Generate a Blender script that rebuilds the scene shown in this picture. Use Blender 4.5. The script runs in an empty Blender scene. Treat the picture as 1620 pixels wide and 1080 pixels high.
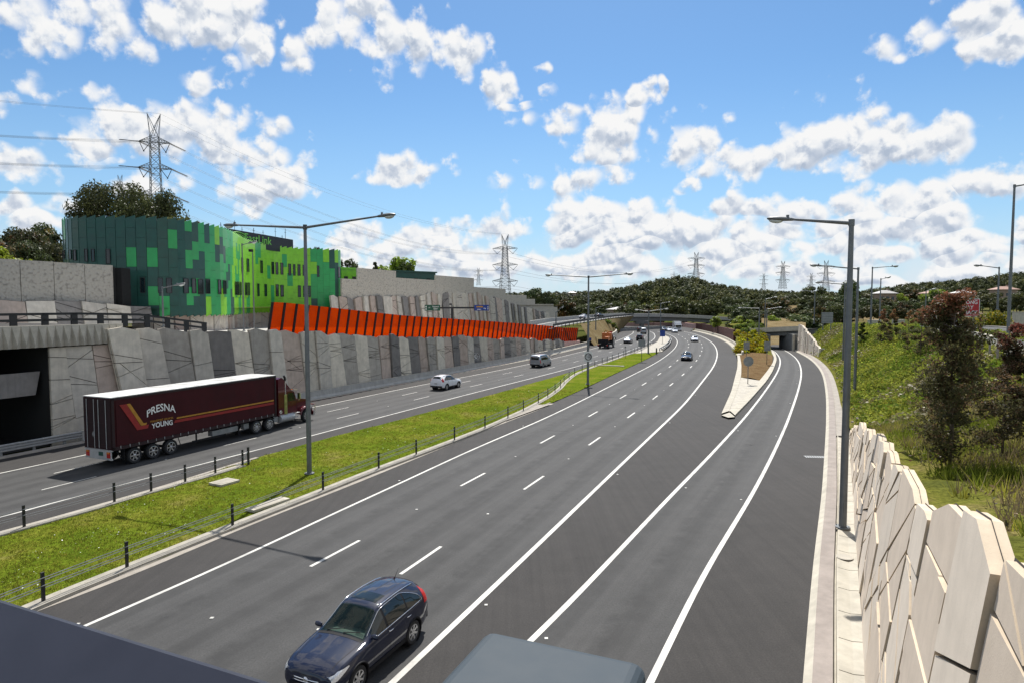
import bpy, math, random
import numpy as np
from mathutils import Vector, Matrix
from mathutils.geometry import tessellate_polygon

SC = bpy.context.scene
COL = SC.collection
rnd = random.Random(7)
R = np.random.default_rng(11)
rad = math.radians

# ------------------------------------------------------------------ camera survey
# the photograph was surveyed as: focal length 1040 px on a 1620 px wide frame,
# camera 9.9 m above the freeway, looking 3.3 degrees down.
FOC, CAMH = 1040.0, 9.9
PITCH = math.atan(60.0 / 1040.0)
CP, SP = math.cos(PITCH), math.sin(PITCH)


def ray(px, py):
    u = (px - 810.0) / FOC
    v = (540.0 - py) / FOC
    return Vector((u, CP + v * SP, v * CP - SP))


def G(px, py, z=0.0):
    """surveyed point on the level z"""
    d = ray(px, py)
    t = (z - CAMH) / d.z
    return Vector((d.x * t, d.y * t, z))


def at(px, py, Y):
    """surveyed point at a known distance Y"""
    d = ray(px, py)
    t = Y / d.y
    return Vector((d.x * t, Y, CAMH + d.z * t))


# ------------------------------------------------------------------ objects
def tag(o, label=None, cat=None, group=None, kind=None):
    if label: o['label'] = label
    if cat: o['category'] = cat
    if group: o['group'] = group
    if kind: o['kind'] = kind
    return o


def empty(name, loc=(0, 0, 0), rz=0.0):
    o = bpy.data.objects.new(name, None)
    COL.objects.link(o)
    o.location = loc
    o.rotation_euler = (0, 0, rz)
    o.empty_display_size = 0.3
    return o


def thing(name, label, cat, loc=(0, 0, 0), rz=0.0, group=None):
    return tag(empty(name, loc, rz), label, cat, group)


def kids(o):
    return [c for c in o.children]


def dup(root, loc=None, rz=None, label=None, group=None, scale=None):
    def rec(o, parent):
        c = o.copy()
        COL.objects.link(c)
        if parent is not None:
            c.parent = parent
        for ch in kids(o):
            rec(ch, c)
        return c
    c = rec(root, None)
    if loc is not None: c.location = loc
    if rz is not None: c.rotation_euler = (0, 0, rz)
    if label: c['label'] = label
    if group: c['group'] = group
    if scale is not None: c.scale = scale if hasattr(scale, '__len__') else (scale,) * 3
    return c


class MB:
    """collects faces, then links them as ONE mesh object"""

    def __init__(s):
        s.v, s.f, s.m, s.uv = [], [], [], []

    def add(s, pts, faces, mi=0):
        b = len(s.v)
        s.v += [tuple(p) for p in pts]
        for f in faces:
            s.f.append([b + i for i in f])
            s.m.append(mi)
            s.uv.append(None)
        return b

    def poly(s, pts, mi=0, uv=None):
        b = len(s.v)
        s.v += [tuple(p) for p in pts]
        s.f.append(list(range(b, b + len(pts))))
        s.m.append(mi)
        s.uv.append(uv)

    def box(s, c, size, rz=0.0, mi=0, M=None):
        hx, hy, hz = size[0] / 2, size[1] / 2, size[2] / 2
        P = [Vector((x, y, z)) for z in (-hz, hz) for y in (-hy, hy) for x in (-hx, hx)]
        if M is None:
            M = Matrix.Rotation(rz, 3, 'Z')
        P = [M @ p + Vector(c) for p in P]
        s.add(P, [(0, 2, 3, 1), (4, 5, 7, 6), (0, 1, 5, 4), (2, 6, 7, 3), (0, 4, 6, 2), (1, 3, 7, 5)], mi)

    def beam(s, a, b, w, h=None, mi=0, up=(0, 0, 1)):
        a, b = Vector(a), Vector(b)
        h = w if h is None else h
        d = (b - a)
        if d.length < 1e-6: return
        d.normalize()
        u = Vector(up)
        if abs(d.dot(u)) > .98: u = Vector((1, 0, 0))
        x = d.cross(u).normalized()
        y = x.cross(d).normalized()
        P = []
        for q in (a, b):
            for sy in (-1, 1):
                for sx in (-1, 1):
                    P.append(q + x * (sx * w / 2) + y * (sy * h / 2))
        s.add(P, [(0, 1, 3, 2), (4, 6, 7, 5), (0, 4, 5, 1), (2, 3, 7, 6), (0, 2, 6, 4), (1, 5, 7, 3)], mi)

    def tube(s, pts, r, n=8, mi=0, cap=True):
        pts = [Vector(p) for p in pts]
        rr = r if hasattr(r, '__len__') else [r] * len(pts)
        rings = []
        prev = None
        for i, p in enumerate(pts):
            t = (pts[min(i + 1, len(pts) - 1)] - pts[max(i - 1, 0)])
            t.normalize()
            if prev is None:
                u = Vector((0, 0, 1)) if abs(t.z) < .9 else Vector((1, 0, 0))
                x = t.cross(u).normalized()
            else:
                x = (prev - t * prev.dot(t)).normalized()
            prev = x
            y = t.cross(x)
            rings.append([p + (x * math.cos(2 * math.pi * k / n) + y * math.sin(2 * math.pi * k / n)) * rr[i] for k in range(n)])
        b = len(s.v)
        F = []
        for i in range(len(pts) - 1):
            for k in range(n):
                k2 = (k + 1) % n
                F.append((i * n + k, i * n + k2, (i + 1) * n + k2, (i + 1) * n + k))
        if cap:
            F.append(tuple(reversed(range(n))))
            F.append(tuple((len(pts) - 1) * n + k for k in range(n)))
        s.add([p for ring in rings for p in ring], F, mi)

    def lathe(s, prof, axis='z', n=20, c=(0, 0, 0), mi=0, close=False):
        """prof: list of (radius, height along the axis)"""
        P = []
        for (r, h) in prof:
            for k in range(n):
                a = 2 * math.pi * k / n
                x, y = r * math.cos(a), r * math.sin(a)
                q = {'z': (x, y, h), 'x': (h, x, y), 'y': (x, h, y)}[axis]
                P.append(Vector(q) + Vector(c))
        F = []
        m = len(prof)
        for i in range(m if close else m - 1):
            j = (i + 1) % m
            for k in range(n):
                k2 = (k + 1) % n
                F.append((i * n + k, i * n + k2, j * n + k2, j * n + k))
        s.add(P, F, mi)

    def prism(s, poly, a, b, mi=0):
        """poly: convex or simple list of points; extruded by the vector b from offset a"""
        a, b = Vector(a), Vector(b)
        P0 = [Vector(p) + a for p in poly]
        P1 = [p + b for p in P0]
        n = len(poly)
        s.poly(list(reversed(P0)), mi)
        s.poly(P1, mi)
        for i in range(n):
            j = (i + 1) % n
            s.poly([P0[i], P0[j], P1[j], P1[i]], mi)

    def grid(s, rows, mi=0, uv=None, flip=False):
        nr, nc = len(rows), len(rows[0])
        b = len(s.v)
        for r_ in rows:
            s.v += [tuple(p) for p in r_]
        for i in range(nr - 1):
            for j in range(nc - 1):
                q = [b + i * nc + j, b + i * nc + j + 1, b + (i + 1) * nc + j + 1, b + (i + 1) * nc + j]
                w = None
                if uv is not None:
                    w = [uv[i][j], uv[i][j + 1], uv[i + 1][j + 1], uv[i + 1][j]]
                if flip:
                    q = q[::-1]
                    w = w[::-1] if w else None
                s.f.append(q); s.m.append(mi); s.uv.append(w)

    def build(s, name, mats, parent=None, smooth=False, world=False, angle=None):
        me = bpy.data.meshes.new(name)
        V = s.v
        if world and parent is not None:
            L = parent.location
            V = [(p[0] - L.x, p[1] - L.y, p[2] - L.z) for p in V]
        me.from_pydata(V, [], s.f)
        if not isinstance(mats, (list, tuple)): mats = [mats]
        for m in mats: me.materials.append(m)
        me.polygons.foreach_set('material_index', s.m)
        if any(u is not None for u in s.uv):
            lay = me.uv_layers.new(name='UVMap')
            k = 0
            for f, u in zip(s.f, s.uv):
                for i in range(len(f)):
                    lay.data[k].uv = u[i] if u is not None else (0, 0)
                    k += 1
        if smooth:
            me.polygons.foreach_set('use_smooth', [True] * len(s.f))
            if angle is not None:
                me.set_sharp_from_angle(angle=rad(angle))
        me.update()
        o = bpy.data.objects.new(name, me)
        COL.objects.link(o)
        if parent is not None: o.parent = parent
        return o


def np_mesh(name, V, F, mats, midx=None, parent=None, smooth=False):
    """fast mesh from numpy arrays; F is (n,3) or (n,4)"""
    me = bpy.data.meshes.new(name)
    n, k = F.shape
    me.vertices.add(len(V))
    me.vertices.foreach_set('co', np.asarray(V, dtype=np.float32).ravel())
    me.loops.add(n * k)
    me.loops.foreach_set('vertex_index', F.astype(np.int32).ravel())
    me.polygons.add(n)
    me.polygons.foreach_set('loop_start', np.arange(0, n * k, k, dtype=np.int32))
    me.polygons.foreach_set('loop_total', np.full(n, k, dtype=np.int32))
    if not isinstance(mats, (list, tuple)): mats = [mats]
    for m in mats: me.materials.append(m)
    if midx is not None:
        me.polygons.foreach_set('material_index', np.asarray(midx, dtype=np.int32))
    if smooth:
        me.polygons.foreach_set('use_smooth', np.ones(n, dtype=bool))
    me.update(calc_edges=True)
    o = bpy.data.objects.new(name, me)
    COL.objects.link(o)
    if parent is not None: o.parent = parent
    return o


def text_mesh(txt, size, bold=0.0, spacing=1.0):
    """flat glyph outlines as (verts, faces), lying in the XY plane, centred"""
    cu = bpy.data.curves.new('lettering', 'FONT')
    cu.body = txt
    cu.size = size
    cu.offset = bold
    cu.space_character = spacing
    cu.align_x = 'CENTER'
    cu.align_y = 'CENTER'
    cu.resolution_u = 3
    o = bpy.data.objects.new('lettering', cu)
    COL.objects.link(o)
    bpy.context.view_layer.update()
    dg = bpy.context.evaluated_depsgraph_get()
    me = bpy.data.meshes.new_from_object(o.evaluated_get(dg))
    V = [v.co.copy() for v in me.vertices]
    Fc = [list(p.vertices) for p in me.polygons]
    bpy.data.objects.remove(o)
    bpy.data.curves.remove(cu)
    bpy.data.meshes.remove(me)
    return V, Fc


# ------------------------------------------------------------------ curves on the ground
def resample(P, ds=1.0):
    P = np.array([[p[0], p[1]] for p in P], float)
    s = np.concatenate([[0], np.cumsum(np.hypot(*np.diff(P, axis=0).T))])
    n = max(2, int(s[-1] / ds) + 1)
    t = np.linspace(0, s[-1], n)
    return np.stack([np.interp(t, s, P[:, 0]), np.interp(t, s, P[:, 1])], 1)


def smooth_curve(P, ds=1.0, k=0.06, back=0.0, fwd=0.0, base=1.2):
    """even spacing plus smoothing that grows with the distance from the surveyor"""
    P = [np.array([p[0], p[1]], float) for p in P]
    if back:
        d = P[0] - P[1]
        P = [P[0] + d / np.linalg.norm(d) * back] + P
    if fwd:
        d = P[-1] - P[-2]
        P = P + [P[-1] + d / np.linalg.norm(d) * fwd]
    Q = resample(P, ds)
    n = len(Q)
    out = Q.copy()
    S = np.arange(n) * ds
    for i in range(n):
        sg = base + max(0.0, Q[i, 1]) * k
        sg = min(sg, max(0.2, min(S[i], S[-1] - S[i]) * 0.5))
        w = np.exp(-0.5 * ((S - S[i]) / sg) ** 2)
        w /= w.sum()
        out[i] = (w[:, None] * Q).sum(0)
    return resample(out, ds)


def normals(C):
    t = np.gradient(C, axis=0)
    t /= np.linalg.norm(t, axis=1)[:, None] + 1e-9
    return np.stack([t[:, 1], -t[:, 0]], 1)


def offset(C, d):
    return C + normals(C) * (d if np.isscalar(d) else np.asarray(d)[:, None])


def even(C, n):
    s = np.concatenate([[0], np.cumsum(np.hypot(*np.diff(C, axis=0).T))])
    t = np.linspace(0, s[-1], n)
    return np.stack([np.interp(t, s, C[:, 0]), np.interp(t, s, C[:, 1])], 1)


def clen(C):
    return np.concatenate([[0], np.cumsum(np.hypot(*np.diff(C, axis=0).T))])


def cat_at(C, s):
    S = clen(C)
    x = np.interp(s, S, C[:, 0]); y = np.interp(s, S, C[:, 1])
    return np.array([x, y])


def near_s(C, p):
    d = np.hypot(C[:, 0] - p[0], C[:, 1] - p[1])
    return clen(C)[int(d.argmin())]


def sub_curve(C, s0, s1, ds=1.0):
    n = max(2, int((s1 - s0) / ds) + 1)
    return np.array([cat_at(C, s) for s in np.linspace(s0, s1, n)])


def px_curve(pts, z=0.0, **kw):
    return smooth_curve([G(x, y, z) for x, y in pts], **kw)


def strip(mb, L, Rr, z, n=None, mi=0, cols=1, u=(0, 1), zf=None):
    n = n or max(len(L), len(Rr))
    A, B = even(L, n), even(Rr, n)
    sv = clen((A + B) / 2)
    rows, uvs = [], []
    for i in range(n):
        r_, w = [], []
        for j in range(cols + 1):
            t = j / cols
            p = A[i] * (1 - t) + B[i] * t
            zz = z if zf is None else zf(p[0], p[1], t)
            r_.append((p[0], p[1], zz))
            w.append((u[0] + (u[1] - u[0]) * t, sv[i]))
        rows.append(r_); uvs.append(w)
    mb.grid(rows, mi, uvs)


def sweep(mb, C, prof, z0=0.0, mi=0, zc=None, cap=True):
    """prof: list of (offset to the right, height); swept along the ground curve"""
    N = normals(C)
    rows = []
    for i in range(len(C)):
        zb = z0 if zc is None else zc[i]
        rows.append([(C[i, 0] + N[i, 0] * d, C[i, 1] + N[i, 1] * d, zb + h) for d, h in prof])
    mb.grid(rows, mi, flip=False)
    if cap:
        mb.poly(rows[0], mi)
        mb.poly(rows[-1][::-1], mi)
# ------------------------------------------------------------------ materials
class NT:
    def __init__(s, tree):
        s.t = tree

    def n(s, typ, **kw):
        nd = s.t.nodes.new(typ)
        for k, v in kw.items():
            setattr(nd, k, v)
        return nd

    def link(s, a, b):
        s.t.links.new(a, b)

    def val(s, sock, x):
        if hasattr(x, 'node'):
            s.t.links.new(x, sock)
        else:
            sock.default_value = x

    def math(s, op, a, b=0.0, c=None, clamp=False):
        nd = s.n('ShaderNodeMath', operation=op, use_clamp=clamp)
        s.val(nd.inputs[0], a); s.val(nd.inputs[1], b)
        if c is not None: s.val(nd.inputs[2], c)
        return nd.outputs[0]

    def vmath(s, op, a, b=(0, 0, 0)):
        nd = s.n('ShaderNodeVectorMath', operation=op)
        s.val(nd.inputs[0], a); s.val(nd.inputs[1], b)
        return nd.outputs[1] if op in ('LENGTH', 'DOT_PRODUCT') else nd.outputs[0]

    def noise(s, vec, scale, detail=4, rough=.55, dim='3D'):
        nd = s.n('ShaderNodeTexNoise', noise_dimensions=dim)
        s.link(vec, nd.inputs['Vector'])
        nd.inputs['Scale'].default_value = scale
        nd.inputs['Detail'].default_value = detail
        nd.inputs['Roughness'].default_value = rough
        return nd.outputs[0]

    def ramp(s, fac, stops):
        nd = s.n('ShaderNodeValToRGB')
        el = nd.color_ramp.elements
        while len(el) > 1: el.remove(el[-1])
        el[0].position = stops[0][0]; el[0].color = c4(stops[0][1])
        for p, c in stops[1:]:
            e = el.new(p); e.color = c4(c)
        s.link(fac, nd.inputs[0])
        return nd.outputs[0]

    def mix(s, fac, a, b, typ='MIX'):
        nd = s.n('ShaderNodeMix', data_type='RGBA', blend_type=typ)
        s.val(nd.inputs[0], fac)
        s.val(nd.inputs[6], a if hasattr(a, 'node') else c4(a))
        s.val(nd.inputs[7], b if hasattr(b, 'node') else c4(b))
        return nd.outputs[2]

    def maprange(s, x, a, b, c=0.0, d=1.0, typ='LINEAR'):
        nd = s.n('ShaderNodeMapRange', interpolation_type=typ)
        s.val(nd.inputs[0], x)
        for i, q in enumerate((a, b, c, d)): s.val(nd.inputs[1 + i], q)
        return nd.outputs[0]


def c4(c):
    if not hasattr(c, '__len__'): return (c, c, c, 1)
    return (c[0], c[1], c[2], 1.0)


def base_mat(name):
    m = bpy.data.materials.new(name)
    m.use_nodes = True
    nt = NT(m.node_tree)
    b = m.node_tree.nodes['Principled BSDF']
    tc = nt.n('ShaderNodeTexCoord').outputs['Object']
    return m, nt, b, tc


def bump(nt, b, h, strength=.3, dist=.02):
    bp = nt.n('ShaderNodeBump')
    bp.inputs['Strength'].default_value = strength
    bp.inputs['Distance'].default_value = dist
    nt.link(h, bp.inputs['Height'])
    nt.link(bp.outputs[0], b.inputs['Normal'])


def pm(name, col, rough=.6, metal=0.0, var=.15, scale=3.0, bmp=0.0, bdist=.01, coat=0.0, spec=.5, rand=0.0, detail=6, dirt=None):
    """painted or plain surface whose colour varies gently by noise"""
    m, nt, b, tc = base_mat(name)
    f = nt.noise(tc, scale, detail)
    lo = tuple(max(0, c * (1 - var)) for c in col)
    hi = tuple(min(1, c * (1 + var)) for c in col)
    c = nt.ramp(f, [(.3, lo), (.7, hi)])
    if dirt is not None:
        g = nt.noise(tc, scale * .23, 5, .65)
        c = nt.mix(nt.maprange(g, .48, .72), c, dirt)
    if rand:
        oi = nt.n('ShaderNodeObjectInfo').outputs['Random']
        k = nt.maprange(oi, 0, 1, 1 - rand, 1 + rand)
        c = nt.mix(1.0, c, nt.n('ShaderNodeCombineColor').outputs[0], 'MULTIPLY') if False else c
        hs = nt.n('ShaderNodeHueSaturation')
        nt.link(c, hs.inputs['Color']); nt.link(k, hs.inputs['Value'])
        c = hs.outputs[0]
    nt.link(c, b.inputs['Base Color'])
    r_ = nt.maprange(f, .3, .7, max(0, rough - .06), min(1, rough + .06))
    nt.link(r_, b.inputs['Roughness'])
    b.inputs['Metallic'].default_value = metal
    b.inputs['Specular IOR Level'].default_value = spec
    if coat:
        b.inputs['Coat Weight'].default_value = coat
        b.inputs['Coat Roughness'].default_value = .04
    if bmp:
        bump(nt, b, nt.noise(tc, scale * 6, 8, .6), bmp, bdist)
    return m


def asphalt(name, lo, hi, tracks=0.0, lanes=3):
    m, nt, b, tc = base_mat(name)
    grain = nt.noise(tc, 17, 4, .85)
    mid = nt.noise(tc, 1.1, 6, .6)
    big = nt.noise(tc, .09, 4, .55)
    c = nt.ramp(grain, [(.28, lo), (.5, tuple((a + q) / 2 for a, q in zip(lo, hi))), (.74, hi)])
    c = nt.mix(nt.maprange(mid, .35, .7, 0, .35), c, tuple(a * .75 for a in lo))
    c = nt.mix(nt.maprange(big, .4, .65, 0, .25), c, hi)
    uvn = nt.n('ShaderNodeUVMap')
    sx = nt.n('ShaderNodeSeparateXYZ')
    nt.link(uvn.outputs[0], sx.inputs[0])
    # long streaks left by traffic and by the paver, fixed to the lanes
    cb = nt.n('ShaderNodeCombineXYZ')
    nt.link(nt.math('MULTIPLY', sx.outputs[0], 7.0), cb.inputs[0])
    nt.link(nt.math('MULTIPLY', sx.outputs[1], .035), cb.inputs[1])
    st = nt.noise(cb.outputs[0], 1.6, 4, .6)
    c = nt.mix(nt.maprange(st, .42, .66, 0, .30), c, tuple(a * .62 for a in lo))
    if tracks:
        w = nt.math('SINE', nt.math('MULTIPLY', sx.outputs[0], 2 * math.pi * 2))
        w = nt.maprange(w, -.2, 1.0, 0, tracks, 'SMOOTHSTEP')
        w = nt.math('MULTIPLY', w, nt.maprange(mid, .25, .75, .5, 1.2))
        c = nt.mix(w, c, tuple(a * .55 for a in lo))
        # oil dripped down the middle of each lane
        fr = nt.math('FRACT', sx.outputs[0])
        oil = nt.maprange(nt.math('ABSOLUTE', nt.math('SUBTRACT', fr, .5)), .02, .13, 1, 0, 'SMOOTHSTEP')
        oil = nt.math('MULTIPLY', oil, nt.maprange(nt.noise(tc, .8, 6, .7), .42, .62, 0, .7))
        c = nt.mix(oil, c, tuple(a * .5 for a in lo))
    spots = nt.maprange(nt.noise(tc, 2.6, 3, .5), .70, .76, 0, .55)
    c = nt.mix(spots, c, tuple(a * .4 for a in lo))
    nt.link(c, b.inputs['Base Color'])
    b.inputs['Roughness'].default_value = .90
    b.inputs['Specular IOR Level'].default_value = .75 if tracks else .5
    bump(nt, b, grain, .35, .012)
    return m


def grass_mat(name, cols, flowers=False, scale=.5):
    m, nt, b, tc = base_mat(name)
    big = nt.noise(tc, scale, 5, .6)
    fine = nt.noise(tc, 9, 6, .7)
    c = nt.ramp(big, [(.3, cols[0]), (.48, cols[1]), (.6, cols[2]), (.74, cols[3])])
    c = nt.mix(nt.maprange(fine, .4, .62, 0, .75), c, tuple(a * .42 for a in cols[0]))
    if flowers:
        v = nt.n('ShaderNodeTexVoronoi')
        nt.link(tc, v.inputs['Vector'])
        v.inputs['Scale'].default_value = 5.5
        msk = nt.math('LESS_THAN', v.outputs['Distance'], .13)
        msk = nt.math('MULTIPLY', msk, nt.maprange(nt.noise(tc, .35, 3), .5, .62, 0, .35))
        c = nt.mix(msk, c, (.75, .75, .66))
    nt.link(c, b.inputs['Base Color'])
    b.inputs['Roughness'].default_value = .85
    b.inputs['Specular IOR Level'].default_value = .0
    bump(nt, b, fine, .8, .06)
    return m


def leaf_mat(name, col, var=.45, trans=.35, rough=.5, spec=.3, rand=.25, tcol=None):
    m, nt, b, tc = base_mat(name)
    geo = nt.n('ShaderNodeNewGeometry')
    rpi = geo.outputs['Random Per Island']
    lo = tuple(c * (1 - var) for c in col)
    hi = tuple(c * (1 + var) for c in col)
    c = nt.ramp(rpi, [(0, lo), (.6, col), (1, hi)])
    n2 = nt.noise(tc, .35, 3)
    c = nt.mix(nt.maprange(n2, .42, .65, 0, .6), c, tuple(a * .5 for a in col))
    oi = nt.n('ShaderNodeObjectInfo').outputs['Random']
    hs = nt.n('ShaderNodeHueSaturation')
    nt.link(c, hs.inputs['Color'])
    nt.link(nt.maprange(oi, 0, 1, 1 - rand, 1 + rand), hs.inputs['Value'])
    nt.link(nt.maprange(oi, 0, 1, .47, .53), hs.inputs['Hue'])
    c = hs.outputs[0]
    nt.link(c, b.inputs['Base Color'])
    b.inputs['Roughness'].default_value = rough
    b.inputs['Specular IOR Level'].default_value = spec
    tr = nt.n('ShaderNodeBsdfTranslucent')
    if tcol is None:
        nt.link(c, tr.inputs[0])
    else:
        tr.inputs[0].default_value = c4(tcol)
    mx = nt.n('ShaderNodeMixShader')
    mx.inputs[0].default_value = trans
    out = m.node_tree.nodes['Material Output']
    nt.link(b.outputs[0], mx.inputs[1]); nt.link(tr.outputs[0], mx.inputs[2])
    nt.link(mx.outputs[0], out.inputs[0])
    return m


def carpaint(name, col, metal=.3, rough=.32, coat=1.0):
    m, nt, b, tc = base_mat(name)
    f = nt.noise(tc, 400, 2)
    c = nt.ramp(f, [(.35, tuple(a * .85 for a in col)), (.65, tuple(min(1, a * 1.2) for a in col))])
    d = nt.noise(tc, 1.7, 5, .65)
    c = nt.mix(nt.maprange(d, .55, .8, 0, .12), c, (.25, .23, .2))
    nt.link(c, b.inputs['Base Color'])
    b.inputs['Metallic'].default_value = metal
    b.inputs['Roughness'].default_value = rough
    b.inputs['Specular IOR Level'].default_value = .06
    b.inputs['Coat Weight'].default_value = coat
    b.inputs['Coat Roughness'].default_value = .03
    return m


def glass_mat(name, tint=(.05, .07, .06), clear=.0, rough=.03):
    m, nt, b, tc = base_mat(name)
    f = nt.noise(tc, 2.0, 3)
    c = nt.ramp(f, [(.3, tuple(a * .7 for a in tint)), (.7, tint)])
    nt.link(c, b.inputs['Base Color'])
    b.inputs['Roughness'].default_value = rough
    b.inputs['Specular IOR Level'].default_value = .6
    if clear:
        tr = nt.n('ShaderNodeBsdfTransparent')
        tr.inputs[0].default_value = (.75, .85, .8, 1)
        mx = nt.n('ShaderNodeMixShader')
        mx.inputs[0].default_value = clear
        out = m.node_tree.nodes['Material Output']
        nt.link(b.outputs[0], mx.inputs[1]); nt.link(tr.outputs[0], mx.inputs[2])
        nt.link(mx.outputs[0], out.inputs[0])
    return m


def orange_mat():
    m, nt, b, tc = base_mat('orange_acrylic')
    f = nt.noise(tc, .8, 4)
    c = nt.ramp(f, [(.3, (.62, .125, .004)), (.7, (.74, .165, .006))])
    nt.link(c, b.inputs['Base Color'])
    b.inputs['Roughness'].default_value = .08
    out = m.node_tree.nodes['Material Output']
    tl = nt.n('ShaderNodeBsdfTranslucent'); nt.link(c, tl.inputs[0])
    tp = nt.n('ShaderNodeBsdfTransparent'); tp.inputs[0].default_value = (.90, .26, .016, 1)
    m1 = nt.n('ShaderNodeMixShader'); m1.inputs[0].default_value = .55
    nt.link(b.outputs[0], m1.inputs[1]); nt.link(tl.outputs[0], m1.inputs[2])
    m2 = nt.n('ShaderNodeMixShader'); m2.inputs[0].default_value = .50
    nt.link(m1.outputs[0], m2.inputs[1]); nt.link(tp.outputs[0], m2.inputs[2])
    nt.link(m2.outputs[0], out.inputs[0])
    return m


def concrete(name, col, var=.18, streak=.35, rough=.85, scale=1.4, rand=.12, bmp=.25):
    """cast concrete: cloudy tone, fine pits and rain streaks running down"""
    m, nt, b, tc = base_mat(name)
    f = nt.noise(tc, scale, 7, .62)
    c = nt.ramp(f, [(.3, tuple(a * (1 - var) for a in col)), (.7, tuple(min(1, a * (1 + var)) for a in col))])
    mp = nt.n('ShaderNodeMapping')
    mp.inputs['Scale'].default_value = (3.2, 3.2, .22)
    nt.link(tc, mp.inputs[0])
    st = nt.noise(mp.outputs[0], 1.0, 5, .6)
    c = nt.mix(nt.maprange(st, .5, .75, 0, streak), c, tuple(a * .55 for a in col))
    fine = nt.noise(tc, 35, 3, .7)
    c = nt.mix(nt.maprange(fine, .55, .75, 0, .3), c, tuple(a * .6 for a in col))
    oi = nt.n('ShaderNodeObjectInfo').outputs['Random']
    hs = nt.n('ShaderNodeHueSaturation')
    nt.link(c, hs.inputs['Color'])
    nt.link(nt.maprange(oi, 0, 1, 1 - rand, 1 + rand), hs.inputs['Value'])
    nt.link(hs.outputs[0], b.inputs['Base Color'])
    b.inputs['Roughness'].default_value = rough
    b.inputs['Specular IOR Level'].default_value = .25
    bump(nt, b, fine, bmp, .01)
    return m


def rock_face(name, col):
    """rough cast noise-wall face with a pebbled pattern"""
    m, nt, b, tc = base_mat(name)
    v = nt.n('ShaderNodeTexVoronoi', feature='SMOOTH_F1')
    nt.link(tc, v.inputs['Vector'])
    v.inputs['Scale'].default_value = 4.6
    f = nt.noise(tc, 5, 6, .7)
    h = nt.math('ADD', nt.math('MULTIPLY', v.outputs['Distance'], 1.0), nt.math('MULTIPLY', f, .5))
    c = nt.ramp(h, [(.35, tuple(a * 1.1 for a in col)), (.75, col), (.95, tuple(a * .66 for a in col))])
    nt.link(c, b.inputs['Base Color'])
    b.inputs['Roughness'].default_value = .9
    bump(nt, b, h, .8, .09)
    return m


M = {}
M['lane'] = asphalt('lane_asphalt', (.0095, .0095, .0096), (.060, .0594, .058), tracks=.55)
M['shoulder'] = asphalt('shoulder_asphalt', (.0085, .0077, .0073), (.046, .042, .0395))
M['line'] = pm('line_paint', (.52, .51, .47), .6, var=.10, scale=2.5, dirt=(.30, .29, .27))
M['conc'] = concrete('pale_concrete', (.36, .335, .285))
M['conc_kerb'] = concrete('kerb_concrete', (.33, .30, .26), streak=.15)
M['conc_pink'] = concrete('pinkish_concrete', (.30, .262, .235), streak=.15)
M['conc_bar'] = concrete('barrier_concrete', (.38, .37, .345))
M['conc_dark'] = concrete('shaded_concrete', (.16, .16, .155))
M['channel'] = concrete('drain_concrete', (.42, .39, .325), streak=.1)
M['pan0'] = concrete('panel_grey', (.55, .505, .43))  # panels differ in concrete tone; contrast widened to paint in light and shade
M['pan1'] = concrete('panel_warm', (.48, .39, .325))
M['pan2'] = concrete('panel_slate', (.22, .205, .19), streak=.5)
M['pan3'] = concrete('panel_buff', (.60, .545, .45))
M['pan4'] = concrete('panel_mid', (.38, .35, .305), streak=.4)
M['joint'] = pm('open_joint', (.035, .032, .03), .95)
M['rp0'] = concrete('white_panel', (.63, .555, .465), var=.08, streak=.18, rand=.05)
M['rp1'] = concrete('blush_panel', (.57, .485, .395), var=.08, streak=.18, rand=.05)
M['redge'] = concrete('sandy_edge', (.52, .43, .32), var=.15, streak=.1)
M['rock'] = rock_face('pebbled_concrete', (.40, .375, .325))
M['rock2'] = rock_face('smooth_noise_wall', (.48, .44, .37))
M['black'] = pm('black_void', (.006, .006, .006), .95)
M['shadeblack'] = pm('shade_black_concrete', (.018, .018, .017), .95)  # near-black colour stands in for the deep shade inside the underpass
M['steel'] = pm('galvanised_steel', (.42, .43, .43), .5, .4, .12, 6)
M['polesteel'] = pm('grey_pole_steel', (.16, .17, .175), .5, .55, .15, 3)
M['darksteel'] = pm('black_steel', (.02, .02, .021), .5, .2)
M['rail_blue'] = pm('blue_grey_paint', (.046, .060, .073), .6, 0, .08, 14, bmp=.06, bdist=.002, dirt=(.062, .074, .084), spec=.15)
M['rail_dark'] = pm('slate_paint', (.030, .034, .050), .55, 0, .08, 14, bmp=.06, bdist=.002, spec=.15)
M['lamp'] = pm('lamp_lens', (.55, .58, .58), .15, 0, .1, 5)
M['pylon'] = pm('lattice_steel', (.19, .195, .20), .6, .4)
M['cable'] = pm('cable_metal', (.16, .17, .18), .6, .3)
M['median'] = grass_mat('median_grass', [(.082, .128, .012), (.130, .172, .016), (.180, .190, .028), (.24, .195, .075)], True, .32)
M['bankground'] = grass_mat('bank_ground', [(.09, .10, .025), (.15, .155, .03), (.20, .17, .06), (.20, .15, .09)], False, .4)
M['field'] = grass_mat('field_grass', [(.05, .07, .02), (.09, .10, .03), (.16, .13, .06), (.22, .165, .09)], False, .03)
M['mulch'] = grass_mat('brown_mulch', [(.12, .075, .04), (.17, .115, .06), (.20, .14, .08), (.16, .17, .04)], False, .8)
M['drybank'] = grass_mat('dry_bank', [(.17, .13, .065), (.23, .175, .095), (.27, .215, .125), (.13, .13, .04)], False, .25)
M['orange'] = orange_mat()
M['post_dark'] = pm('screen_post', (.006, .004, .004), .7, 0)
M['rust'] = concrete('rust_wall', (.10, .036, .028), streak=.4)
M['pinkwall'] = concrete('pink_wall', (.55, .36, .31))
M['tyre'] = pm('tyre_rubber', (.016, .016, .017), .8, 0, .3, 20)
M['alloy'] = pm('alloy_rim', (.52, .52, .53), .3, .85, .1, 10)
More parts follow.
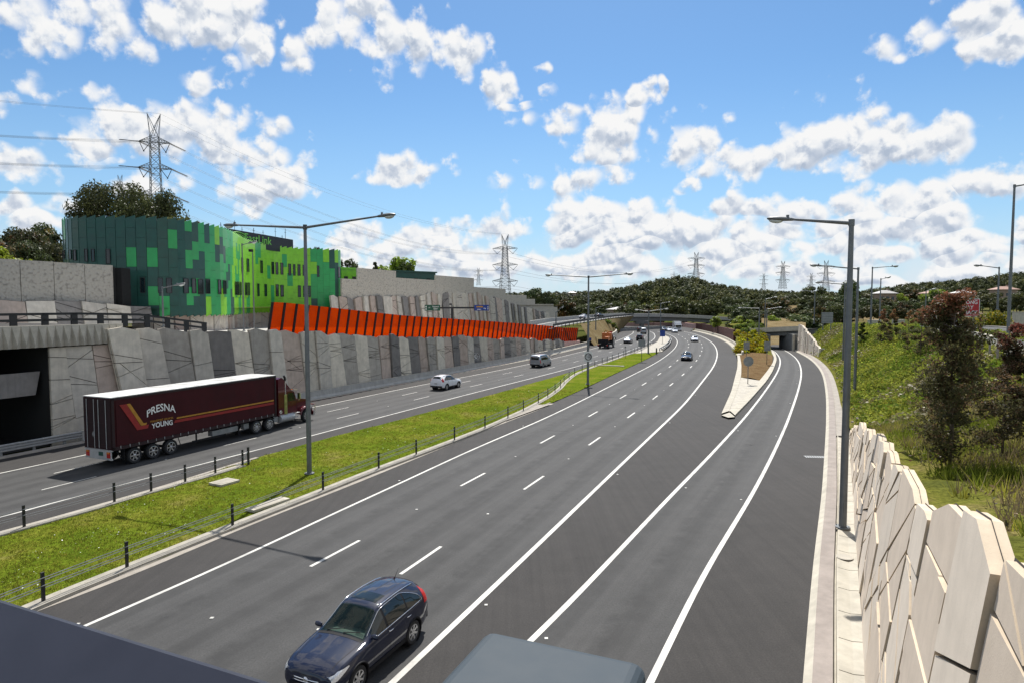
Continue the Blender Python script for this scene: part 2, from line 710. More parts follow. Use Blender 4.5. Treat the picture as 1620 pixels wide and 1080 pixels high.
M['chrome'] = pm('chrome', (.75, .75, .76), .12, 1.0, .03, 5)
M['rubber'] = pm('black_plastic', (.014, .014, .016), .7, spec=.2)
M['glass'] = glass_mat('tinted_glass', (.012, .016, .015))
M['screen'] = glass_mat('windscreen_glass', (.02, .035, .03), .62)
M['winglass'] = glass_mat('window_glass', (.012, .022, .026), 0, .06)
M['headlamp'] = pm('headlamp', (.70, .72, .74), .12, .4, .25, 30)
M['taillamp'] = pm('tail_lamp', (.42, .012, .012), .18)
M['amber'] = pm('amber_lamp', (.55, .16, .01), .25)
M['navy'] = carpaint('navy_paint', (.010, .0135, .032), .0, .45)
M['whitepaint'] = carpaint('white_paint', (.72, .73, .75), 0)
M['silver'] = carpaint('silver_paint', (.36, .38, .40), .7, .35)
M['blackpaint'] = carpaint('black_paint', (.012, .012, .014), .2)
M['greypaint'] = carpaint('grey_paint', (.12, .125, .13), .4)
M['maroon'] = carpaint('maroon_paint', (.075, .006, .012), .0)
M['curtain'] = pm('maroon_curtain', (.050, .0085, .011), .75, 0, .2, 1.2, bmp=.12, bdist=.05, spec=.2)
M['doorm'] = pm('dark_maroon_door', (.020, .006, .007), .7, 0, .3, 2)
M['gold'] = pm('gold_stripe', (.42, .20, .02), .5)
M['red'] = pm('red_stripe', (.27, .014, .014), .5)
M['white'] = pm('white_lettering', (.78, .78, .76), .5, var=.06)
M['roofwhite'] = pm('white_roof_sheet', (.56, .56, .54), .5, 0, .1, 1.5, dirt=(.38, .37, .34))
M['plate'] = pm('plate_grey', (.42, .42, .41), .5)
M['brass'] = pm('amber_tank', (.33, .34, .11), .35, .5, .25, 4)
M['seat'] = pm('seat_cloth', (.10, .115, .11), .9)
M['dash'] = pm('dash_plastic', (.13, .17, .15), .7)
M['signred'] = pm('sign_red', (.40, .010, .018), .45)
M['signgreen'] = pm('sign_green', (.004, .06, .03), .45)
M['signblue'] = pm('sign_blue', (.01, .04, .22), .45)
M['signback'] = pm('sign_back', (.26, .27, .27), .5, .4)
M['signwhite'] = pm('sign_white', (.68, .68, .66), .5)
M['signdark'] = pm('sign_dark_ring', (.05, .035, .035), .5)
M['truckorange'] = pm('truck_orange', (.48, .14, .03), .5)
M['buildblack'] = pm('roof_sign_black', (.006, .006, .009), .5)
M['letgreen'] = pm('letter_green', (.16, .52, .06), .45)
M['teal'] = pm('dark_teal_panel', (.005, .062, .046), .55, 0, .18, 1.2, coat=.25)
M['mid'] = pm('mid_green_panel', (.014, .31, .075), .45, 0, .12, 1.2, coat=.25)
M['lime'] = pm('lime_panel', (.19, .53, .012), .45, 0, .12, 1.2, coat=.25)
M['bark'] = pm('bark', (.10, .075, .055), .9, 0, .3, 5, bmp=.4, bdist=.03)
M['gum'] = leaf_mat('gum_leaf', (.070, .086, .034), spec=.15)
M['gum2'] = leaf_mat('olive_leaf', (.108, .122, .042), spec=.15)
M['brightleaf'] = leaf_mat('bright_leaf', (.26, .31, .035), spec=.2)
M['brownleaf'] = leaf_mat('bronze_leaf', (.15, .098, .032), spec=.2)
M['wood_leaf'] = leaf_mat('wooded_hill_leaf', (.088, .108, .044), var=.45, trans=.3, spec=.05)
M['wood_light'] = leaf_mat('light_wood_leaf', (.145, .158, .055), var=.4, trans=.3, spec=.05)
M['wood_dark'] = leaf_mat('dark_wood_leaf', (.058, .076, .034), var=.4, trans=.3, spec=.05)
M['redleaf'] = leaf_mat('red_leaf', (.150, .100, .052), var=.5, trans=.5, rough=.5, spec=.12)
M['darkleaf'] = leaf_mat('dark_leaf', (.100, .098, .040), var=.5, trans=.5, rough=.5, spec=.15)
M['tipleaf'] = leaf_mat('red_tip_leaf', (.26, .115, .06), var=.3, trans=.35)
M['blade'] = leaf_mat('grass_blade', (.145, .182, .022), var=.35, trans=.45, rand=0, rough=.7, spec=.04)
M['blade2'] = leaf_mat('tuft_blade', (.30, .295, .045), var=.4, trans=.45, rand=0, rough=.7, spec=.06)
M['blade3'] = leaf_mat('dry_blade', (.24, .19, .10), var=.4, trans=.3, rand=0)
M['yellowbush'] = leaf_mat('yellow_bush_leaf', (.44, .38, .02), var=.35, trans=.45, spec=.1)
M['greenbush'] = leaf_mat('green_bush_leaf', (.13, .18, .02), var=.4, trans=.45)
M['tile'] = pm('roof_tile', (.32, .20, .16), .8)
M['metalroof'] = pm('pale_metal_roof', (.38, .37, .35), .5)
M['brick'] = pm('house_brick', (.30, .22, .17), .9)
M['fence'] = pm('pale_fence', (.46, .44, .38), .7)
# ------------------------------------------------------------------ daylight
SUN = Vector((0.057, 0.573, 0.817)).normalized()
SC.view_settings.view_transform = 'Standard'
SC.view_settings.look = 'None'
SC.view_settings.gamma = 1.0
SC.view_settings.exposure = 0.5
sl = bpy.data.lights.new('sun', 'SUN')
sl.energy = 4.9
sl.angle = rad(.5)
sl.color = (1.0, .955, .89)
so = bpy.data.objects.new('sun', sl)
COL.objects.link(so)
so.rotation_euler = SUN.to_track_quat('Z', 'Y').to_euler()
so.location = (0, 0, 200)

world = bpy.data.worlds.new('World')
SC.world = world
world.use_nodes = True
wt = world.node_tree
W = NT(wt)
bg = wt.nodes['Background']
sky = W.n('ShaderNodeTexSky', sky_type='NISHITA')
sky.sun_disc = False
sky.sun_elevation = math.asin(SUN.z)
sky.sun_rotation = math.atan2(SUN.x, SUN.y)
sky.altitude = 100
sky.air_density = 1.0
sky.dust_density = .4
sky.ozone_density = 2.0

# cumulus: (centre and half size in surveyed directions), listed as survey pixels
CL = [
 (100, 14, 150, 62), (325, 22, 100, 52), (392, 98, 34, 40), (338, 116, 40, 18), (480, 84, 30, 24),
 (565, 28, 52, 38), (625, 62, 100, 50), (738, 94, 34, 32), (800, 130, 22, 20), (75, 138, 30, 20), (8, 166, 34, 20),
 (212, 206, 60, 40), (318, 216, 120, 56), (410, 240, 60, 28), (442, 208, 20, 20), (132, 214, 36, 34),
 (402, 292, 84, 36), (38, 262, 50, 22), (92, 318, 28, 12), (12, 336, 38, 17), (240, 290, 60, 18), (130, 245, 30, 14),
 (645, 269, 62, 24), (962, 212, 66, 46), (890, 192, 56, 20), (1002, 156, 20, 20), (1098, 222, 54, 44),
 (1190, 252, 90, 32), (1300, 222, 100, 52), (1410, 240, 130, 46), (1498, 222, 64, 38), (908, 288, 100, 36),
 (1525, 38, 84, 34), (1570, 68, 60, 18), (1450, 58, 40, 14), (1556, 282, 82, 26), (930, 345, 100, 40), (1000, 350, 76, 44),
 (1104, 296, 18, 10), (848, 104, 11, 9), (862, 143, 11, 10), (835, 164, 18, 6), (1037, 145, 7, 9),
 (930, 360, 70, 26), (1000, 372, 74, 28), (60, 352, 40, 16),
 (1185, 338, 60, 20), (1270, 330, 74, 30), (1350, 318, 60, 26), (1430, 322, 70, 30), (1500, 352, 70, 30), (1605, 352, 60, 28), (1320, 352, 90, 24), (1225, 362, 70, 20), (1420, 366, 80, 24), (1545, 384, 80, 22),
]
# the broken deck of cumulus that closes up towards the horizon
crnd = random.Random(17)
for row, (yc, x0, step, rx_, ry_) in enumerate(((374, 560, 100, 72, 25), (402, 490, 94, 76, 22), (430, 380, 104, 96, 15))):
    x_ = x0
    while x_ < 1640:
        CL.append((x_ + crnd.uniform(-40, 40), yc + crnd.uniform(-16, 12), rx_ * crnd.uniform(.5, 1.4), ry_ * crnd.uniform(.6, 1.6)))
        x_ += step * crnd.uniform(.75, 1.25)


def az_el(px, py):
    d = ray(px, py).normalized()
    return math.atan2(d.x, d.y), math.asin(d.z)


grp = bpy.data.node_groups.new('cumulus_field', 'ShaderNodeTree')
grp.interface.new_socket('P', in_out='INPUT', socket_type='NodeSocketVector')
grp.interface.new_socket('F', in_out='OUTPUT', socket_type='NodeSocketFloat')
grp.interface.new_socket('H', in_out='OUTPUT', socket_type='NodeSocketFloat')
grp.interface.new_socket('D', in_out='OUTPUT', socket_type='NodeSocketFloat')
g = NT(grp)
gi = g.n('NodeGroupInput'); go = g.n('NodeGroupOutput')
P0 = gi.outputs[0]
# soft warp so that no outline stays an ellipse
wn = g.n('ShaderNodeTexNoise', noise_dimensions='2D')
g.link(P0, wn.inputs['Vector']); wn.inputs['Scale'].default_value = 9; wn.inputs['Detail'].default_value = 2
wv = g.vmath('MULTIPLY', g.vmath('SUBTRACT', wn.outputs['Color'], (.5, .5, .5)), (.075, .055, 0))
P1 = g.vmath('ADD', P0, wv)
L = HH = None
PQ = P1
for i_, (cx, cy, rx, ry) in enumerate(CL):
    if i_ % 6 == 5:      # evaluate in short runs, so the shader never holds many values at once
        tiny = g.n('ShaderNodeVectorMath', operation='SCALE')
        tiny.inputs[0].default_value = (1e-8, 1e-8, 0)
        g.link(HH, tiny.inputs['Scale'])
        PQ = g.vmath('ADD', PQ, tiny.outputs[0])
    a, e = az_el(cx, cy)
    k = math.cos(a) ** 2
    mr = min(1.0, min(rx, ry) / 36.0) if cy < 335 else 1.0
    rx, ry = rx * (1.45 - .45 * mr), ry * (1.45 - .45 * mr)
    sx_, sy_ = FOC / (rx * k), FOC / (ry * math.cos(a))
    q = g.n('ShaderNodeVectorMath', operation='MULTIPLY_ADD')
    g.link(PQ, q.inputs[0])
    q.inputs[1].default_value = (sx_, sy_, 0)
    q.inputs[2].default_value = (-a * sx_, -e * sy_, 0)
    q = q.outputs[0]
    ln_ = g.vmath('LENGTH', q)
    cap = 1.0 - (-.04 + .76 * mr)
    if mr < 1: ln_ = g.math('MAXIMUM', ln_, cap)
    qy = g.vmath('DOT_PRODUCT', q, (0, 1, 0))
    if L is None:
        L, HH = ln_, qy
    else:
        # height inside the winning cloud, for its sunny crown and shaded base
        win = g.math('LESS_THAN', ln_, L)
        HH = g.math('MULTIPLY_ADD', win, g.math('SUBTRACT', qy, HH), HH)
        L = g.math('MINIMUM', L, ln_)
E = g.math('MINIMUM', g.math('SUBTRACT', 1.0, L), .72)
# out of view: thick cloud added to brighten and whiten the ambient light
far = g.noise(P0, 3.2, 3, .5, '2D')
far = g.maprange(far, .34, .56, -.9, .72)
sx = g.n('ShaderNodeSeparateXYZ'); g.link(P0, sx.inputs[0])
outside = g.maprange(g.math('ABSOLUTE', sx.outputs[0]), .70, .85)
up = g.maprange(sx.outputs[1], .50, .62)
outside = g.math('MAXIMUM', outside, up)
E = g.math('MAXIMUM', E, g.math('SUBTRACT', far, g.math('MULTIPLY', g.math('SUBTRACT', 1.0, outside), 3.0)))
def puff(P):
    n1 = g.noise(P, 15, 8, .58, '2D')
    v = g.n('ShaderNodeTexVoronoi', voronoi_dimensions='2D', feature='SMOOTH_F1')
    jit = g.n('ShaderNodeTexNoise', noise_dimensions='2D')
    g.link(P, jit.inputs['Vector']); jit.inputs['Scale'].default_value = 60; jit.inputs['Detail'].default_value = 4
    g.link(g.vmath('ADD', P, g.vmath('MULTIPLY', jit.outputs['Color'], (.022, .022, 0))), v.inputs['Vector'])
    v.inputs['Scale'].default_value = 34
    v.inputs['Smoothness'].default_value = .35
    bil = g.math('SUBTRACT', .38, v.outputs['Distance'])
    return g.math('ADD', g.math('MULTIPLY', g.math('SUBTRACT', n1, .5), 2.1), g.math('MULTIPLY', bil, .85))


N0 = puff(P0)
N1 = puff(g.vmath('ADD', P0, (.002, .009, 0)))
g.link(g.math('ADD', g.math('ADD', E, N0), .01), go.inputs[0])
g.link(HH, go.inputs[1])
g.link(g.math('SUBTRACT', N0, N1), go.inputs[2])

tcw = W.n('ShaderNodeTexCoord').outputs['Generated']
sep = W.n('ShaderNodeSeparateXYZ')
W.link(tcw, sep.inputs[0])
azn = W.math('ARCTAN2', sep.outputs[0], sep.outputs[1])
eln = W.math('ARCSINE', sep.outputs[2])
cb = W.n('ShaderNodeCombineXYZ')
W.link(azn, cb.inputs[0]); W.link(eln, cb.inputs[1])
PV = cb.outputs[0]


def field(p):
    nd = W.n('ShaderNodeGroup')
    nd.node_tree = grp
    W.link(p, nd.inputs[0])
    return nd.outputs


F0, H0, DN = field(PV)[:3]
dens = W.maprange(F0, -.14, .46, 0, 1, 'SMOOTHSTEP')
# sunlit crowns against shaded bases: how much more cloud lies towards the sun
lit = W.maprange(DN, -.36, .36, 0, 1)
hgt = W.maprange(H0, -.70, .40, 0, 1, 'SMOOTHSTEP')
lit = W.math('ADD', W.math('MULTIPLY', lit, .70), W.math('MULTIPLY', hgt, .30))
edge = W.maprange(F0, .10, .55, .22, 0)
lit = W.math('ADD', lit, edge)
ccol = W.ramp(lit, [(.12, (.47, .55, .68)), (.36, (.64, .70, .80)), (.56, (.88, .91, .95)), (.74, (1.0, 1.0, 1.0))])
CLOUD = 6.6
ccol = W.vmath('MULTIPLY', ccol, (CLOUD, CLOUD, CLOUD))
haze = W.maprange(eln, 0, .34, 1, 0, 'SMOOTHSTEP')
skyc = W.vmath('MULTIPLY', sky.outputs[0], (.53, .73, .86))
skyc = W.mix(W.math('MULTIPLY', haze, .55), skyc, (3.3, 4.9, 6.5))
veil = W.math('MULTIPLY', W.maprange(eln, .015, .135, .82, 0, 'SMOOTHSTEP'), W.maprange(W.noise(PV, 9, 5, .6, '2D'), .36, .58, .35, 1))
skyc = W.mix(veil, skyc, (5.3, 5.8, 6.3))
colr = W.mix(dens, skyc, ccol)
W.link(colr, bg.inputs[0])
bg.inputs[1].default_value = 0.10

cam = bpy.data.cameras.new('camera')
cam.sensor_width = 36
cam.lens = FOC / 1620 * 36
cam.clip_end = 6000
cam.clip_start = .05
co = bpy.data.objects.new('camera', cam)
COL.objects.link(co)
co.location = (0, 0, CAMH)
co.rotation_euler = (math.pi / 2 - PITCH, 0, 0)
SC.camera = co
SC.cycles.max_bounces = 6
SC.cycles.diffuse_bounces = 3
SC.cycles.glossy_bounces = 3
SC.cycles.transparent_max_bounces = 12
world.cycles.sampling_method = 'MANUAL'
world.cycles.sample_map_resolution = 512
# ------------------------------------------------------------------ surveyed road lines
E1 = px_curve([(133, 990), (321, 908), (431.5, 858), (500, 824), (641.5, 760), (738.7, 713.7), (860, 662.8), (921.5, 632.6), (988, 599),
     (1033, 576.7), (1055.5, 562.2), (1069, 550), (1073, 540), (1069, 533.3), (1060, 529), (1052, 526.7), (1040, 524.2)], back=30)
D1 = px_curve([(490, 896), (568, 855), (728, 768), (767, 748), (852, 702.2), (926.7, 661.2), (975.5, 632.9), (1009.6, 613), (1032.8, 598.3),
     (1050, 587), (1062.8, 577.8), (1072, 570), (1083, 558), (1090, 549), (1091.7, 545), (1087, 537.5), (1077.8, 531), (1066, 527)], back=30)
D2 = px_curve([(633, 908), (689, 870), (826, 775), (858, 754), (929.6, 704.9), (990.4, 662.2), (1029.3, 634), (1073.9, 598.3), (1087, 586.7),
     (1096.7, 576.7), (1102.8, 569.4), (1107, 563.9), (1111, 555), (1111.7, 548), (1110, 542), (1105.5, 537), (1092, 530.5), (1080, 526.5)], back=30)
LA = px_curve([(620, 1080), (780, 929), (997.8, 720), (1083, 639.3), (1129.3, 580), (1134.4, 566.7), (1135.5, 556.7), (1131, 545.5),
     (1122, 537.8), (1106.7, 530), (1092, 526.7), (1082, 524.4)], back=25)
MR = px_curve([(1141, 656), (1157, 620.7), (1166.3, 583.7), (1166.5, 566.7), (1162, 555.5), (1155.5, 546.7), (1144.4, 539), (1131, 532.8),
     (1116.7, 529), (1103, 525.5), (1092, 523.5)])
LB = px_curve([(848, 1005), (895, 960), (1064.4, 780), (1118, 726), (1177.4, 661.5), (1205, 626.3), (1225.5, 596.7), (1233.3, 582), (1235.5, 571),
     (1233, 562), (1227.8, 556.7), (1215, 551)], back=30)
LC = px_curve([(1028, 1080), (1110, 912), (1191.3, 780), (1223.7, 717), (1246, 667), (1262.6, 619), (1268, 594.8), (1268.3, 586.7), (1265.5, 574.4),
     (1259, 564.4), (1250, 558.3), (1236, 551)], back=30)
KR = px_curve([(1270, 1080), (1285, 900), (1300.5, 780), (1303.5, 728), (1307, 672.6), (1307, 626), (1303, 598.5), (1299, 586.7), (1290, 575.5),
     (1279, 565.5), (1261, 556.7), (1247, 551)], back=22)
MLc = px_curve([(54, 963), (216.7, 904), (381.5, 830), (500, 785.5), (567, 760), (663.7, 719), (726.7, 695), (800.7, 664.6), (860, 644), (872.6, 637.8),
     (929, 612.6), (973, 591), (1017.8, 571), (1046.7, 555.5), (1057, 546), (1061, 538), (1053, 528), (1040, 525)], back=30)
LGc = px_curve([(-90, 871), (0, 843), (171, 797), (300, 759), (386, 728), (441, 714.6), (485, 702), (560, 682.6), (665.5, 656), (745, 634), (860, 601), (892, 592), (928, 581.7),
     (951, 575), (984.4, 563.3), (1012, 555.5), (1026, 548.5), (1036, 541), (1042, 532), (1040, 527), (1032, 524.5)], back=25)
RL = px_curve([(-90, 843), (0, 817), (171, 771), (300, 738), (381, 718), (500, 687), (560, 670.5), (671, 641.5), (726.7, 626.7), (800.7, 608), (860, 593.3), (892, 585), (929, 574.8),
     (962, 566), (989, 557.8), (1013, 547.8), (1027.8, 542), (1036.7, 535.5), (1038, 531), (1034, 526.7), (1028, 524)], back=25)
LL = px_curve([(-80, 765), (0, 748), (136, 719), (310, 680), (560, 631), (671, 607), (726.7, 598), (838, 575.7), (873, 567.5), (929, 554), (962, 545), (985, 535.5), (1001, 528.5), (1002, 524.5)], back=25)
BL = px_curve([(-80, 741), (0, 725.6), (85, 709.6), (132, 700), (495, 632), (560, 620), (752.6, 584), (841.5, 567.4), (868, 562), (918, 549.4), (944.4, 543), (964, 536), (980, 528), (984, 523)], back=20)


def dashes(mb, C, p0, z, w=.14, ln=3.0, gap=9.0, dots=True):
    s0 = near_s(C, G(*p0))
    S = clen(C)[-1]
    k0 = -int(s0 // (ln + gap))
    s = s0 + k0 * (ln + gap)
    while s + ln < S - 2:
        c = sub_curve(C, s, s + ln, 1.0)
        strip(mb, offset(c, -w / 2), offset(c, w / 2), z)
        if dots:
            q = cat_at(C, s + ln + gap / 2)
            mb.box((q[0], q[1], z + .008), (.11, .11, .02))
        s += ln + gap


# --- carriageway: one dark sheet, lighter worn lanes on it, paint on them
far_px = [(980, 518), (1000, 514), (1020, 512.5), (1060, 512), (1085, 514.5), (1098, 521)]
outer = [tuple(p) for p in offset(BL, -.3)]
right = [tuple(p) for p in KR]
pts = outer + [tuple(G(x, y)[:2]) for x, y in far_px] + [tuple(p) for p in MR[::-1][: len(MR) - 12]] + \
      [tuple(G(x, y)[:2]) for x, y in [(1190, 580), (1205, 562), (1212, 553), (1219, 548), (1222, 541), (1250, 541), (1249, 551.5)]] + right[::-1][8:]
mb = MB()
vv = [Vector((p[0], p[1], 0)) for p in pts]
for t in tessellate_polygon([vv]):
    tri = [vv[i] for i in t]
    if (tri[1] - tri[0]).cross(tri[2] - tri[0]).z < 0: tri = tri[::-1]
    mb.poly(tri, 0, [(p.x * .3, p.y) for p in tri])
road = tag(mb.build('road', M['shoulder']), kind='structure')

mb = MB()
strip(mb, offset(E1, -.1), offset(LA, .1), .004, cols=3, u=(0, 3))
strip(mb, offset(LB, -.1), offset(LC, .1), .004, cols=2, u=(0, 1))
strip(mb, offset(LL, -.1), offset(RL, .1), .004, cols=3, u=(0, 3))
lanes = tag(mb.build('road_lanes', M['lane']), kind='structure')

mb = MB()
zl = .008
for C, w in ((E1, .15), (LA, .2), (LB, .2), (LC, .2), (RL, .15), (LL, .15)):
    strip(mb, offset(C, -w / 2), offset(C, w / 2), zl)
dashes(mb, D1, (490, 896), zl)
dashes(mb, D2, (633, 908), zl)
DL1 = even((even(LL, 200) * 2 + even(RL, 200)) / 3, 260)
DL2 = even((even(LL, 200) + even(RL, 200) * 2) / 3, 260)
dashes(mb, DL1, (641, 624.5), zl, w=.10)
dashes(mb, DL2, (652.6, 633), zl, w=.10)
# studs beside the long lines
for C, d in ((LA, .35), (LB, .35), (E1, -.3), (LC, -.35)):
    S = clen(C)[-1]
    s = 12.0
    Co = offset(C, d)
    while s < min(S, 170):
        q = cat_at(Co, s)
        mb.box((q[0], q[1], zl + .006), (.1, .1, .02))
        s += 18
tag(mb.build('road_markings', M['line']), kind='structure')

# dark patch and sealed joints across the lanes
mb = MB()
for (x0, y0, x1, y1, w) in ((866, 680, 899, 682, .05), (1000, 684, 1012, 684, .05), (1180, 702, 1192, 704, .05)):
    a, b = G(x0, y0, .009), G(x1, y1, .009)
    mb.beam(a, b, w, .004)
tag(mb.build('road_sealed_cracks', M['tyre']), kind='structure')

# --- ground far and wide
mb = MB()
mb.poly([(-1600, -150, -.9), (2000, -150, -.9), (2000, 3000, -.9), (-1600, 3000, -.9)])
tag(mb.build('ground', M['field']), kind='structure')

# --- grassed median
nML = offset(MLc, -.05)
iM = near_s(MLc, G(1044, 557)); iL = near_s(LGc, G(1006, 557.5))
Rg = sub_curve(MLc, 0, iM); Lg = sub_curve(LGc, 0, iL)


def med_z(x, y, t):
    return .06 + .04 * math.sin(math.pi * t) + .025 * math.sin(x * 1.3 + y * .7) * math.sin(y * .9 - x * .4)


mb = MB()
strip(mb, Lg, Rg, 0, n=170, cols=12, zf=med_z)
median = tag(mb.build('median_grass', M['median'], smooth=True), kind='structure')

# concrete strips that carry the wire ropes
WR = [(-40, 1000), (54, 958), (213, 894), (379, 828), (502, 780), (592, 744), (665, 717), (720, 696), (768.7, 677), (801, 662), (831, 648.5), (850.7, 637.8), (868, 628),
      (878, 620.7), (887.4, 613.6), (892, 606.7), (901, 599), (908.6, 593), (919.5, 588), (941.5, 579.5), (951, 575.5), (961.5, 573), (969, 569.6), (978.5, 566.7),
      (985.5, 563), (992, 561.6), (998, 559.4), (1004, 558), (1009, 555.5), (1014, 553.4), (1019, 551.2), (1024, 549), (1029, 546.4), (1033, 544)]
WRc = smooth_curve([G(x, y, .05) for x, y in WR], k=.006, back=12)
WLp = [(-60, 862), (27, 838), (171, 799), (237, 778), (300, 762), (345, 748), (384, 737)]
WLc = smooth_curve([G(x, y, .05) for x, y in WLp], k=.004, back=20)
mb = MB()
for C in (WRc, WLc):
    sweep(mb, C, [(-.28, -.1), (-.28, .13), (.28, .13), (.28, -.1)])
tag(mb.build('rope_barrier_strip', M['conc']), kind='structure')
# kerb and gutter on the near edge of the median
mb = MB()
kml = sub_curve(MLc, 0, near_s(MLc, G(872, 638)))
sweep(mb, kml, [(-.2, -.1), (-.2, .10), (-.08, .12), (.02, .02), (.28, .012), (.28, -.1)])
gap_poly = [G(x, y, .11) for x, y in ((800, 664.6), (873, 637.9), (846, 640), (805, 660))]
mb.poly(gap_poly)
klg = sub_curve(LGc, 0, near_s(LGc, G(392, 727)))
sweep(mb, klg, [(-.05, -.1), (-.05, .1), (.22, .1), (.22, -.1)])
tag(mb.build('median_kerb', M['conc_kerb']), kind='structure')
# paved nose where the median grass ends
mb = MB()
mb.poly([G(x, y, .12) for x, y in ((1004, 558.6), (1047, 556), (1056, 548), (1061, 540), (1058, 533), (1050, 530), (1044, 533), (1040, 540), (1028, 547.5), (1014, 554.5))][::-1])
tag(mb.build('median_pavement', M['conc']), kind='structure')

# --- kerb, drain and footway along the ramp
kp = offset(KR, .0)
mb = MB()
sweep(mb, kp, [(0, -.05), (0, .03), (.16, .15), (.22, .20)])
tag(mb.build('ramp_kerb_face', M['channel']), kind='structure')
mb = MB()
sweep(mb, kp, [(.22, .20), (.70, .22), (.705, .05)])
tag(mb.build('ramp_kerb_top', M['conc_pink']), kind='structure')
s_end = near_s(KR, G(1307, 690))
kpn = sub_curve(KR, 0, s_end)
mb = MB()
N = normals(kpn)
sweep(mb, kpn, [(.705, .05), (.78, .05), (.80, .16), (.85, .17)])
# drain slabs with open joints
S = clen(kpn)
sg = 0.0
while sg + 1.9 < S[-1]:
    c = sub_curve(kpn, sg + .02, sg + 1.88, .62)
    sweep(mb, c, [(.85, .06), (.85, .17), (1.2, .125), (1.5, .17), (1.5, .06)])
    sg += 1.9
tag(mb.build('drain_channel', M['channel']), kind='structure')
mb = MB()
sweep(mb, kpn, [(1.5, .10), (1.53, .10), (1.54, .19), (2.3, .2), (2.3, 0)])
tag(mb.build('wall_footing', M['conc_kerb']), kind='structure')
mb = MB()
sweep(mb, sub_curve(KR, s_end - .5, clen(KR)[-1] - 4), [(.70, -.1), (.70, .15), (1.3, .2), (1.5, 0)])
tag(mb.build('rubble_edge', M['conc_kerb']), kind='structure')

# --- island between freeway and ramp
lo = [(1141.3, 656), (1157, 620.7), (1166.3, 583.7), (1167, 570), (1166, 560)]
li = [(1153.3, 652), (1165, 622), (1172.5, 596.7), (1173, 578), (1170, 561.7)]
ri = [(1155, 652), (1180, 627), (1202.4, 602.2), (1213, 589), (1222, 576), (1225, 567), (1221, 559)]
ro = [(1162.6, 658.7), (1186.7, 633.7), (1212.6, 604), (1223, 587), (1229, 570), (1226.5, 559), (1220, 554.4)]
mb = MB()


def band(a, b, z, mi=0, n=24, rise=True):
    A = even(px_curve(a, k=.01), n); B = even(px_curve(b, k=.01), n)
    strip(mb, A, B, z, n=n, mi=mi)
    if rise:
        for X in (A, B):
            mb.grid([[(p[0], p[1], -.05), (p[0], p[1], z)] for p in X], mi)


band(lo, li, .16); band(ri, ro, .16)
mb.poly([G(x, y, .16) for x, y in ((1141.3, 656), (1153.3, 652), (1155, 652), (1162.6, 658.7), (1152, 659.6))])
mb.grid([[G(x, y, -.05), G(x, y, .16)] for x, y in ((1141.3, 656), (1152, 659.6), (1162.6, 658.7))])
isk = tag(mb.build('traffic_island', M['channel']), kind='structure')
mb = MB()
strip(mb, even(px_curve([(1153.3, 652), (1165, 622), (1172.2, 598)], k=.01), 12), even(px_curve([(1155, 652), (1180, 627), (1202, 603)], k=.01), 12), .13, n=12)
tag(mb.build('island_paving', M['conc']), kind='structure')
mb = MB()
strip(mb, even(px_curve([(1172.2, 598), (1173, 578), (1170, 561), (1172, 556)], k=.01), 16), even(px_curve([(1202, 603), (1213, 589), (1222, 576), (1222.5, 562)], k=.01), 16), .15, n=16, cols=6,
      zf=lambda x, y, t: .13 + .15 * math.sin(math.pi * t))
tag(mb.build('island_mulch', M['mulch'], smooth=True), kind='structure')

# --- slabs let into the median
for (cx, cy, sx, sy, nm) in ((355, 762, 1.2, 1.0, 'pale rectangular concrete slab set in the median grass near the light pole'),
                             (424, 797, 2.2, .6, 'long pale concrete slab in the grass beside the wire rope kerb'),
                             (965, 578, 4.5, .6, 'thin pale concrete slab lying far along the median grass')):
    p = G(cx, cy, .16)
    mb = MB()
    mb.box((0, 0, 0), (sx, sy, .12), mi=0)
    mb.box((0, 0, .065), (sx * .8, sy * .75, .012), mi=1)
    o = mb.build('pit_cover', [M['channel'], M['conc']])
    o.location = p; o.rotation_euler = (0, 0, rad(62) if sx < 4 else rad(-25))
    tag(o, nm, 'pit cover')
p = G(1290, 722, .012)
mb = MB()
for k in range(9): mb.box((-.6 + .15 * k, 0, 0), (.06, .42, .02))
mb.box((0, .22, 0), (1.35, .05, .022)); mb.box((0, -.22, 0), (1.35, .05, .022))
o = mb.build('drain_grate', M['steel']); o.location = p; o.rotation_euler = (0, 0, rad(-5))
tag(o, 'steel drain grate set in the ramp shoulder against the kerb', 'drain grate')
# round lid in the drain channel
p = G(1336, 880, .19)
mb = MB(); mb.lathe([(0, .012), (.26, .012), (.27, .004), (.30, .004), (.31, 0)], n=24)
o = mb.build('manhole_lid', M['conc']); o.location = p
tag(o, 'round concrete lid in the pale drain channel', 'manhole lid')
# ------------------------------------------------------------------ cast panel walls
def clip(poly, n, c):
    """keep the side n.p <= c of a convex polygon"""
    out = []
    m = len(poly)
    for i in range(m):
        a, b = poly[i], poly[(i + 1) % m]
        da, db = n[0] * a[0] + n[1] * a[1] - c, n[0] * b[0] + n[1] * b[1] - c
        if da <= 0: out.append(a)
        if (da < 0 < db) or (db < 0 < da):
            t = da / (da - db)
            out.append((a[0] + (b[0] - a[0]) * t, a[1] + (b[1] - a[1]) * t))
    return out


def inset(poly, e):
    out = poly
    m = len(poly)
    for i in range(m):
        a, b = poly[i], poly[(i + 1) % m]
        d = (b[0] - a[0], b[1] - a[1])
        L = math.hypot(*d)
        if L < 1e-5: continue
        n = (d[1] / L, -d[0] / L)          # outward for a counter-clockwise polygon
        out = clip(out, n, n[0] * a[0] + n[1] * a[1] - e)
        if len(out) < 3: return []
    return out


def area(p):
    return .5 * sum(p[i][0] * p[(i + 1) % len(p)][1] - p[(i + 1) % len(p)][0] * p[i][1] for i in range(len(p)))


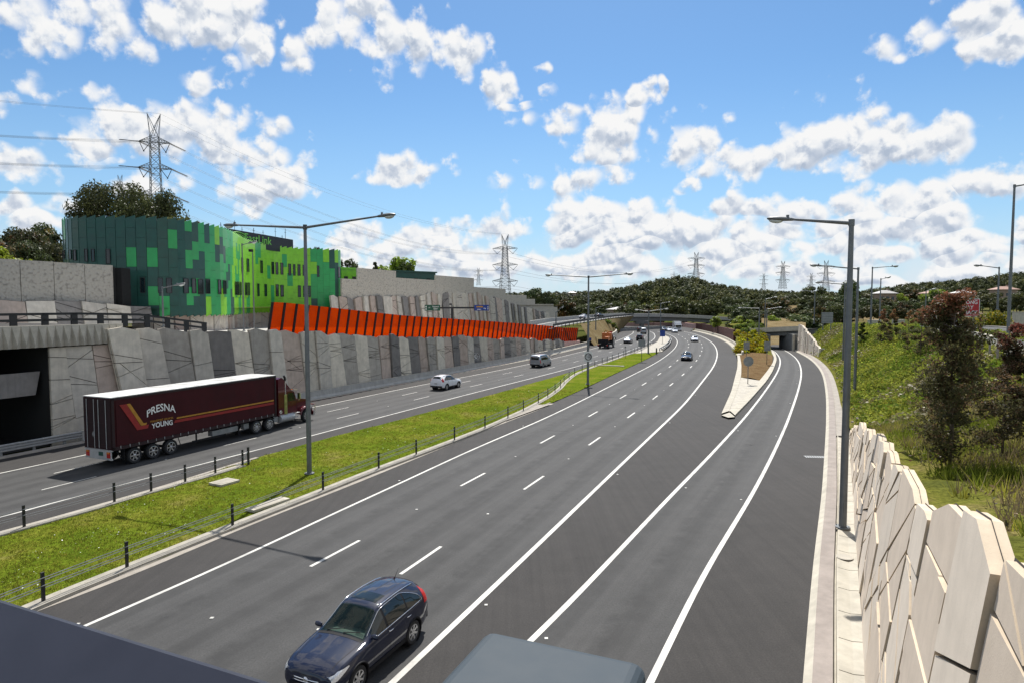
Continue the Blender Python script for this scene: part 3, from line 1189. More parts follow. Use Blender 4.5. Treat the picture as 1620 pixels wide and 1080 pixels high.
def carve(poly, rng, cuts, keep=.55):
    pieces = [poly]
    for (n, c) in cuts:
        k = max(range(len(pieces)), key=lambda i: area(pieces[i])) if rng.random() < keep else None
        new = []
        for i, p in enumerate(pieces):
            if k is not None and i != k:
                new.append(p); continue
            A = clip(p, n, c); B = clip(p, (-n[0], -n[1]), -c)
            if len(A) >= 3 and len(B) >= 3 and min(area(A), area(B)) > .12:
                new += [A, B]
            else:
                new.append(p)
        pieces = new
    return pieces


def panel_mesh(pieces, o, U, Nn, lean, gap, back, depth, mat_face, mat_edge, mat_joint, mats, parent, name='panel', jitter=0.0, rng=rnd, joint_back=-.02):
    mb = MB()
    Z = Vector((0, 0, 1))

    def w(p, d):
        return o + U * p[0] + Z * p[1] + Nn * (d - lean * p[1])
    for p in pieces:
        q = inset(p, gap)
        if len(q) < 3: continue
        d = depth + rng.uniform(0, jitter)
        tx = rng.uniform(-1, 1) * jitter * .25
        cx = sum(a[0] for a in q) / len(q)
        fr = [w(a, d + (a[0] - cx) * tx) for a in q]
        bk = [w(a, back) for a in q]
        mb.poly(fr, 0)
        m = len(q)
        for i in range(m):
            j = (i + 1) % m
            mb.poly([fr[j], fr[i], bk[i], bk[j]], 1)
        mb.poly(bk[::-1], 1)
    # dark joint sheet a little behind the face
    allp = [a for p in pieces for a in p]
    for p in pieces:
        mb.poly([w((a[0], a[1] if a[1] < 1e9 else a[1]), joint_back) for a in inset(p, -.001 if False else 0.0) or p], 2)
    return mb.build(name, mats, parent, world=True)


def wall_run(parent, C, s0, s1, width, base_f, top_f, mats4, rng, lean=0.0, shift=(-.5, .2), gap=.03, depth=.12, jitter=.05, back=-.2, yaw=.1, ncuts=(3, 5),
             edge=None, peak=.25, side=1, joint_back=-.02, top_cut=None, fan=False, first=None):
    """panels along the ground curve C between s0 and s1; the face looks to the right of the curve"""
    n = max(1, int(round((s1 - s0) / width)))
    ss = [s0 + (s1 - s0) * k / n for k in range(n + 1)]
    sh = [rng.uniform(*shift) for _ in ss]
    if first is not None: sh[0] = first
    tops = [rng.uniform(-peak, peak) for _ in ss]
    last = None
    for k in range(n):
        a, b = cat_at(C, ss[k]), cat_at(C, ss[k + 1])
        za, zb = base_f(a), base_f(b)
        o = Vector((a[0], a[1], za))
        U = Vector((b[0] - a[0], b[1] - a[1], 0)); L = U.length; U.normalize()
        Nn = Vector((U.y, -U.x, 0))
        yw = rng.choice((-1, 1)) * rng.uniform(.4, 1) * yaw
        Uy = (U * math.cos(yw) + Nn * math.sin(yw)).normalized()
        o2 = o + (U * L / 2) - Uy * (L / 2)
        Ny = Vector((Uy.y, -Uy.x, 0))
        ha = top_f(a) - za; hb = top_f(b) - za
        if max(ha, hb) < .3: continue
        ha += tops[k] + rng.uniform(0, peak) * .6
        hb += tops[k + 1] - rng.uniform(0, peak) * .6
        fa, fb = sh[k] * ha / 8, sh[k + 1] * hb / 8
        quad = [(0, -.1), (L, zb - za - .1), (L + fb, max(.2, hb)), (fa, max(.2, ha))]
        if peak > .2:
            t = rng.uniform(.25, .75)
            quad = quad[:3] + [(fa + (L + fb - fa) * t, max(.2, ha + (hb - ha) * t + rng.uniform(.1, 1.0) * peak))] + quad[3:]
        h = (ha + hb) / 2
        cuts = []
        if fan:
            # ribs that fan out from one edge of the panel, and a level joint or two
            for _f in range(rng.randint(1, 2)):
                sg = rng.choice((-1, 1)); px_ = (L * 1.15 if sg > 0 else -L * .15); py_ = rng.uniform(.15, .85) * h
                a0 = rng.uniform(-.35, .1)
                for i_ in range(rng.randint(2, 4)):
                    ang = (a0 + i_ * rng.uniform(.14, .24)) * sg
                    nv = (-math.sin(ang), math.cos(ang))
                    cuts.append((nv, nv[0] * px_ + nv[1] * py_))
        for _ in range(rng.randint(*ncuts)):
            ang = rng.choice((rng.uniform(-.12, .12), rng.uniform(.25, .7), rng.uniform(-.7, -.25)))
            nv = (-math.sin(ang), math.cos(ang))
            pt = (rng.uniform(.2, .8) * L, rng.uniform(.12, .92) * h)
            cuts.append((nv, nv[0] * pt[0] + nv[1] * pt[1]))
        mf = rng.choice([m for m in mats4 if m is not last] or mats4)
        last = mf
        panel_mesh(carve(quad, rng, cuts, .25 if fan else .55), o2, Uy, Ny, lean, gap, back, depth, 0, 1, 2, [mf, edge or mf, M['joint']], parent, jitter=jitter, rng=rng, joint_back=joint_back)


# --- left retaining wall along the freeway
W1 = offset(BL, -1.25)


def w1_top(p):
    return float(np.interp(p[1], [40, 51, 69, 84, 105, 140, 150], [8.25, 8.1, 6.9, 5.65, 4.45, 2.0, 1.4]))


left_wall = thing('retaining_wall', 'long grey retaining wall of slanting cast panels under the orange screen', 'retaining wall', (W1[60][0], W1[60][1], 0))
sA = near_s(W1, G(68, 694)) - 1.5; sB = near_s(W1, G(165, 676)); sE = near_s(W1, G(899, 554))
pm4 = [M['pan0'], M['pan3'], M['pan1'], M['pan2'], M['pan4']]
rg = random.Random(5)
wall_run(left_wall, W1, sA, sB, 2.0, lambda p: 0.0, lambda p: 6.85, pm4, rg, shift=(-1.1, -.7), peak=.0, yaw=.06, ncuts=(1, 2), gap=.022, fan=True, first=0.0)
wall_run(left_wall, offset(BL, -1.0), sB, sE, 2.15, lambda p: 0.0, w1_top, pm4, rg, shift=(-1.7, -.7), peak=.26, yaw=.17, ncuts=(1, 2), gap=.024, fan=True)
mb = MB()
c = sub_curve(W1, sB, sE)
rows = []
for p in c:
    h = w1_top(p) - .25
    n_ = 1
    rows.append([(p[0] - .3, p[1] + .1, 0), (p[0] - .3, p[1] + .1, h), (p[0] - .9, p[1] + .4, h), (p[0] - .9, p[1] + .4, 0)])
mb.grid(rows); mb.poly(rows[0])
mb.build('wall_core', M['conc_dark'], left_wall, world=True)

# concrete barrier in front of it
bar = thing('concrete_barrier', 'low grey concrete barrier running along the foot of the panel wall', 'barrier', G(132, 700))
sb0 = near_s(BL, G(124, 701)); sb1 = near_s(BL, G(958, 538))
mb = MB()
sweep(mb, sub_curve(BL, sb0, sb1), [(-.45, -.05), (-.42, .84), (-.40, .86), (-.18, .86), (-.16, .84), (-.12, .30), (.06, .09), (.06, -.05)])
mb.build('barrier_wall', M['conc_bar'], bar, world=True)
mb = MB()
sweep(mb, sub_curve(BL, sb0, sb1), [(-.43, .862), (-.41, .875), (-.17, .875), (-.15, .862)])
mb.build('coping', M['channel'], bar, world=True)
mb = MB()
sweep(mb, sub_curve(BL, sb0, sb1), [(.07, -.05), (.07, .015), (.45, .012), (.45, -.05)])
tag(mb.build('barrier_gutter', M['channel']), kind='structure')

# steel guard rail that joins it
gr_ = thing('guard_rail', 'galvanised steel guard rail in front of the dark underpass opening', 'guard rail', G(40, 718))
c = sub_curve(BL, 0, sb0 + .2)
mb = MB()
sweep(mb, c, [(-.32, .34), (-.24, .38), (-.24, .45), (-.33, .50), (-.24, .56), (-.24, .64), (-.33, .69), (-.24, .74), (-.24, .80), (-.32, .84), (-.335, .84), (-.26, .80), (-.26, .74),
              (-.35, .69), (-.26, .64), (-.26, .56), (-.35, .50), (-.26, .45), (-.26, .38), (-.335, .34)])
mb.build('rail', M['steel'], gr_, world=True)
S_ = clen(c)[-1]
s = 1.0
while s < S_ - 1:
    q = cat_at(c, s); nn = normals(c)[min(int(s), len(c) - 1)]
    mb = MB(); mb.box((q[0] - nn[0] * .45, q[1] - nn[1] * .45, .4), (.1, .15, .8), rz=rad(-25))
    mb.build('post', M['steel'], gr_, world=True)
    s += 2.0
mb = MB()
sweep(mb, c, [(-.3, -.05), (-.3, .13), (.0, .12), (.05, -.05)])
tag(mb.build('guard_rail_kerb', M['conc_kerb']), kind='structure')

# --- underpass opening, beam and deck above it
# freeway direction at the opening
t0 = Vector((*(cat_at(W1, sA + 2) - cat_at(W1, sA - 2)), 0)).normalized()
n0 = Vector((t0.y, -t0.x, 0))
oA = Vector((*cat_at(W1, sA), 0))
und = thing('underpass', 'dark underpass opening beside the first wall panels, with pale hanging beams', 'underpass', tuple(oA))
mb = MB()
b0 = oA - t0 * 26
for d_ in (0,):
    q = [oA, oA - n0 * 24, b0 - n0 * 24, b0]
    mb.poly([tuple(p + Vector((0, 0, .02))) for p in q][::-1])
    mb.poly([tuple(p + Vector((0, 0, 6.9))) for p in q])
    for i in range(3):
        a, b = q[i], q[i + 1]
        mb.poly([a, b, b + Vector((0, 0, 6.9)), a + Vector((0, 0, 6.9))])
mb.build('chamber', M['shadeblack'], und, world=True)
ctr = oA - t0 * 13
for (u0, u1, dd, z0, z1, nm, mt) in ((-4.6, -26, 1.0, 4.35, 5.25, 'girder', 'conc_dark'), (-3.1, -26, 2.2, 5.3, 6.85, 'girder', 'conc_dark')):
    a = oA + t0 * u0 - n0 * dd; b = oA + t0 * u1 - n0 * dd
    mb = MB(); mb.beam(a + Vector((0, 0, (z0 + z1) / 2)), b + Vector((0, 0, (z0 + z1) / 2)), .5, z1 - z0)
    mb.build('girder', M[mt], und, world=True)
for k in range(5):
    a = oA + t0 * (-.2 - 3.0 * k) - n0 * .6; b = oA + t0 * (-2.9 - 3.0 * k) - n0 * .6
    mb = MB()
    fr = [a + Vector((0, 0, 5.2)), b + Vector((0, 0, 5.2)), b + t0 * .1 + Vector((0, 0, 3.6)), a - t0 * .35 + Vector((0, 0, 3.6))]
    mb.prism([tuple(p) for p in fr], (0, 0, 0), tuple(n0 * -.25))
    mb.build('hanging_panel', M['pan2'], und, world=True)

bridge_l = thing('ramp_bridge', 'ribbed pale bridge parapet spanning the dark underpass at the left edge', 'bridge', tuple(oA + t0 * 4))
p1 = Vector((*cat_at(offset(BL, -.95), sB - .2), 0)); p0 = p1 - t0 * 34
zt, zb = 8.38, 6.92
mb = MB()
mb.prism([tuple(p0 - n0 * .2 + Vector((0, 0, zb))), tuple(p1 - n0 * .2 + Vector((0, 0, zb))), tuple(p1 - n0 * .9 + Vector((0, 0, zb))), tuple(p0 - n0 * .9 + Vector((0, 0, zb)))], (0, 0, 0), (0, 0, zt - zb - .05))
mb.build('edge_beam', M['conc_dark'], bridge_l, world=True)
# fluted face: each flute is a leaning wedge
mb = MB()
L = (p1 - p0).length
wf = .55
k = 0
while (k + 1) * wf < L:
    a = p1 - t0 * (k * wf); b = p1 - t0 * ((k + 1) * wf)
    m_ = p1 - t0 * ((k + .72) * wf)
    Z = Vector((0, 0, 1))
    A0, B0, A1, B1 = a + Z * zb, b + Z * zb, a + Z * zt, b + Z * zt
    Ml = m_ + Z * (zb + .22) + n0 * .30
    Mb = m_ + Z * zb + n0 * .22
    mb.poly([A1, Ml, B1][::-1]); mb.poly([A0, A1, Ml, Mb][::-1]); mb.poly([B1, B0, Mb, Ml][::-1])
    mb.poly([A1, B1, B1 - n0 * .3, A1 - n0 * .3]); mb.poly([A0, Mb, B0])
    k += 1
mb.build('fluted_face', M['channel'], bridge_l, world=True)
mb = MB()
q = [p0 - n0 * .9, p1 + t0 * 2 - n0 * .9, p1 + t0 * 2 - n0 * 16, p0 - n0 * 16]
mb.poly([tuple(p + Vector((0, 0, 8.15))) for p in q][::-1])
mb.build('deck', M['shoulder'], bridge_l, world=True)

# black twin-rail fence on the deck edge
rf = thing('bridge_railing', 'black steel railing with stout posts along the ribbed bridge parapet', 'railing', tuple(p1 + Vector((0, 0, 8.3))))
pe = p1 + t0 * 9.0 - n0 * 1.2
line = [p0 - n0 * .7, p1 - t0 * 3 - n0 * .7, p1 + t0 * 2 - n0 * .95, pe - n0 * .4]
zz = [9.15, 9.15, 9.0, 8.1]
for dz in (0, -.42):
    mb = MB()
    for i in range(3):
        mb.beam(line[i] + Vector((0, 0, zz[i] + dz)), line[i + 1] + Vector((0, 0, zz[i + 1] + dz)), .16, .17)
    mb.build('rail', M['darksteel'], rf, world=True)
Ltot = [(line[i + 1] - line[i]).length for i in range(3)]
s = 0.8
while s < sum(Ltot) - .2:
    i, r_ = 0, s
    while r_ > Ltot[i]: r_ -= Ltot[i]; i += 1
    t = r_ / Ltot[i]
    q = line[i].lerp(line[i + 1], t); z1 = zz[i] + (zz[i + 1] - zz[i]) * t
    mb = MB()
    mb.box((q.x, q.y, z1 - .45), (.16, .42, .98), rz=math.atan2(t0.y, t0.x) - math.pi / 2 + .0)
    mb.build('post', M['darksteel'], rf, world=True)
    s += 2.0

# --- raised ramp between the two wall lines, falling away from the camera
W2 = offset(BL, -17.6)


def ramp_z(x, y, t=0):
    return float(np.interp(y, [30, 60, 90, 140, 170, 300], [8.1, 8.0, 6.6, 5.0, 4.9, 4.9]))


def ramp_mix(x, y, t):
    """t: 0 at the far wall, 1 at the lower wall"""
    lowz = w1_top((x, y)) - .3
    return ramp_z(x, y) * (1 - t) + min(lowz, ramp_z(x, y)) * t


sR0 = sB - 1
c1 = sub_curve(offset(BL, -1.6), sR0, near_s(BL, G(899, 554)) + 6)
c2 = np.array([(p[0] + normals(BL)[0][0] * 0, p[1]) for p in offset(c1, -27)])
mb = MB()
strip(mb, c2, c1, 0, n=60, cols=8, zf=ramp_mix)
tag(mb.build('ramp_embankment', M['conc_bar']), kind='structure')

# --- orange acrylic screen on the wall top
scr = thing('orange_screen', 'long translucent orange acrylic screen with dark posts above the panel wall', 'noise screen', (W1[70][0], W1[70][1], 6.5))
Cs = offset(BL, -1.75)
s_a, s_b = near_s(Cs, at(424, 524, 66)) - 1.1, near_s(Cs, at(937, 540, 150))


def scr_base(p):
    return float(np.interp(p[1], [60, 66, 84, 105, 128, 140, 152], [7.0, 6.85, 5.5, 4.2, 2.7, 1.75, 1.25]))


def scr_h(p):
    return float(np.interp(p[1], [60, 66, 84, 128, 150], [3.15, 3.1, 2.85, 2.9, 3.0]))


npan = 58
ss = np.linspace(s_a, s_b, npan + 1)
lean_n, lean_t = .13, .10
prev = None
for k, s in enumerate(ss):
    q = cat_at(Cs, s); tt = cat_at(Cs, s + 1) - cat_at(Cs, s - 1); tt /= np.linalg.norm(tt)
    T = Vector((tt[0], tt[1], 0)); Nn = Vector((T.y, -T.x, 0))
    z = scr_base(q); h = scr_h(q)
    a = Vector((q[0], q[1], z - .3))
    b = a + Nn * (lean_n * h) + T * (lean_t * h) + Vector((0, 0, h + .3))
    mb = MB(); mb.beam(a + Nn * .09, b + Nn * .09, .27, .10, up=tuple(Nn))
    mb.build('post', M['post_dark'], scr, world=True)
    if prev is not None:
        pa, pb = prev
        e = (a - pa).normalized() * .03
        mb = MB()
        F = [pa + e, a - e, b - e, pb + e]
        off = (a - pa).cross(pb - pa).normalized() * -.02
        mb.prism([tuple(p) for p in F], (0, 0, 0), tuple(off))
        mb.build('panel', M['orange'], scr, world=True)
    prev = (a, b)
# low pinkish plinth beyond the end of the panel wall
pl = thing('plinth_wall', 'low pinkish plinth wall under the far end of the orange screen', 'wall', G(920, 548))
mb = MB()
cc = sub_curve(offset(BL, -1.2), sE, s_b + 2)
rows = []
for p in cc:
    zt_ = scr_base(p) + .05
    rows.append([(p[0], p[1], 0), (p[0], p[1], zt_), (p[0] - .5, p[1] + .25, zt_), (p[0] - .5, p[1] + .25, 0)])
mb.grid(rows); mb.poly(rows[0]); mb.poly(rows[-1][::-1])
mb.build('plinth', M['pinkwall'], pl, world=True)
mb = MB()
rows = [[(p[0] + .06, p[1] - .03, .25), (p[0] + .06, p[1] - .03, .75)] for p in cc[:-6]]
mb.grid(rows)
mb.build('painted_band', M['truckorange'], pl, world=True)

# --- upper walls: lower run of angular panels, pebbled noise wall over it
tdir = Vector((.42, .907, 0)).normalized()
ndir = Vector((tdir.y, -tdir.x, 0))


def line_pts(p, d, L, n=2):
    return np.array([[p[0] + d[0] * L * k / (n - 1), p[1] + d[1] * L * k / (n - 1)] for k in range(n)])


up_l = thing('retaining_wall', 'short band of angular grey panels behind the black bridge railing', 'retaining wall', (-45, 60, 8))
A_ = Vector((-36 - .42 * 48, 76 - .907 * 48, 0)); B_ = Vector((-36 - .42 * 6, 76 - .907 * 6, 0))
CU = line_pts(A_, (B_ - A_).normalized(), (B_ - A_).length, 60)
wall_run(up_l, CU, 0, clen(CU)[-1], 2.5, lambda p: 7.9, lambda p: float(np.interp(p[1], [30, 60, 64, 70.6], [10.35, 10.2, 9.95, 9.5])), pm4, rg, shift=(-.6, .6), peak=.12, yaw=.1, lean=.2, ncuts=(1, 3))
nw_l = thing('noise_wall', 'pebbled grey concrete noise wall in front of the dark green facade', 'noise wall', (-42, 62, 10))
Cn = offset(CU, -1.0)
sN1 = near_s(Cn, (-39.9, 67.6))
n = 13
for k in range(n):
    a = cat_at(Cn, sN1 - (n - k) * 2.9); b = cat_at(Cn, sN1 - (n - k - 1) * 2.9)
    d_ = (b - a) / np.linalg.norm(b - a) * .03
    z1 = 13.75 + .02 * (n - k)
    mb = MB()
    mb.prism([(a[0] + d_[0], a[1] + d_[1], 9.6), (b[0] - d_[0], b[1] - d_[1], 9.6), (b[0] - d_[0] - .25, b[1] - d_[1] + .12, 9.6), (a[0] + d_[0] - .25, a[1] + d_[1] + .12, 9.6)], (0, 0, 0), (0, 0, z1 - 9.6))
    mb.build('wall_panel', M['rock'], nw_l, world=True)
q = cat_at(Cn, sN1)
mb = MB(); mb.beam((q[0] + .0, q[1] + .1, 9.0), (q[0] + .0, q[1] + .1, 13.6), .2, .2)
mb.beam((q[0] - .4, q[1] + 1.2, 9.0), (q[0] - .4, q[1] + 1.2, 13.55), 1.6, 2.0)
mb.build('dark_gap_block', M['black'], nw_l, world=True)  # black block put where the open gap is only dark with shade

# right of the building
up_r = thing('retaining_wall', 'long upper wall of pale angular panels behind the orange screen', 'retaining wall', (-20, 137, 6))
A_ = Vector((-30.6, 112.5, 0)); D_ = Vector((50, 116, 0)).normalized()
CUr = line_pts(A_, D_, 118, 120)


def upr_top(p):
    # surveyed crest of the angular panels
    return float(np.interp(p[1], [112, 117, 128, 137, 145, 156, 168, 180, 195, 213, 222], [10.9, 10.9, 11.0, 11.2, 12.0, 12.4, 12.2, 10.6, 8.4, 6.5, 6.0]))


wall_run(up_r, CUr, 0, 108, 2.3, lambda p: ramp_z(p[0], p[1]) - 2.0, upr_top, [M['pan0'], M['pan3'], M['pan1'], M['pan0'], M['pan2']], rg, shift=(-.7, .5), peak=.35, yaw=.22, lean=.1, ncuts=(2, 4), gap=.05)
nw_r = thing('noise_wall', 'stepped pale noise wall descending along the skyline behind the sign gantry', 'noise wall', (-16, 145, 12))
Cr = offset(CUr, -.9)
steps = [(541, 566, 440), (566, 627, 422.5), (627, 689, 437.5), (689, 750, 434), (750, 800, 452.5), (800, 833, 464.6), (833, 846.5, 472.5), (846.5, 876, 479.5), (876, 901, 484.3), (901, 934, 491)]


def wall_at(px):
    """point of the wall line seen in the surveyed column px"""
    u = (px - 810) / FOC
    d = ray(px, 480)
    k = d.x / d.y
    i = np.argmin(np.abs(Cr[:, 0] - k * Cr[:, 1]))
    # refine
    best = min(np.linspace(max(0, clen(Cr)[i] - 2), clen(Cr)[i] + 2, 41), key=lambda s: abs(cat_at(Cr, s)[0] - k * cat_at(Cr, s)[1]))
    return cat_at(Cr, best)


for (x0, x1, yt) in steps:
    a, b = wall_at(x0), wall_at(x1)
    if x1 > 925: b = a + (b - a) * 1.0
    z1 = at(x0, yt, a[1]).z * .5 + at(x1, yt + (x1 - x0) * .13, b[1]).z * .5
    d_ = (b - a); Ld = np.linalg.norm(d_)
    k_ = max(1, int(round(Ld / 4.0)))
    d_ = d_ / Ld
    for j in range(k_):
        p_, q_ = a + d_ * (Ld * j / k_ + .02), a + d_ * (Ld * (j + 1) / k_ - .02)
        mb = MB()
        mb.prism([(p_[0], p_[1], 5.0), (q_[0], q_[1], 5.0), (q_[0] - .25, q_[1] + .12, 5.0), (p_[0] - .25, p_[1] + .12, 5.0)], (0, 0, 0), (0, 0, z1 - 5))
        mb.build('wall_panel', M['rock2'], nw_r, world=True)

# plateau behind the walls
mb = MB()
pp = [(-30.9, 113.2), (20, 231), (-60, 300), (-400, 300), (-500, 60), (-300, -30), (-62, 22), (-38.6, 70.5), (-37.2, 76), (-36.5, 90), (-35, 108)]
mb.poly([(x, y, 9.3) for x, y in pp])
tag(mb.build('plateau_ground', M['field']), kind='structure')

# --- right-hand abutment wall of leaning pale panels
wr_b = Vector((9.52 - .4975 * 26, 17.10 - 26, 0)); wr_d = Vector((.4975, 1, 0)).normalized()
CWr = np.array([[wr_b.x + wr_d.x * s, wr_b.y + wr_d.y * s] for s in np.arange(0, 63, .5)])[::-1]   # reversed: its right-hand side faces the road


def wr_top(p):
    return float(np.interp(p[1], [-10, 2, 6.9, 11, 16.3, 24, 33.5, 44, 47], [8.6, 8.0, 7.3, 6.55, 5.75, 4.9, 3.7, 1.7, .9]))


rw = thing('abutment_wall', 'pale leaning wall of large angular stone coloured panels right of the ramp', 'retaining wall', (9.43, 17.15, .2))
rg2 = random.Random(21)
wall_run(rw, CWr, 0.3, 54, 2.5, lambda p: .15, wr_top, [M['rp0'], M['rp0'], M['rp1']], rg2, lean=.12, shift=(.3, 2.4), gap=.03, depth=.03, jitter=.06, back=-.2, yaw=.012,
         ncuts=(5, 8), edge=M['redge'], peak=.24, joint_back=-.07)
# ------------------------------------------------------------------ the green building
ZT, ZB = 19.1, 8.6
top_px = [(97, 352), (100, 349.5), (112, 346), (140, 345), (185, 345), (230, 345.5), (262, 347), (290, 350.5), (320, 355.5), (350, 361.5), (365, 368), (376, 374), (384, 378.7), (392, 381.8), (402, 385), (419, 388.5), (434, 391), (449, 392.7), (464, 393.8), (480, 394.7),
          (508, 395.6), (526, 396.2), (534, 397), (538, 398)]
plan = [G(x, y, ZT) for x, y in top_px]
PLp = [np.array([p.x, p.y]) for p in plan]
# the ends turn back out of sight
first = PLp[0] + np.array([-2.5, 7.0]); last = PLp[-1] + np.array([-1.5, 6.0])
PL = [first + np.array([-1, 10.0]), first] + PLp + [last, last + np.array([-6, 10.0])]
PC = resample(PL, .25)
for _ in range(16):
    Q = PC.copy(); Q[1:-1] = (PC[:-2] + PC[1:-1] * 2 + PC[2:]) / 4; PC = Q
PC = resample(PC, .1)
cw = 1.05
ncol = int(clen(PC)[-1] / cw)
bld = thing('office_building', 'curved green office building clad in dark and lime shingle panels', 'building', (float(PC[len(PC) // 2][0]), float(PC[len(PC) // 2][1]), ZB))


def pxof(x, y, z):
    d = Vector((x, y, z - CAMH))
    # survey pixel of a point, used only to look up which shingle has which colour
    f = d.y * CP - d.z * SP
    v = d.y * SP + d.z * CP
    return 810 + FOC * d.x / f, 540 - FOC * v / f


def zr(r): return [(80 + a / 3.375, 320 + b / 3.375, 80 + c / 3.375, 320 + d / 3.375) for a, b, c, d in r]


MIDP = zr([(463, 60, 508, 135), (418, 192, 465, 295), (513, 293, 560, 392), (650, 148, 692, 248), (517, 497, 562, 560), (608, 497, 655, 640), (735, 110, 775, 155), (738, 255, 778, 352), (740, 450, 780, 550),
           (55, 80, 80, 150), (1090, 225, 1115, 300), (1240, 278, 1265, 358), (1155, 350, 1175, 430), (1265, 398, 1290, 475), (1178, 475, 1200, 560), (1340, 240, 1365, 300), (1048, 510, 1062, 600), (990, 235, 1015, 280), (1000, 500, 1018, 580)])
DARKP = zr([(735, 155, 775, 255), (815, 160, 850, 262), (778, 308, 815, 500), (880, 262, 910, 362), (905, 222, 935, 318), (937, 368, 960, 458), (742, 550, 782, 620), (960, 505, 980, 600), (735, 350, 778, 450),
            (1497, 240, 1512, 335), (1440, 372, 1463, 440), (1480, 445, 1500, 518), (1390, 517, 1418, 560), (1515, 350, 1530, 420), (1522, 480, 1534, 560)])
LIMEP = zr([(880, 168, 908, 268), (820, 550, 855, 615), (915, 503, 940, 605), (990, 180, 1005, 235), (975, 280, 990, 370), (980, 500, 1000, 600), (1390, 293, 1415, 365), (1460, 240, 1480, 330), (1418, 480, 1440, 560), (1516, 255, 1530, 305), (1510, 520, 1524, 560)])


def hit(rs, x, y):
    return any(a <= x <= c and b <= y <= d for a, b, c, d in rs)


def shingle(x, y):
    if hit(LIMEP, x, y): return 2
    if hit(DARKP, x, y): return 0
    if hit(MIDP, x, y): return 1
    if x < 297: return 0
    if x < 322 and y > 410: return 0 if y > 470 or rg.random() < .25 else 1
    if x < 367: return 1
    if x < 378: return 1 if rg.random() < .4 else 2
    if x < 491: return 2
    return 1


mb = MB()
rowh = (ZT - ZB) / 5
for k in range(ncol):
    a, b = cat_at(PC, k * cw), cat_at(PC, (k + 1) * cw)
    T = Vector((b[0] - a[0], b[1] - a[1], 0)).normalized(); Nn = Vector((T.y, -T.x, 0))
    xm, ym = (a + b) / 2
    o_ = rowh * (.5 if k % 2 else 0.0)
    zs = [ZB]
    z = ZB + (o_ if o_ else rowh)
    while z < ZT - .05:
        zs.append(z); z += rowh
    zs.append(ZT)
    for i in range(len(zs) - 1):
        z0, z1 = zs[i], zs[i + 1]
        px, py = pxof(xm, ym, (z0 + z1) / 2)
        mi = shingle(px, py)
        g_ = .012
        za0, zb0 = z0 + g_, z0 + g_
        za1, zb1 = z1 - g_, z1 - g_
        if i == 0: za0 -= .28
        if i == len(zs) - 2: zb1 += .32
        A = Vector((a[0], a[1], 0)) + Nn * .02 + T * g_; B = Vector((b[0], b[1], 0)) + Nn * .055 - T * g_
        q = [A + Vector((0, 0, za0)), B + Vector((0, 0, zb0)), B + Vector((0, 0, zb1)), A + Vector((0, 0, za1))]
        bk = [p - Nn * .06 for p in q]
        mb.poly(q, mi); mb.poly(bk[::-1], mi)
        for e in range(4):
            f = (e + 1) % 4
            mb.poly([q[f], q[e], bk[e], bk[f]], mi)
mb.build('shingle_cladding', [M['teal'], M['mid'], M['lime']], bld, world=True)
# solid body behind the shingles
inner = even(offset(PC, -.1), 90)
mb = MB()
mb.grid([[(p[0], p[1], ZB - .1), (p[0], p[1], ZT - .25)] for p in inner])
poly = [Vector((p[0], p[1], 0)) for p in inner]
for t in tessellate_polygon([poly]):
    mb.poly([(poly[i].x, poly[i].y, ZT - .6) for i in t]); mb.poly([(poly[i].x, poly[i].y, ZB) for i in t][::-1])
mb.build('body', M['buildblack'], bld, world=True)

WIN = zr([(105, 255, 117, 305), (128, 255, 144, 312), (186, 250, 202, 318), (222, 250, 240, 318), (298, 250, 322, 330), (64, 262, 70, 300), (75, 258, 82, 300),
          (478, 403, 505, 485), (570, 405, 597, 487), (615, 405, 645, 487), (705, 408, 730, 488), (748, 408, 770, 488), (782, 412, 810, 492), (823, 412, 845, 490), (890, 415, 905, 492), (917, 418, 932, 492),
          (980, 425, 989, 497), (993, 425, 1001, 497), (1006, 427, 1015, 497), (1034, 430, 1044, 498), (1049, 430, 1059, 498), (1100, 435, 1111, 503), (1138, 438, 1150, 503), (1200, 440, 1214, 503), (1225, 443, 1240, 505),
          (1318, 445, 1333, 508), (1345, 447, 1358, 508), (1375, 447, 1386, 508), (1018, 297, 1028, 372), (1047, 302, 1058, 373), (1120, 312, 1131, 380), (1180, 320, 1192, 385), (1202, 322, 1214, 387), (1227, 325, 1240, 388),
          (1270, 330, 1283, 392), (1295, 332, 1307, 393), (1320, 333, 1333, 394), (1345, 335, 1358, 395), (1422, 340, 1434, 400), (1463, 340, 1478, 403), (1525, 347, 1534, 405)])
PX = np.array([pxof(p[0], p[1], 14)[0] for p in PC])
vis = (np.arange(len(PC)) > near_s(PC, PLp[0]) / .1 - 3)


def facade_idx(px):
    d = np.abs(PX - px) + (~vis) * 999
    return int(d.argmin())


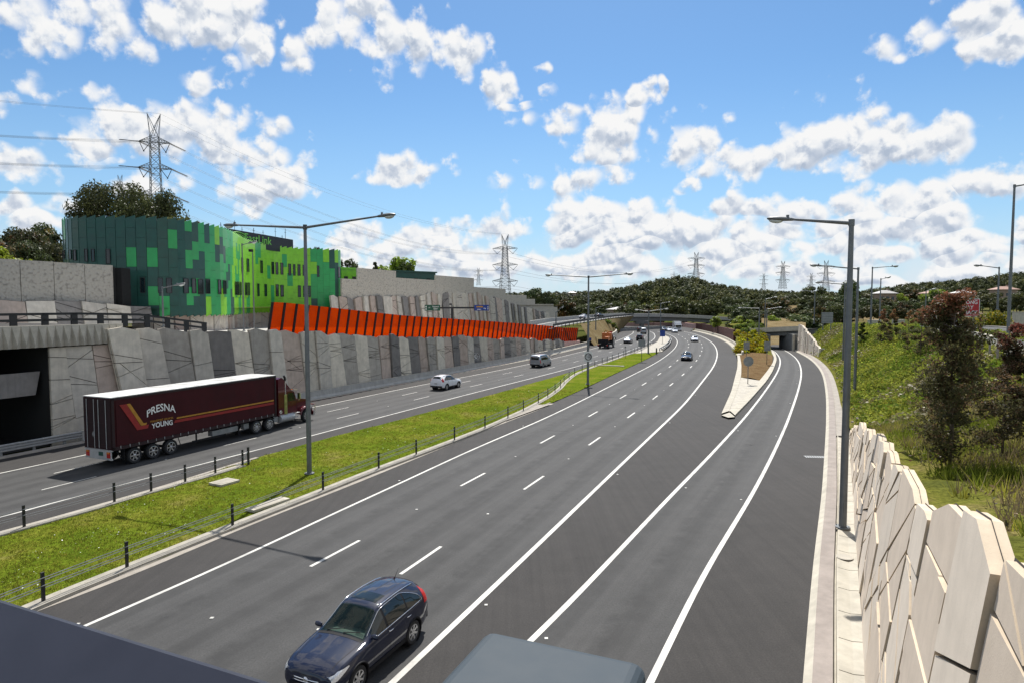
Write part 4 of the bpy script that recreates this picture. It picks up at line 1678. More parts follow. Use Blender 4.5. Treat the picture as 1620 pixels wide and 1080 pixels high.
for (x0, y0, x1, y1) in WIN:
    ia, ib = facade_idx(x0), facade_idx(x1)
    if ib < ia: ia, ib = ib, ia
    if ib - ia < 4: ib = ia + 4
    if ib - ia > 12: ib = ia + 12
    a, b = PC[ia], PC[min(ib, len(PC) - 1)]
    T = Vector((b[0] - a[0], b[1] - a[1], 0)).normalized(); Nn = Vector((T.y, -T.x, 0))
    ym = (a[1] + b[1]) / 2
    z1, z0 = at(x0, y0, ym).z, at(x0, y1, ym).z
    A = Vector((a[0], a[1], 0)) + Nn * .07; B = Vector((b[0], b[1], 0)) + Nn * .07
    mb = MB()
    for (p, q, w_) in ((A, A + T * .06, 0), (B - T * .06, B, 0)):
        mb.prism([tuple(p + Vector((0, 0, z0))), tuple(q + Vector((0, 0, z0))), tuple(q + Vector((0, 0, z1))), tuple(p + Vector((0, 0, z1)))], (0, 0, 0), tuple(Nn * .06))
    for (za, zb_) in ((z0, z0 + .06), (z1 - .06, z1)):
        mb.prism([tuple(A + T * .06 + Vector((0, 0, za))), tuple(B - T * .06 + Vector((0, 0, za))), tuple(B - T * .06 + Vector((0, 0, zb_))), tuple(A + T * .06 + Vector((0, 0, zb_)))], (0, 0, 0), tuple(Nn * .06))
    w_ = mb.build('window', M['darksteel'], bld, world=True)
    mb = MB()
    s_ = Nn * .015
    L_ = bld.location
    mb.poly([tuple(p - L_) for p in (A + s_ + Vector((0, 0, z0)), B + s_ + Vector((0, 0, z0)), B + s_ + Vector((0, 0, z1)), A + s_ + Vector((0, 0, z1)))])
    mb.build('pane', M['winglass'], w_)

# black sign wall on the roof with the green lettering
sa, sb_ = at(352, 364, 95.2), at(463.7, 382, 113.5)
sa.z = sb_.z = 20.75
Ts = Vector((sb_.x - sa.x, sb_.y - sa.y, 0)).normalized(); Ns = Vector((Ts.y, -Ts.x, 0))
mb = MB()
Ls = (Vector((sb_.x, sb_.y, 0)) - Vector((sa.x, sa.y, 0))).length
q0 = Vector((sa.x, sa.y, 18.4)); q1 = q0 + Ts * Ls
mb.prism([tuple(q0), tuple(q1), tuple(q1 - Ns * 3.0), tuple(q0 - Ns * 3.0)], (0, 0, 0), (0, 0, 2.35))
sgn = mb.build('roof_sign', M['buildblack'], bld, world=True)
V, Fc = text_mesh('EastLink', 2.15, .012)
mb = MB()
xs = [v.x for v in V]; wt_ = max(xs) - min(xs)
# the lettering runs between the surveyed columns 386 and 429
def on_sign(px):
    d = ray(px, 370); k = d.x / d.y
    # q0 + Ts*s : x = k*y
    return (k * q0.y - q0.x) / (Ts.x - k * Ts.y)
s0_, s1_ = on_sign(386.5), on_sign(429)
L_ = bld.location
P_ = []
for v in V:
    s = s0_ + (v.x - min(xs)) / wt_ * (s1_ - s0_)
    w_ = q0 + Ts * s + Ns * .06 + Vector((0, 0, 1.42 + v.y * .80))
    P_.append(tuple(w_ - L_))
mb.add(P_, Fc)
mb.build('lettering', M['letgreen'], sgn)
mb = MB()
cS = q0 + Ts * (on_sign(377)) + Ns * .05
for r_ in (1.15, .85):
    arc = []
    for k in range(13):
        a_ = rad(35 + 10 * k)
        arc.append(cS + Ts * (math.cos(a_) * r_ * 2.2) + Vector((0, 0, .9 + math.sin(a_) * r_)) - L_)
    mb.tube(arc, .09, 5)
mb.build('emblem', M['letgreen'], sgn)
for (s, h, w_) in ((1, .9, .06), (4.2, 1.6, .05), (6, .8, .05), (9, 1.0, .07), (11.5, .9, .05), (15, 1.7, .05), (17, .7, .05), (18, 1.9, .06)):
    mb = MB(); p = q0 + Ts * s - Ns * 1.0
    mb.beam(p + Vector((0, 0, 2.2)), p + Vector((0, 0, 2.3 + h)), w_)
    mb.beam(p + Vector((0, 0, 2.2 + h * .7)) - Ts * .3, p + Vector((0, 0, 2.2 + h * .7)) + Ts * .3, w_ * .7)
    mb.build('antenna', M['darksteel'], bld, world=True)

# angular panel wall that carries the building
foot = thing('retaining_wall', 'brownish panel wall under the overhang of the green building', 'retaining wall', (-36.6, 76, 7))
ia, ib = facade_idx(246), facade_idx(432)
Cf = even(offset(PC[ia - 30:ib + 200], -.9), 120)
wall_run(foot, Cf, 0, clen(Cf)[-1], 2.2, lambda p: 5.8, lambda p: 8.7, [M['pan1'], M['pan1'], M['pan0'], M['pan3']], rg, shift=(-.3, .3), peak=0.0, yaw=.06, ncuts=(1, 2))

# lime and dark green sheds glimpsed behind the noise wall
def shed(name, x0, x1, yt, yb, Y, dep, mat, label, cat, roof=None):
    a, b = at(x0, yt, Y), at(x1, yt, Y + (x1 - x0) * .12)
    z0 = at(x0, yb, Y).z - 4
    t = thing(name, label, cat, (a.x, a.y, z0))
    T = Vector((b.x - a.x, b.y - a.y, 0)).normalized(); Nn = Vector((T.y, -T.x, 0))
    Lx = (Vector((b.x, b.y, 0)) - Vector((a.x, a.y, 0))).length
    A = Vector((a.x, a.y, z0)); B = A + T * Lx
    mb = MB(); mb.prism([tuple(A), tuple(B), tuple(B - Nn * dep), tuple(A - Nn * dep)], (0, 0, 0), (0, 0, a.z - z0 - .3))
    mb.build('wall', mat, t, world=True)
    mb = MB()
    A2 = A + Vector((0, 0, a.z - z0 - .298)) + Nn * .3 - T * .3; B2 = A2 + T * (Lx + .6)
    mb.prism([tuple(A2), tuple(B2), tuple(B2 - Nn * (dep + .6)), tuple(A2 - Nn * (dep + .6))], (0, 0, 0), (0, 0, .3))
    mb.build('roof', roof or mat, t, world=True)
    n_ = max(2, int(Lx / 3))
    for k in range(n_):
        p = A + T * (Lx * (k + .3) / n_) + Nn * .02 + Vector((0, 0, (a.z - z0) * .6))
        mb = MB(); mb.prism([tuple(p), tuple(p + T * .9), tuple(p + T * .9 + Vector((0, 0, 1))), tuple(p + Vector((0, 0, 1)))], (0, 0, 0), tuple(Nn * .05))
        mb.build('window', M['winglass'], t, world=True)
    return t


shed('annex', 540, 566, 423, 446, 126, 5, M['lime'], 'small lime green annex at the right end of the office building', 'annex', M['lime'])
shed('shed', 628, 689, 428, 446, 150, 6, M['teal'], 'dark green shed rising behind the stepped noise wall', 'shed', M['teal'])
# ------------------------------------------------------------------ cars: lofted bodies
def cr(p0, p1, p2, p3, t):
    return .5 * ((2 * p1) + (-p0 + p2) * t + (2 * p0 - 5 * p1 + 4 * p2 - p3) * t * t + (-p0 + 3 * p1 - 3 * p2 + p3) * t ** 3)


def refine(A, k):
    """Catmull-Rom along axis 0"""
    n = len(A)
    out = []
    for i in range(n - 1):
        p0, p1, p2, p3 = A[max(i - 1, 0)], A[i], A[i + 1], A[min(i + 2, n - 1)]
        for j in range(k):
            t = j / k
            # blend with a straight run to keep creases from overshooting
            out.append(.55 * cr(p0, p1, p2, p3, t) + .45 * (p1 * (1 - t) + p2 * t))
    out.append(A[-1])
    return np.array(out)


class Body:
    def __init__(s, table, ku=7, kv=5, crown=.03):
        rows = []
        for (y, zl, zb, zt, wl, wm, wb, wr) in table:
            h = zb - zl
            P = [(0, zl), (wl * .88, zl), (wl, zl + min(.10, .2 * h)), (wm, zl + .42 * h), (wm * .998, zl + .72 * h), (wb, zb),
                 (wb + (wr - wb) * .52 + .015, zb + .5 * (zt - zb)), (wr, zt - min(.07, .3 * (zt - zb))), (wr * .86, zt - .012), (wr * .45, zt + crown * .7), (0, zt + crown)]
            rows.append([(x, y, z) for x, z in P])
        A = refine(np.array(rows, float), ku)
        A = np.transpose(refine(np.transpose(A, (1, 0, 2)), kv), (1, 0, 2))
        s.A, s.kv = A, kv
        s.Y = A[:, 0, 1]

    def prof(s, y):
        Y = s.Y
        y = min(max(y, Y[-1]), Y[0])
        i = int(np.searchsorted(-Y, -y)) - 1
        i = min(max(i, 0), len(Y) - 2)
        t = (Y[i] - y) / max(1e-9, Y[i] - Y[i + 1])
        return s.A[i] * (1 - t) + s.A[i + 1] * t

    def X(s, y, z):
        p = s.prof(y)[2 * s.kv: 9 * s.kv]
        zz = np.maximum.accumulate(p[:, 2])
        return float(np.interp(z, zz, p[:, 0]))

    def Z(s, y, x):
        p = s.prof(y)[5 * s.kv:]
        xx = p[::-1, 0]; zz = p[::-1, 2]
        xx = np.maximum.accumulate(xx)
        return float(np.interp(abs(x), xx, zz))

    def body(s, wheels, wr, cut=None):
        """wheels: y of axles; wr: (centre z, radius) of the arches; cut: test for faces left open (glass)"""
        A = s.A
        mb = MB()
        nu, nv = A.shape[:2]
        full = np.concatenate([A, A[:, ::-1][:, 1:] * np.array([-1, 1, 1])], 1)
        nw = full.shape[1]
        mb.v = [tuple(p) for p in full.reshape(-1, 3)]
        for i in range(nu - 1):
            for j in range(nw - 1):
                c = (full[i, j] + full[i + 1, j] + full[i, j + 1] + full[i + 1, j + 1]) / 4
                if abs(c[0]) > .45 and any((c[1] - w) ** 2 + (c[2] - wr[0]) ** 2 < wr[1] ** 2 for w in wheels): continue
                if cut and cut(c): continue
                mb.f.append([i * nw + j, i * nw + j + 1, (i + 1) * nw + j + 1, (i + 1) * nw + j]); mb.m.append(0); mb.uv.append(None)
        mb.poly([tuple(p) for p in full[0]][::-1]); mb.poly([tuple(p) for p in full[-1]])
        return mb

    def side(s, mb, y0, y1, lo, hi, n=14, m=5, off=.006, sgn=1, mi=0):
        rows = []
        for i in range(n + 1):
            y = y0 + (y1 - y0) * i / n
            a, b = lo(y), hi(y)
            b = max(a + .004, b)
            rows.append([(sgn * (s.X(y, a + (b - a) * j / m) + off), y, a + (b - a) * j / m) for j in range(m + 1)])
        mb.grid(rows, mi, flip=(sgn > 0) == (y1 < y0))

    def top(s, mb, y0, y1, hw, n=12, m=12, off=.008, mi=0, x0=None):
        rows = []
        for i in range(n + 1):
            y = y0 + (y1 - y0) * i / n
            w = hw(y) if callable(hw) else hw
            a = -w if x0 is None else (x0(y) if callable(x0) else x0)
            rows.append([(a + (w - a) * j / m, y, s.Z(y, a + (w - a) * j / m) + off) for j in range(m + 1)])
        mb.grid(rows, mi, flip=(y1 > y0))

    def edge(s, mb, pts, r, sgn=1, off=.008):
        mb.tube([(sgn * (s.X(y, z) + off), y, z) for y, z in pts], r, 5)


SUV = [(2.27, .44, .62, .67, .42, .48, .44, .34), (2.22, .34, .70, .80, .66, .70, .66, .50), (2.08, .26, .79, .90, .80, .83, .77, .62), (1.80, .24, .88, .985, .86, .89, .82, .70),
       (1.33, .24, .96, 1.055, .87, .91, .85, .72), (1.00, .24, 1.0, 1.10, .87, .91, .86, .72), (.84, .24, 1.01, 1.14, .87, .91, .86, .71), (.50, .24, 1.02, 1.36, .87, .91, .86, .655),
       (.10, .24, 1.03, 1.60, .87, .91, .86, .60), (-.15, .24, 1.05, 1.655, .87, .91, .86, .595), (-.8, .24, 1.08, 1.675, .87, .91, .865, .59), (-1.4, .25, 1.13, 1.65, .87, .905, .86, .575),
       (-1.85, .28, 1.17, 1.58, .86, .89, .84, .55), (-2.08, .33, 1.14, 1.42, .82, .86, .80, .58), (-2.22, .42, 1.0, 1.12, .74, .80, .74, .62), (-2.27, .52, .86, .92, .62, .70, .64, .56)]
SEDAN = [(2.36, .40, .56, .60, .45, .50, .46, .36), (2.30, .28, .62, .70, .68, .72, .66, .52), (2.1, .22, .70, .78, .80, .84, .77, .62), (1.4, .20, .84, .90, .86, .895, .82, .70),
         (.98, .20, .88, .97, .87, .90, .84, .70), (.82, .20, .89, 1.0, .87, .90, .84, .68), (.35, .20, .90, 1.24, .87, .90, .84, .60), (.02, .20, .91, 1.40, .87, .90, .84, .55),
         (-.7, .20, .93, 1.44, .87, .90, .84, .54), (-1.15, .20, .95, 1.38, .87, .90, .84, .54), (-1.55, .21, .97, 1.18, .86, .895, .83, .58), (-1.85, .23, .98, 1.06, .85, .885, .82, .66),
         (-2.15, .27, .95, 1.02, .82, .86, .79, .66), (-2.33, .36, .86, .92, .74, .79, .72, .58), (-2.38, .46, .74, .78, .6, .66, .6, .5)]
VAN = [(2.42, .42, .62, .66, .55, .60, .56, .44), (2.36, .30, .76, .86, .76, .80, .76, .60), (2.1, .26, .92, 1.02, .86, .90, .84, .68), (1.75, .25, 1.05, 1.15, .90, .94, .89, .74),
       (1.50, .25, 1.08, 1.28, .92, .95, .91, .76), (.95, .25, 1.10, 1.72, .92, .96, .92, .74), (.55, .25, 1.10, 1.90, .92, .96, .92, .74), (0, .25, 1.10, 1.96, .92, .96, .92, .75),
       (-1.2, .25, 1.10, 1.97, .92, .96, .92, .75), (-2.1, .26, 1.10, 1.95, .92, .96, .92, .75), (-2.36, .30, 1.10, 1.88, .90, .94, .90, .74), (-2.45, .40, 1.10, 1.72, .86, .90, .87, .72), (-2.48, .5, 1.0, 1.4, .8, .84, .82, .70)]


def wheel(parent, x, y, r, w, spokes=7, sgn=1, rim='alloy'):
    """tyre (with its rim as a sub-part), axle along x; sgn tells the outer side"""
    mb = MB()
    h = w / 2
    pr = [(r * .62, -h * .9), (r * .90, -h), (r * .975, -h * .82), (r, -h * .45), (r, h * .45), (r * .975, h * .82), (r * .90, h), (r * .62, h * .9)]
    mb.lathe(pr, 'x', 28, (0, 0, 0), close=True)
    o = mb.build('wheel', M['tyre'], parent, smooth=True, angle=40)
    o.location = (x, y, r)
    mb = MB()
    mb.lathe([(r * .64, sgn * h * .86), (r * .60, sgn * h * .86), (r * .56, sgn * h * .30), (0, sgn * h * .25)], 'x', 28, mi=1)
    mb.lathe([(r * .665, sgn * h * .80), (r * .665, sgn * h * .93), (r * .60, sgn * h * .96), (r * .58, sgn * h * .6)], 'x', 28)
    for k in range(spokes):
        a = 2 * math.pi * k / spokes
        c_, s_ = math.cos(a), math.sin(a)
        p0 = Vector((sgn * h * .78, c_ * r * .12, s_ * r * .12)); p1 = Vector((sgn * h * .86, c_ * r * .61, s_ * r * .61))
        mb.beam(p0, p1, r * .17, h * .14, up=(1, 0, 0))
    mb.lathe([(r * .17, sgn * h * .6), (r * .17, sgn * h * .88), (r * .11, sgn * h * .95), (0, sgn * h * .95)], 'x', 14)
    mb.build('rim', [M[rim], M['rubber']], o)
    return o


def make_car(name, label, cat, table, paint, W=(1.33, -1.29), wrad=.345, kind='suv', detail=True, chrome=True, clearscreen=False, interior=False):
    t = thing(name, label, cat)
    B = Body(table)
    arch = (wrad + .01, wrad + .055)
    P = {'suv': dict(ws=(.88, .13), wsh=lambda y: .715 - (.88 - y) * .155, sw=[(.62, .02, 'front'), (-.06, -.98, 'mid'), (-1.04, -1.78, 'rear')], roof=(-.1, 1.6), rw=(-1.90, -2.13), lo0=1.055, slope=.05),
         'sedan': dict(ws=(.86, .06), wsh=lambda y: .69 - (.86 - y) * .16, sw=[(.58, -.02, 'f'), (-.10, -.88, 'm'), (-.94, -1.36, 'r')], rw=(-1.22, -1.80), lo0=.93, slope=.03),
         'van': dict(ws=(1.56, .62), wsh=lambda y: .76, sw=[(1.22, .42, 'f'), (.30, -.75, 'm'), (-.85, -2.05, 'r')], rw=(-2.36, -2.45), lo0=1.16, slope=0)}[kind]
    y0, y1 = P['ws']
    cut = None
    if clearscreen:
        cut = lambda c: y1 + .05 < c[1] < y0 - .06 and abs(c[0]) < P['wsh'](c[1]) - .05 and c[2] > .9
    b = B.body(W, arch, cut)
    b.build('body', paint, t, smooth=True, angle=55)
    # wells and arches
    mb = MB()
    for w in W:
        for sg in (-1, 1):
            pr = [(arch[1] + .004, sg * .50), (arch[1] + .004, sg * (B.X(w, arch[0] + .3) - .012))]
            mb.lathe(pr, 'x', 26, (0, w, arch[0]))
            mb.lathe([(arch[1] + .004, sg * .5), (0, sg * .5)], 'x', 26, (0, w, arch[0]))
    mb.build('wheel_arch', M['rubber'], t)
    for w in W:
        for sg in (-1, 1):
            mb = MB()
            pts = []
            for k in range(15):
                a = rad(-14 + 208 * k / 14)
                y, z = w + math.cos(a) * (arch[1] + .012), arch[0] + math.sin(a) * (arch[1] + .012)
                pts.append((sg * (B.X(y, max(z, .30)) + .002), y, z))
            mb.tube(pts, .026, 6)
            mb.build('arch_trim', M['rubber'] if kind != 'van' else paint, t, smooth=True)
    if kind == 'suv':
        for sg in (-1, 1):
            mb = MB()
            B.side(mb, W[0] - .42, W[1] + .42, lambda y: .27, lambda y: .40, off=.012, sgn=sg)
            mb.build('sill_trim', M['rubber'], t, smooth=True)
    for w in W:
        for sg in (-1, 1):
            wheel(t, sg * (B.X(w, .5) - .115), w, wrad, .215, 7 if kind == 'suv' else 5, sg)
    # glass
    mb = MB()
    B.top(mb, y0, y1, P['wsh'], off=.010)
    mb.build('windscreen', M['screen'] if clearscreen else M['glass'], t, smooth=True)
    for (a, c, nm) in P['sw']:
        for sg in (-1, 1):
            mb = MB()

            def hi(y):
                pz = B.prof(y)[:, 2]
                top_ = pz[7 * B.kv] - .015
                if nm in ('front', 'f') and kind != 'van':
                    # the front pane tapers to the pillar foot
                    yy = (y0 - .20 - y) / (y0 - .20 - (c))
                lim = 1e9
                if nm in ('rear', 'r') and kind != 'van':
                    lim = (P['lo0'] + .06) + (y - c) / (a - c) * .5
                    lim = P['lo0'] + .09 + .42 * max(0.0, (y - c) / (a - c)) ** .55
                return min(top_, lim)

            def lo(y):
                return P['lo0'] + P['slope'] * (.6 - y) * .8
            B.side(mb, a, c, lo, hi, off=.007, sgn=sg)
            mb.build('side_window', M['glass'], t, smooth=True)
            if c > P['sw'][-1][1] + .1:
                mb = MB(); B.side(mb, c + .02, c - .10, lo, hi, n=3, off=.004, sgn=sg); mb.build('door_pillar', M['rubber'], t, smooth=True)
    mb = MB()
    if kind == 'suv':
        B.top(mb, -1.90, -2.13, .56, off=.008)
    elif kind == 'sedan':
        B.top(mb, P['rw'][0], P['rw'][1], lambda y: .53 + (P['rw'][0] - y) * .12, off=.008)
    else:
        mb.box((0, -2.468, 1.46), (1.25, .03, .42)); 
    mb.build('rear_window', M['glass'], t, smooth=True)
    if chrome:
        mb = MB()
        for sg in (-1, 1):
            ya, yb = P['sw'][0][0], P['sw'][-1][1]
            B.edge(mb, [(ya + (yb - ya) * k / 16, P['lo0'] - .012 + P['slope'] * (.6 - (ya + (yb - ya) * k / 16)) * .8) for k in range(17)], .011, sg)
            if kind == 'suv':
                pts = []
                for k in range(25):
                    y = ya + .12 + (yb - ya - .12) * k / 24
                    z = B.prof(y)[7 * B.kv, 2] - .005
                    a_, c_ = P['sw'][-1][0], P['sw'][-1][1]
                    if y < a_: z = min(z, P['lo0'] + .10 + .42 * max(0.0, (y - c_) / (a_ - c_)) ** .55)
                    pts.append((y, z))
                B.edge(mb, pts, .011, sg)
        mb.build('chrome_trim', M['chrome'], t, smooth=True)
    # lamps
    for sg in (-1, 1):
        mb = MB()
        if kind == 'suv':
            B.side(mb, 1.66, 2.19, lambda y: .86 - (y - 1.66) * .40, lambda y: .885 - (y - 1.66) * .06 - max(0, y - 2.0) * .35, off=.012, sgn=sg)
        elif kind == 'sedan':
            B.side(mb, 1.95, 2.30, lambda y: .62 - (y - 1.95) * .1, lambda y: .72 - (y - 1.95) * .08, off=.012, sgn=sg)
        else:
            B.side(mb, 1.95, 2.38, lambda y: .82 - (y - 1.95) * .3, lambda y: .98 - (y - 1.95) * .35, off=.012, sgn=sg)
        mb.build('headlight', M['headlamp'], t, smooth=True)
        mb = MB()
        if kind == 'suv':
            B.side(mb, -1.88, -2.17, lambda y: .98, lambda y: 1.46 + (y + 1.88) * .9, off=.012, sgn=sg)
        elif kind == 'sedan':
            B.side(mb, -2.1, -2.36, lambda y: .72, lambda y: .88, off=.012, sgn=sg)
        else:
            B.side(mb, -2.34, -2.475, lambda y: .75, lambda y: 1.25, off=.012, sgn=sg)
        mb.build('tail_light', M['taillamp'], t, smooth=True)
    L0, L1 = table[0][0], table[-1][0]
    mb = MB()
    if kind == 'suv':
        mb.box((0, L0 - .045, .60), (.86, .08, .13)); mb.box((0, L0 - .02, .46), (1.0, .1, .14))
    else:
        mb.box((0, L0 - .045, .52), (.9, .08, .14)); mb.box((0, L0 - .02, .36), (1.1, .1, .12))
    mb.build('grille', M['rubber'], t)
    mb = MB()
    if kind == 'suv':
        mb.tube([(x, L0 + .02 - .22 * x * x, .655 - .03 * abs(x)) for x in np.linspace(-.42, .42, 11)], .017, 6)
        mb.tube([(x, L0 + .035 - .22 * x * x, .595 - .02 * abs(x)) for x in np.linspace(-.40, .40, 11)], .013, 6)
        mb.lathe([(0, .06), (.045, .06), (.07, .05), (.08, .03)], 'y', 16, (0, L0 - .02, .63))
    else:
        mb.tube([(x, L0 + .02 - .22 * x * x, .56) for x in np.linspace(-.42, .42, 9)], .014, 6)
    mb.build('grille_bar', M['chrome'], t, smooth=True)
    for (yy, zz) in ((L0 + .012, .44), (L1 - .02, .80 if kind != 'van' else .62)):
        mb = MB(); mb.box((0, yy, zz), (.37, .02, .12)); mb.build('number_plate', M['plate'], t)
    mb = MB()
    mb.box((0, L1 + .05, .46), (1.5, .14, .18))
    mb.build('rear_bumper', M['rubber'], t)
    for sg in (-1, 1):
        ym = y0 - .22
        zm = P['lo0'] + .06
        mb = MB()
        x = sg * (B.X(ym, zm) + .13)
        prof = []
        for (dx, sc_) in ((-.10, .6), (-.04, .95), (.04, 1.0), (.10, .7)):
            prof.append([(x + sg * dx, ym + math.cos(a) * .055 * sc_, zm + .02 + math.sin(a) * .075 * sc_) for a in np.linspace(0, 2 * math.pi, 13)])
        mb.grid(prof, flip=sg < 0)
        mb.poly(prof[0][:-1]); mb.poly(prof[-1][:-1][::-1])
        mb.beam((x - sg * .14, ym, zm - .03), (x - sg * .02, ym, zm - .02), .05, .04)
        mb.build('wing_mirror', paint, t, smooth=True, angle=50)
    for sg in (-1, 1):
        for (yh) in ((-.02, -.9) if kind != 'van' else (.5,)):
            z = P['lo0'] - .10
            mb = MB(); mb.tube([(sg * (B.X(yh - .02 - .2 * k / 6, z) + .012 + .012 * math.sin(math.pi * k / 6)), yh - .02 - .2 * k / 6, z) for k in range(7)], .012, 5)
            mb.build('door_handle', M['chrome'] if chrome else M['rubber'], t, smooth=True)
        # shut lines
        mb = MB()
        for yh in ((.68, -.04, -1.0) if kind != 'van' else (1.3, .36)):
            B.side(mb, yh, yh - .008, lambda y: .42, lambda y: P['lo0'] - .01, n=1, m=8, off=.002, sgn=sg)
        mb.build('door_gap', M['rubber'], t)
    if kind == 'suv':
        for sg in (-1, 1):
            mb = MB()
            ys = np.linspace(.02, -1.75, 16)
            mb.tube([(sg * (B.prof(y)[7 * B.kv, 0] * .96), y, B.Z(y, B.prof(y)[7 * B.kv, 0] * .96) + .018) for y in ys], .016, 5)
            mb.build('roof_rail', M['chrome'] if chrome else M['rubber'], t, smooth=True)
        mb = MB(); B.top(mb, -.08, -.52, .42, off=.006); mb.build('sunroof', M['glass'], t, smooth=True)
        mb = MB()
        for x in (-.34, 0, .34):
            B.top(mb, -.62, -1.7, x + .008, m=1, off=.003, x0=x - .008)
        mb.build('roof_seam', M['rubber'], t)
        mb = MB(); mb.tube([(0, -1.62, B.Z(-1.62, 0)), (0, -1.66, B.Z(-1.62, 0) + .04), (0.0, -1.86, B.Z(-1.62, 0) + .24)], [.022, .012, .006], 6)
        mb.build('antenna', M['rubber'], t, smooth=True)
        mb = MB()
        for sg in (-1, 1):
            B.edge(mb, [(.98 - .0 * k, 0) for k in range(0)], .01, sg) if False else None
            rows = [[(sg * (.60 + .10 * (1.95 - y) / 1.05), y, B.Z(y, .60 + .10 * (1.95 - y) / 1.05) + .004), (sg * (.614 + .10 * (1.95 - y) / 1.05), y, B.Z(y, .614 + .10 * (1.95 - y) / 1.05) + .004)] for y in np.linspace(2.0, .92, 12)]
            mb.grid(rows, flip=sg < 0)
        mb.build('bonnet_gap', M['rubber'], t)
    # scuttle and wipers
    mb = MB()
    B.top(mb, y0 + .09, y0 - .005, lambda y: P['wsh'](y0), off=.006)
    mb.build('scuttle', M['rubber'], t, smooth=True)
    mb = MB()
    for (xa, xb) in ((.48, -.02), (-.06, -.52)):
        pa = (xa, y0 - .02, B.Z(y0 - .02, xa) + .03); pb = (xb, y0 - .13, B.Z(y0 - .13, xb) + .03)
        mb.beam(pa, pb, .02, .015)
    mb.build('wiper', M['rubber'], t)
    if interior:
        mb = MB()
        mb.box((0, -.5, .62), (1.5, 2.6, .04))
        mb.grid([[(-.74, .80, 1.03), (.74, .80, 1.03)], [(-.74, .55, 1.075), (.74, .55, 1.075)], [(-.74, .30, 1.04), (.74, .30, 1.04)], [(-.74, .25, .65), (.74, .25, .65)]])
        mb.build('dashboard', M['dash'], t, smooth=True)
        for sg in (-1, 1):
            mb = MB()
            mb.box((sg * .38, -.25, .80), (.5, .52, .16)); mb.box((sg * .38, -.52, 1.10), (.48, .16, .56), M=Matrix.Rotation(rad(-14), 3, 'X')); mb.box((sg * .38, -.60, 1.42), (.26, .1, .18))
            mb.build('seat', M['seat'], t)
        mb = MB()
        mb.lathe([(.17, 0), (.185, .012), (.20, 0), (.185, -.012)], 'y', 24, (0, 0, 0), close=True)
        mb.beam((-.17, 0, 0), (.17, 0, 0), .05, .02); mb.lathe([(0, .03), (.07, .02), (.08, 0)], 'y', 12)
        o = mb.build('steering_wheel', M['rubber'], t, smooth=True)
        o.location = (.38, .18, 1.09); o.rotation_euler = (rad(25), 0, 0)
        mb = MB()
        B.top(mb, .80, .72, -.38, off=-.03, m=3, x0=-.62)
        mb.build('dash_panel', M['dash'], t)
    return t


def heading(C, s, back=False):
    a = cat_at(C, s - 1); b = cat_at(C, s + 1)
    d = (b - a) * (-1 if back else 1)
    return math.atan2(d[1], d[0]) - math.pi / 2


def place(root, p, rz):
    root.location = (p[0], p[1], .012)
    root.rotation_euler = (0, 0, rz)


def lane_c(a, b, t):
    A, B_ = even(a, 240), even(b, 240)
    return A * (1 - t) + B_ * t


# near dark wagon, coming towards the camera
h = heading(D2, near_s(D2, (-3.5, 18)), True)
hv = Vector((-math.sin(h), math.cos(h), 0)); lf = Vector((-hv.y, hv.x, 0))
navy = make_car('sport_utility_car', 'dark navy wagon with a sunroof driving towards the camera in the foreground', 'car', SUV, M['navy'], kind='suv', clearscreen=True, interior=True)
rw = G(650, 1017)
pc = rw - lf * .78 + hv * 1.29
place(navy, pc, h)

# white wagon going away
wh = make_car('sport_utility_car', 'white wagon driving away in the left carriageway ahead of the truck', 'car', SUV, M['whitepaint'], kind='suv', chrome=False)
Lmid = lane_c(LL, RL, .5)
rwp = G(706, 616.5)
h = heading(LL, near_s(LL, rwp))
hv = Vector((-math.sin(h), math.cos(h), 0)); rt = Vector((hv.y, -hv.x, 0))
place(wh, rwp - rt * .78 + hv * 1.29, h)

van = make_car('van', 'silver van with a dark rear window driving away by the concrete barrier', 'van', VAN, M['silver'], W=(1.62, -1.42), wrad=.33, kind='van', chrome=False)
rwp = G(858.5, 580.8)
h = heading(LL, near_s(LL, rwp))
hv = Vector((-math.sin(h), math.cos(h), 0)); rt = Vector((hv.y, -hv.x, 0))
place(van, rwp - rt * .85 + hv * 1.42, h)

blk = make_car('saloon_car', 'black saloon coming towards the camera on the right carriageway', 'car', SEDAN, M['blackpaint'], W=(1.42, -1.36), wrad=.32, kind='sedan', chrome=False)
p = G(1085, 570.8); h = heading(D1, near_s(D1, p), True)
place(blk, p + Vector((-math.sin(h), math.cos(h), 0)) * -2.2, h)
ws = make_car('saloon_car', 'white saloon following the black car round the bend', 'car', SEDAN, M['whitepaint'], W=(1.42, -1.36), wrad=.32, kind='sedan', chrome=False)
p = G(1098.5, 540); h = heading(D1, near_s(D1, p), True)
place(ws, p, h)
gs = make_car('saloon_car', 'grey saloon driving away behind the orange truck', 'car', SEDAN, M['silver'], W=(1.42, -1.36), wrad=.32, kind='sedan', chrome=False)
p = G(991.5, 543.4); h = heading(RL, near_s(RL, p))
place(gs, p + Vector((-math.sin(h), math.cos(h), 0)) * 2.2, h)
ds = make_car('hatchback', 'black wagon driving away in the lane right of the grey saloon', 'car', SUV, M['blackpaint'], kind='suv', chrome=False)
p = G(1011.5, 539); h = heading(RL, near_s(RL, p))
place(ds, p + Vector((-math.sin(h), math.cos(h), 0)) * 2.0, h)
for (x, y, src, lab, tow) in ((1018, 528, van, 'pale van far along the left carriageway beyond the black wagon', False), (1012, 525, ds, 'dark car just ahead of the far pale van', False),
                              (1050, 523.3, blk, 'dark car at the head of the queue below the overpass', True), (1059, 524.3, ws, 'white car coming from below the overpass', True),
                              (1067, 526.3, ws, 'white car leading the white truck round the far bend', True)):
    p = G(x, y)
    C_ = RL if not tow else D1
    dup(src, (p.x, p.y, .012), heading(C_, near_s(C_, p), tow), lab)
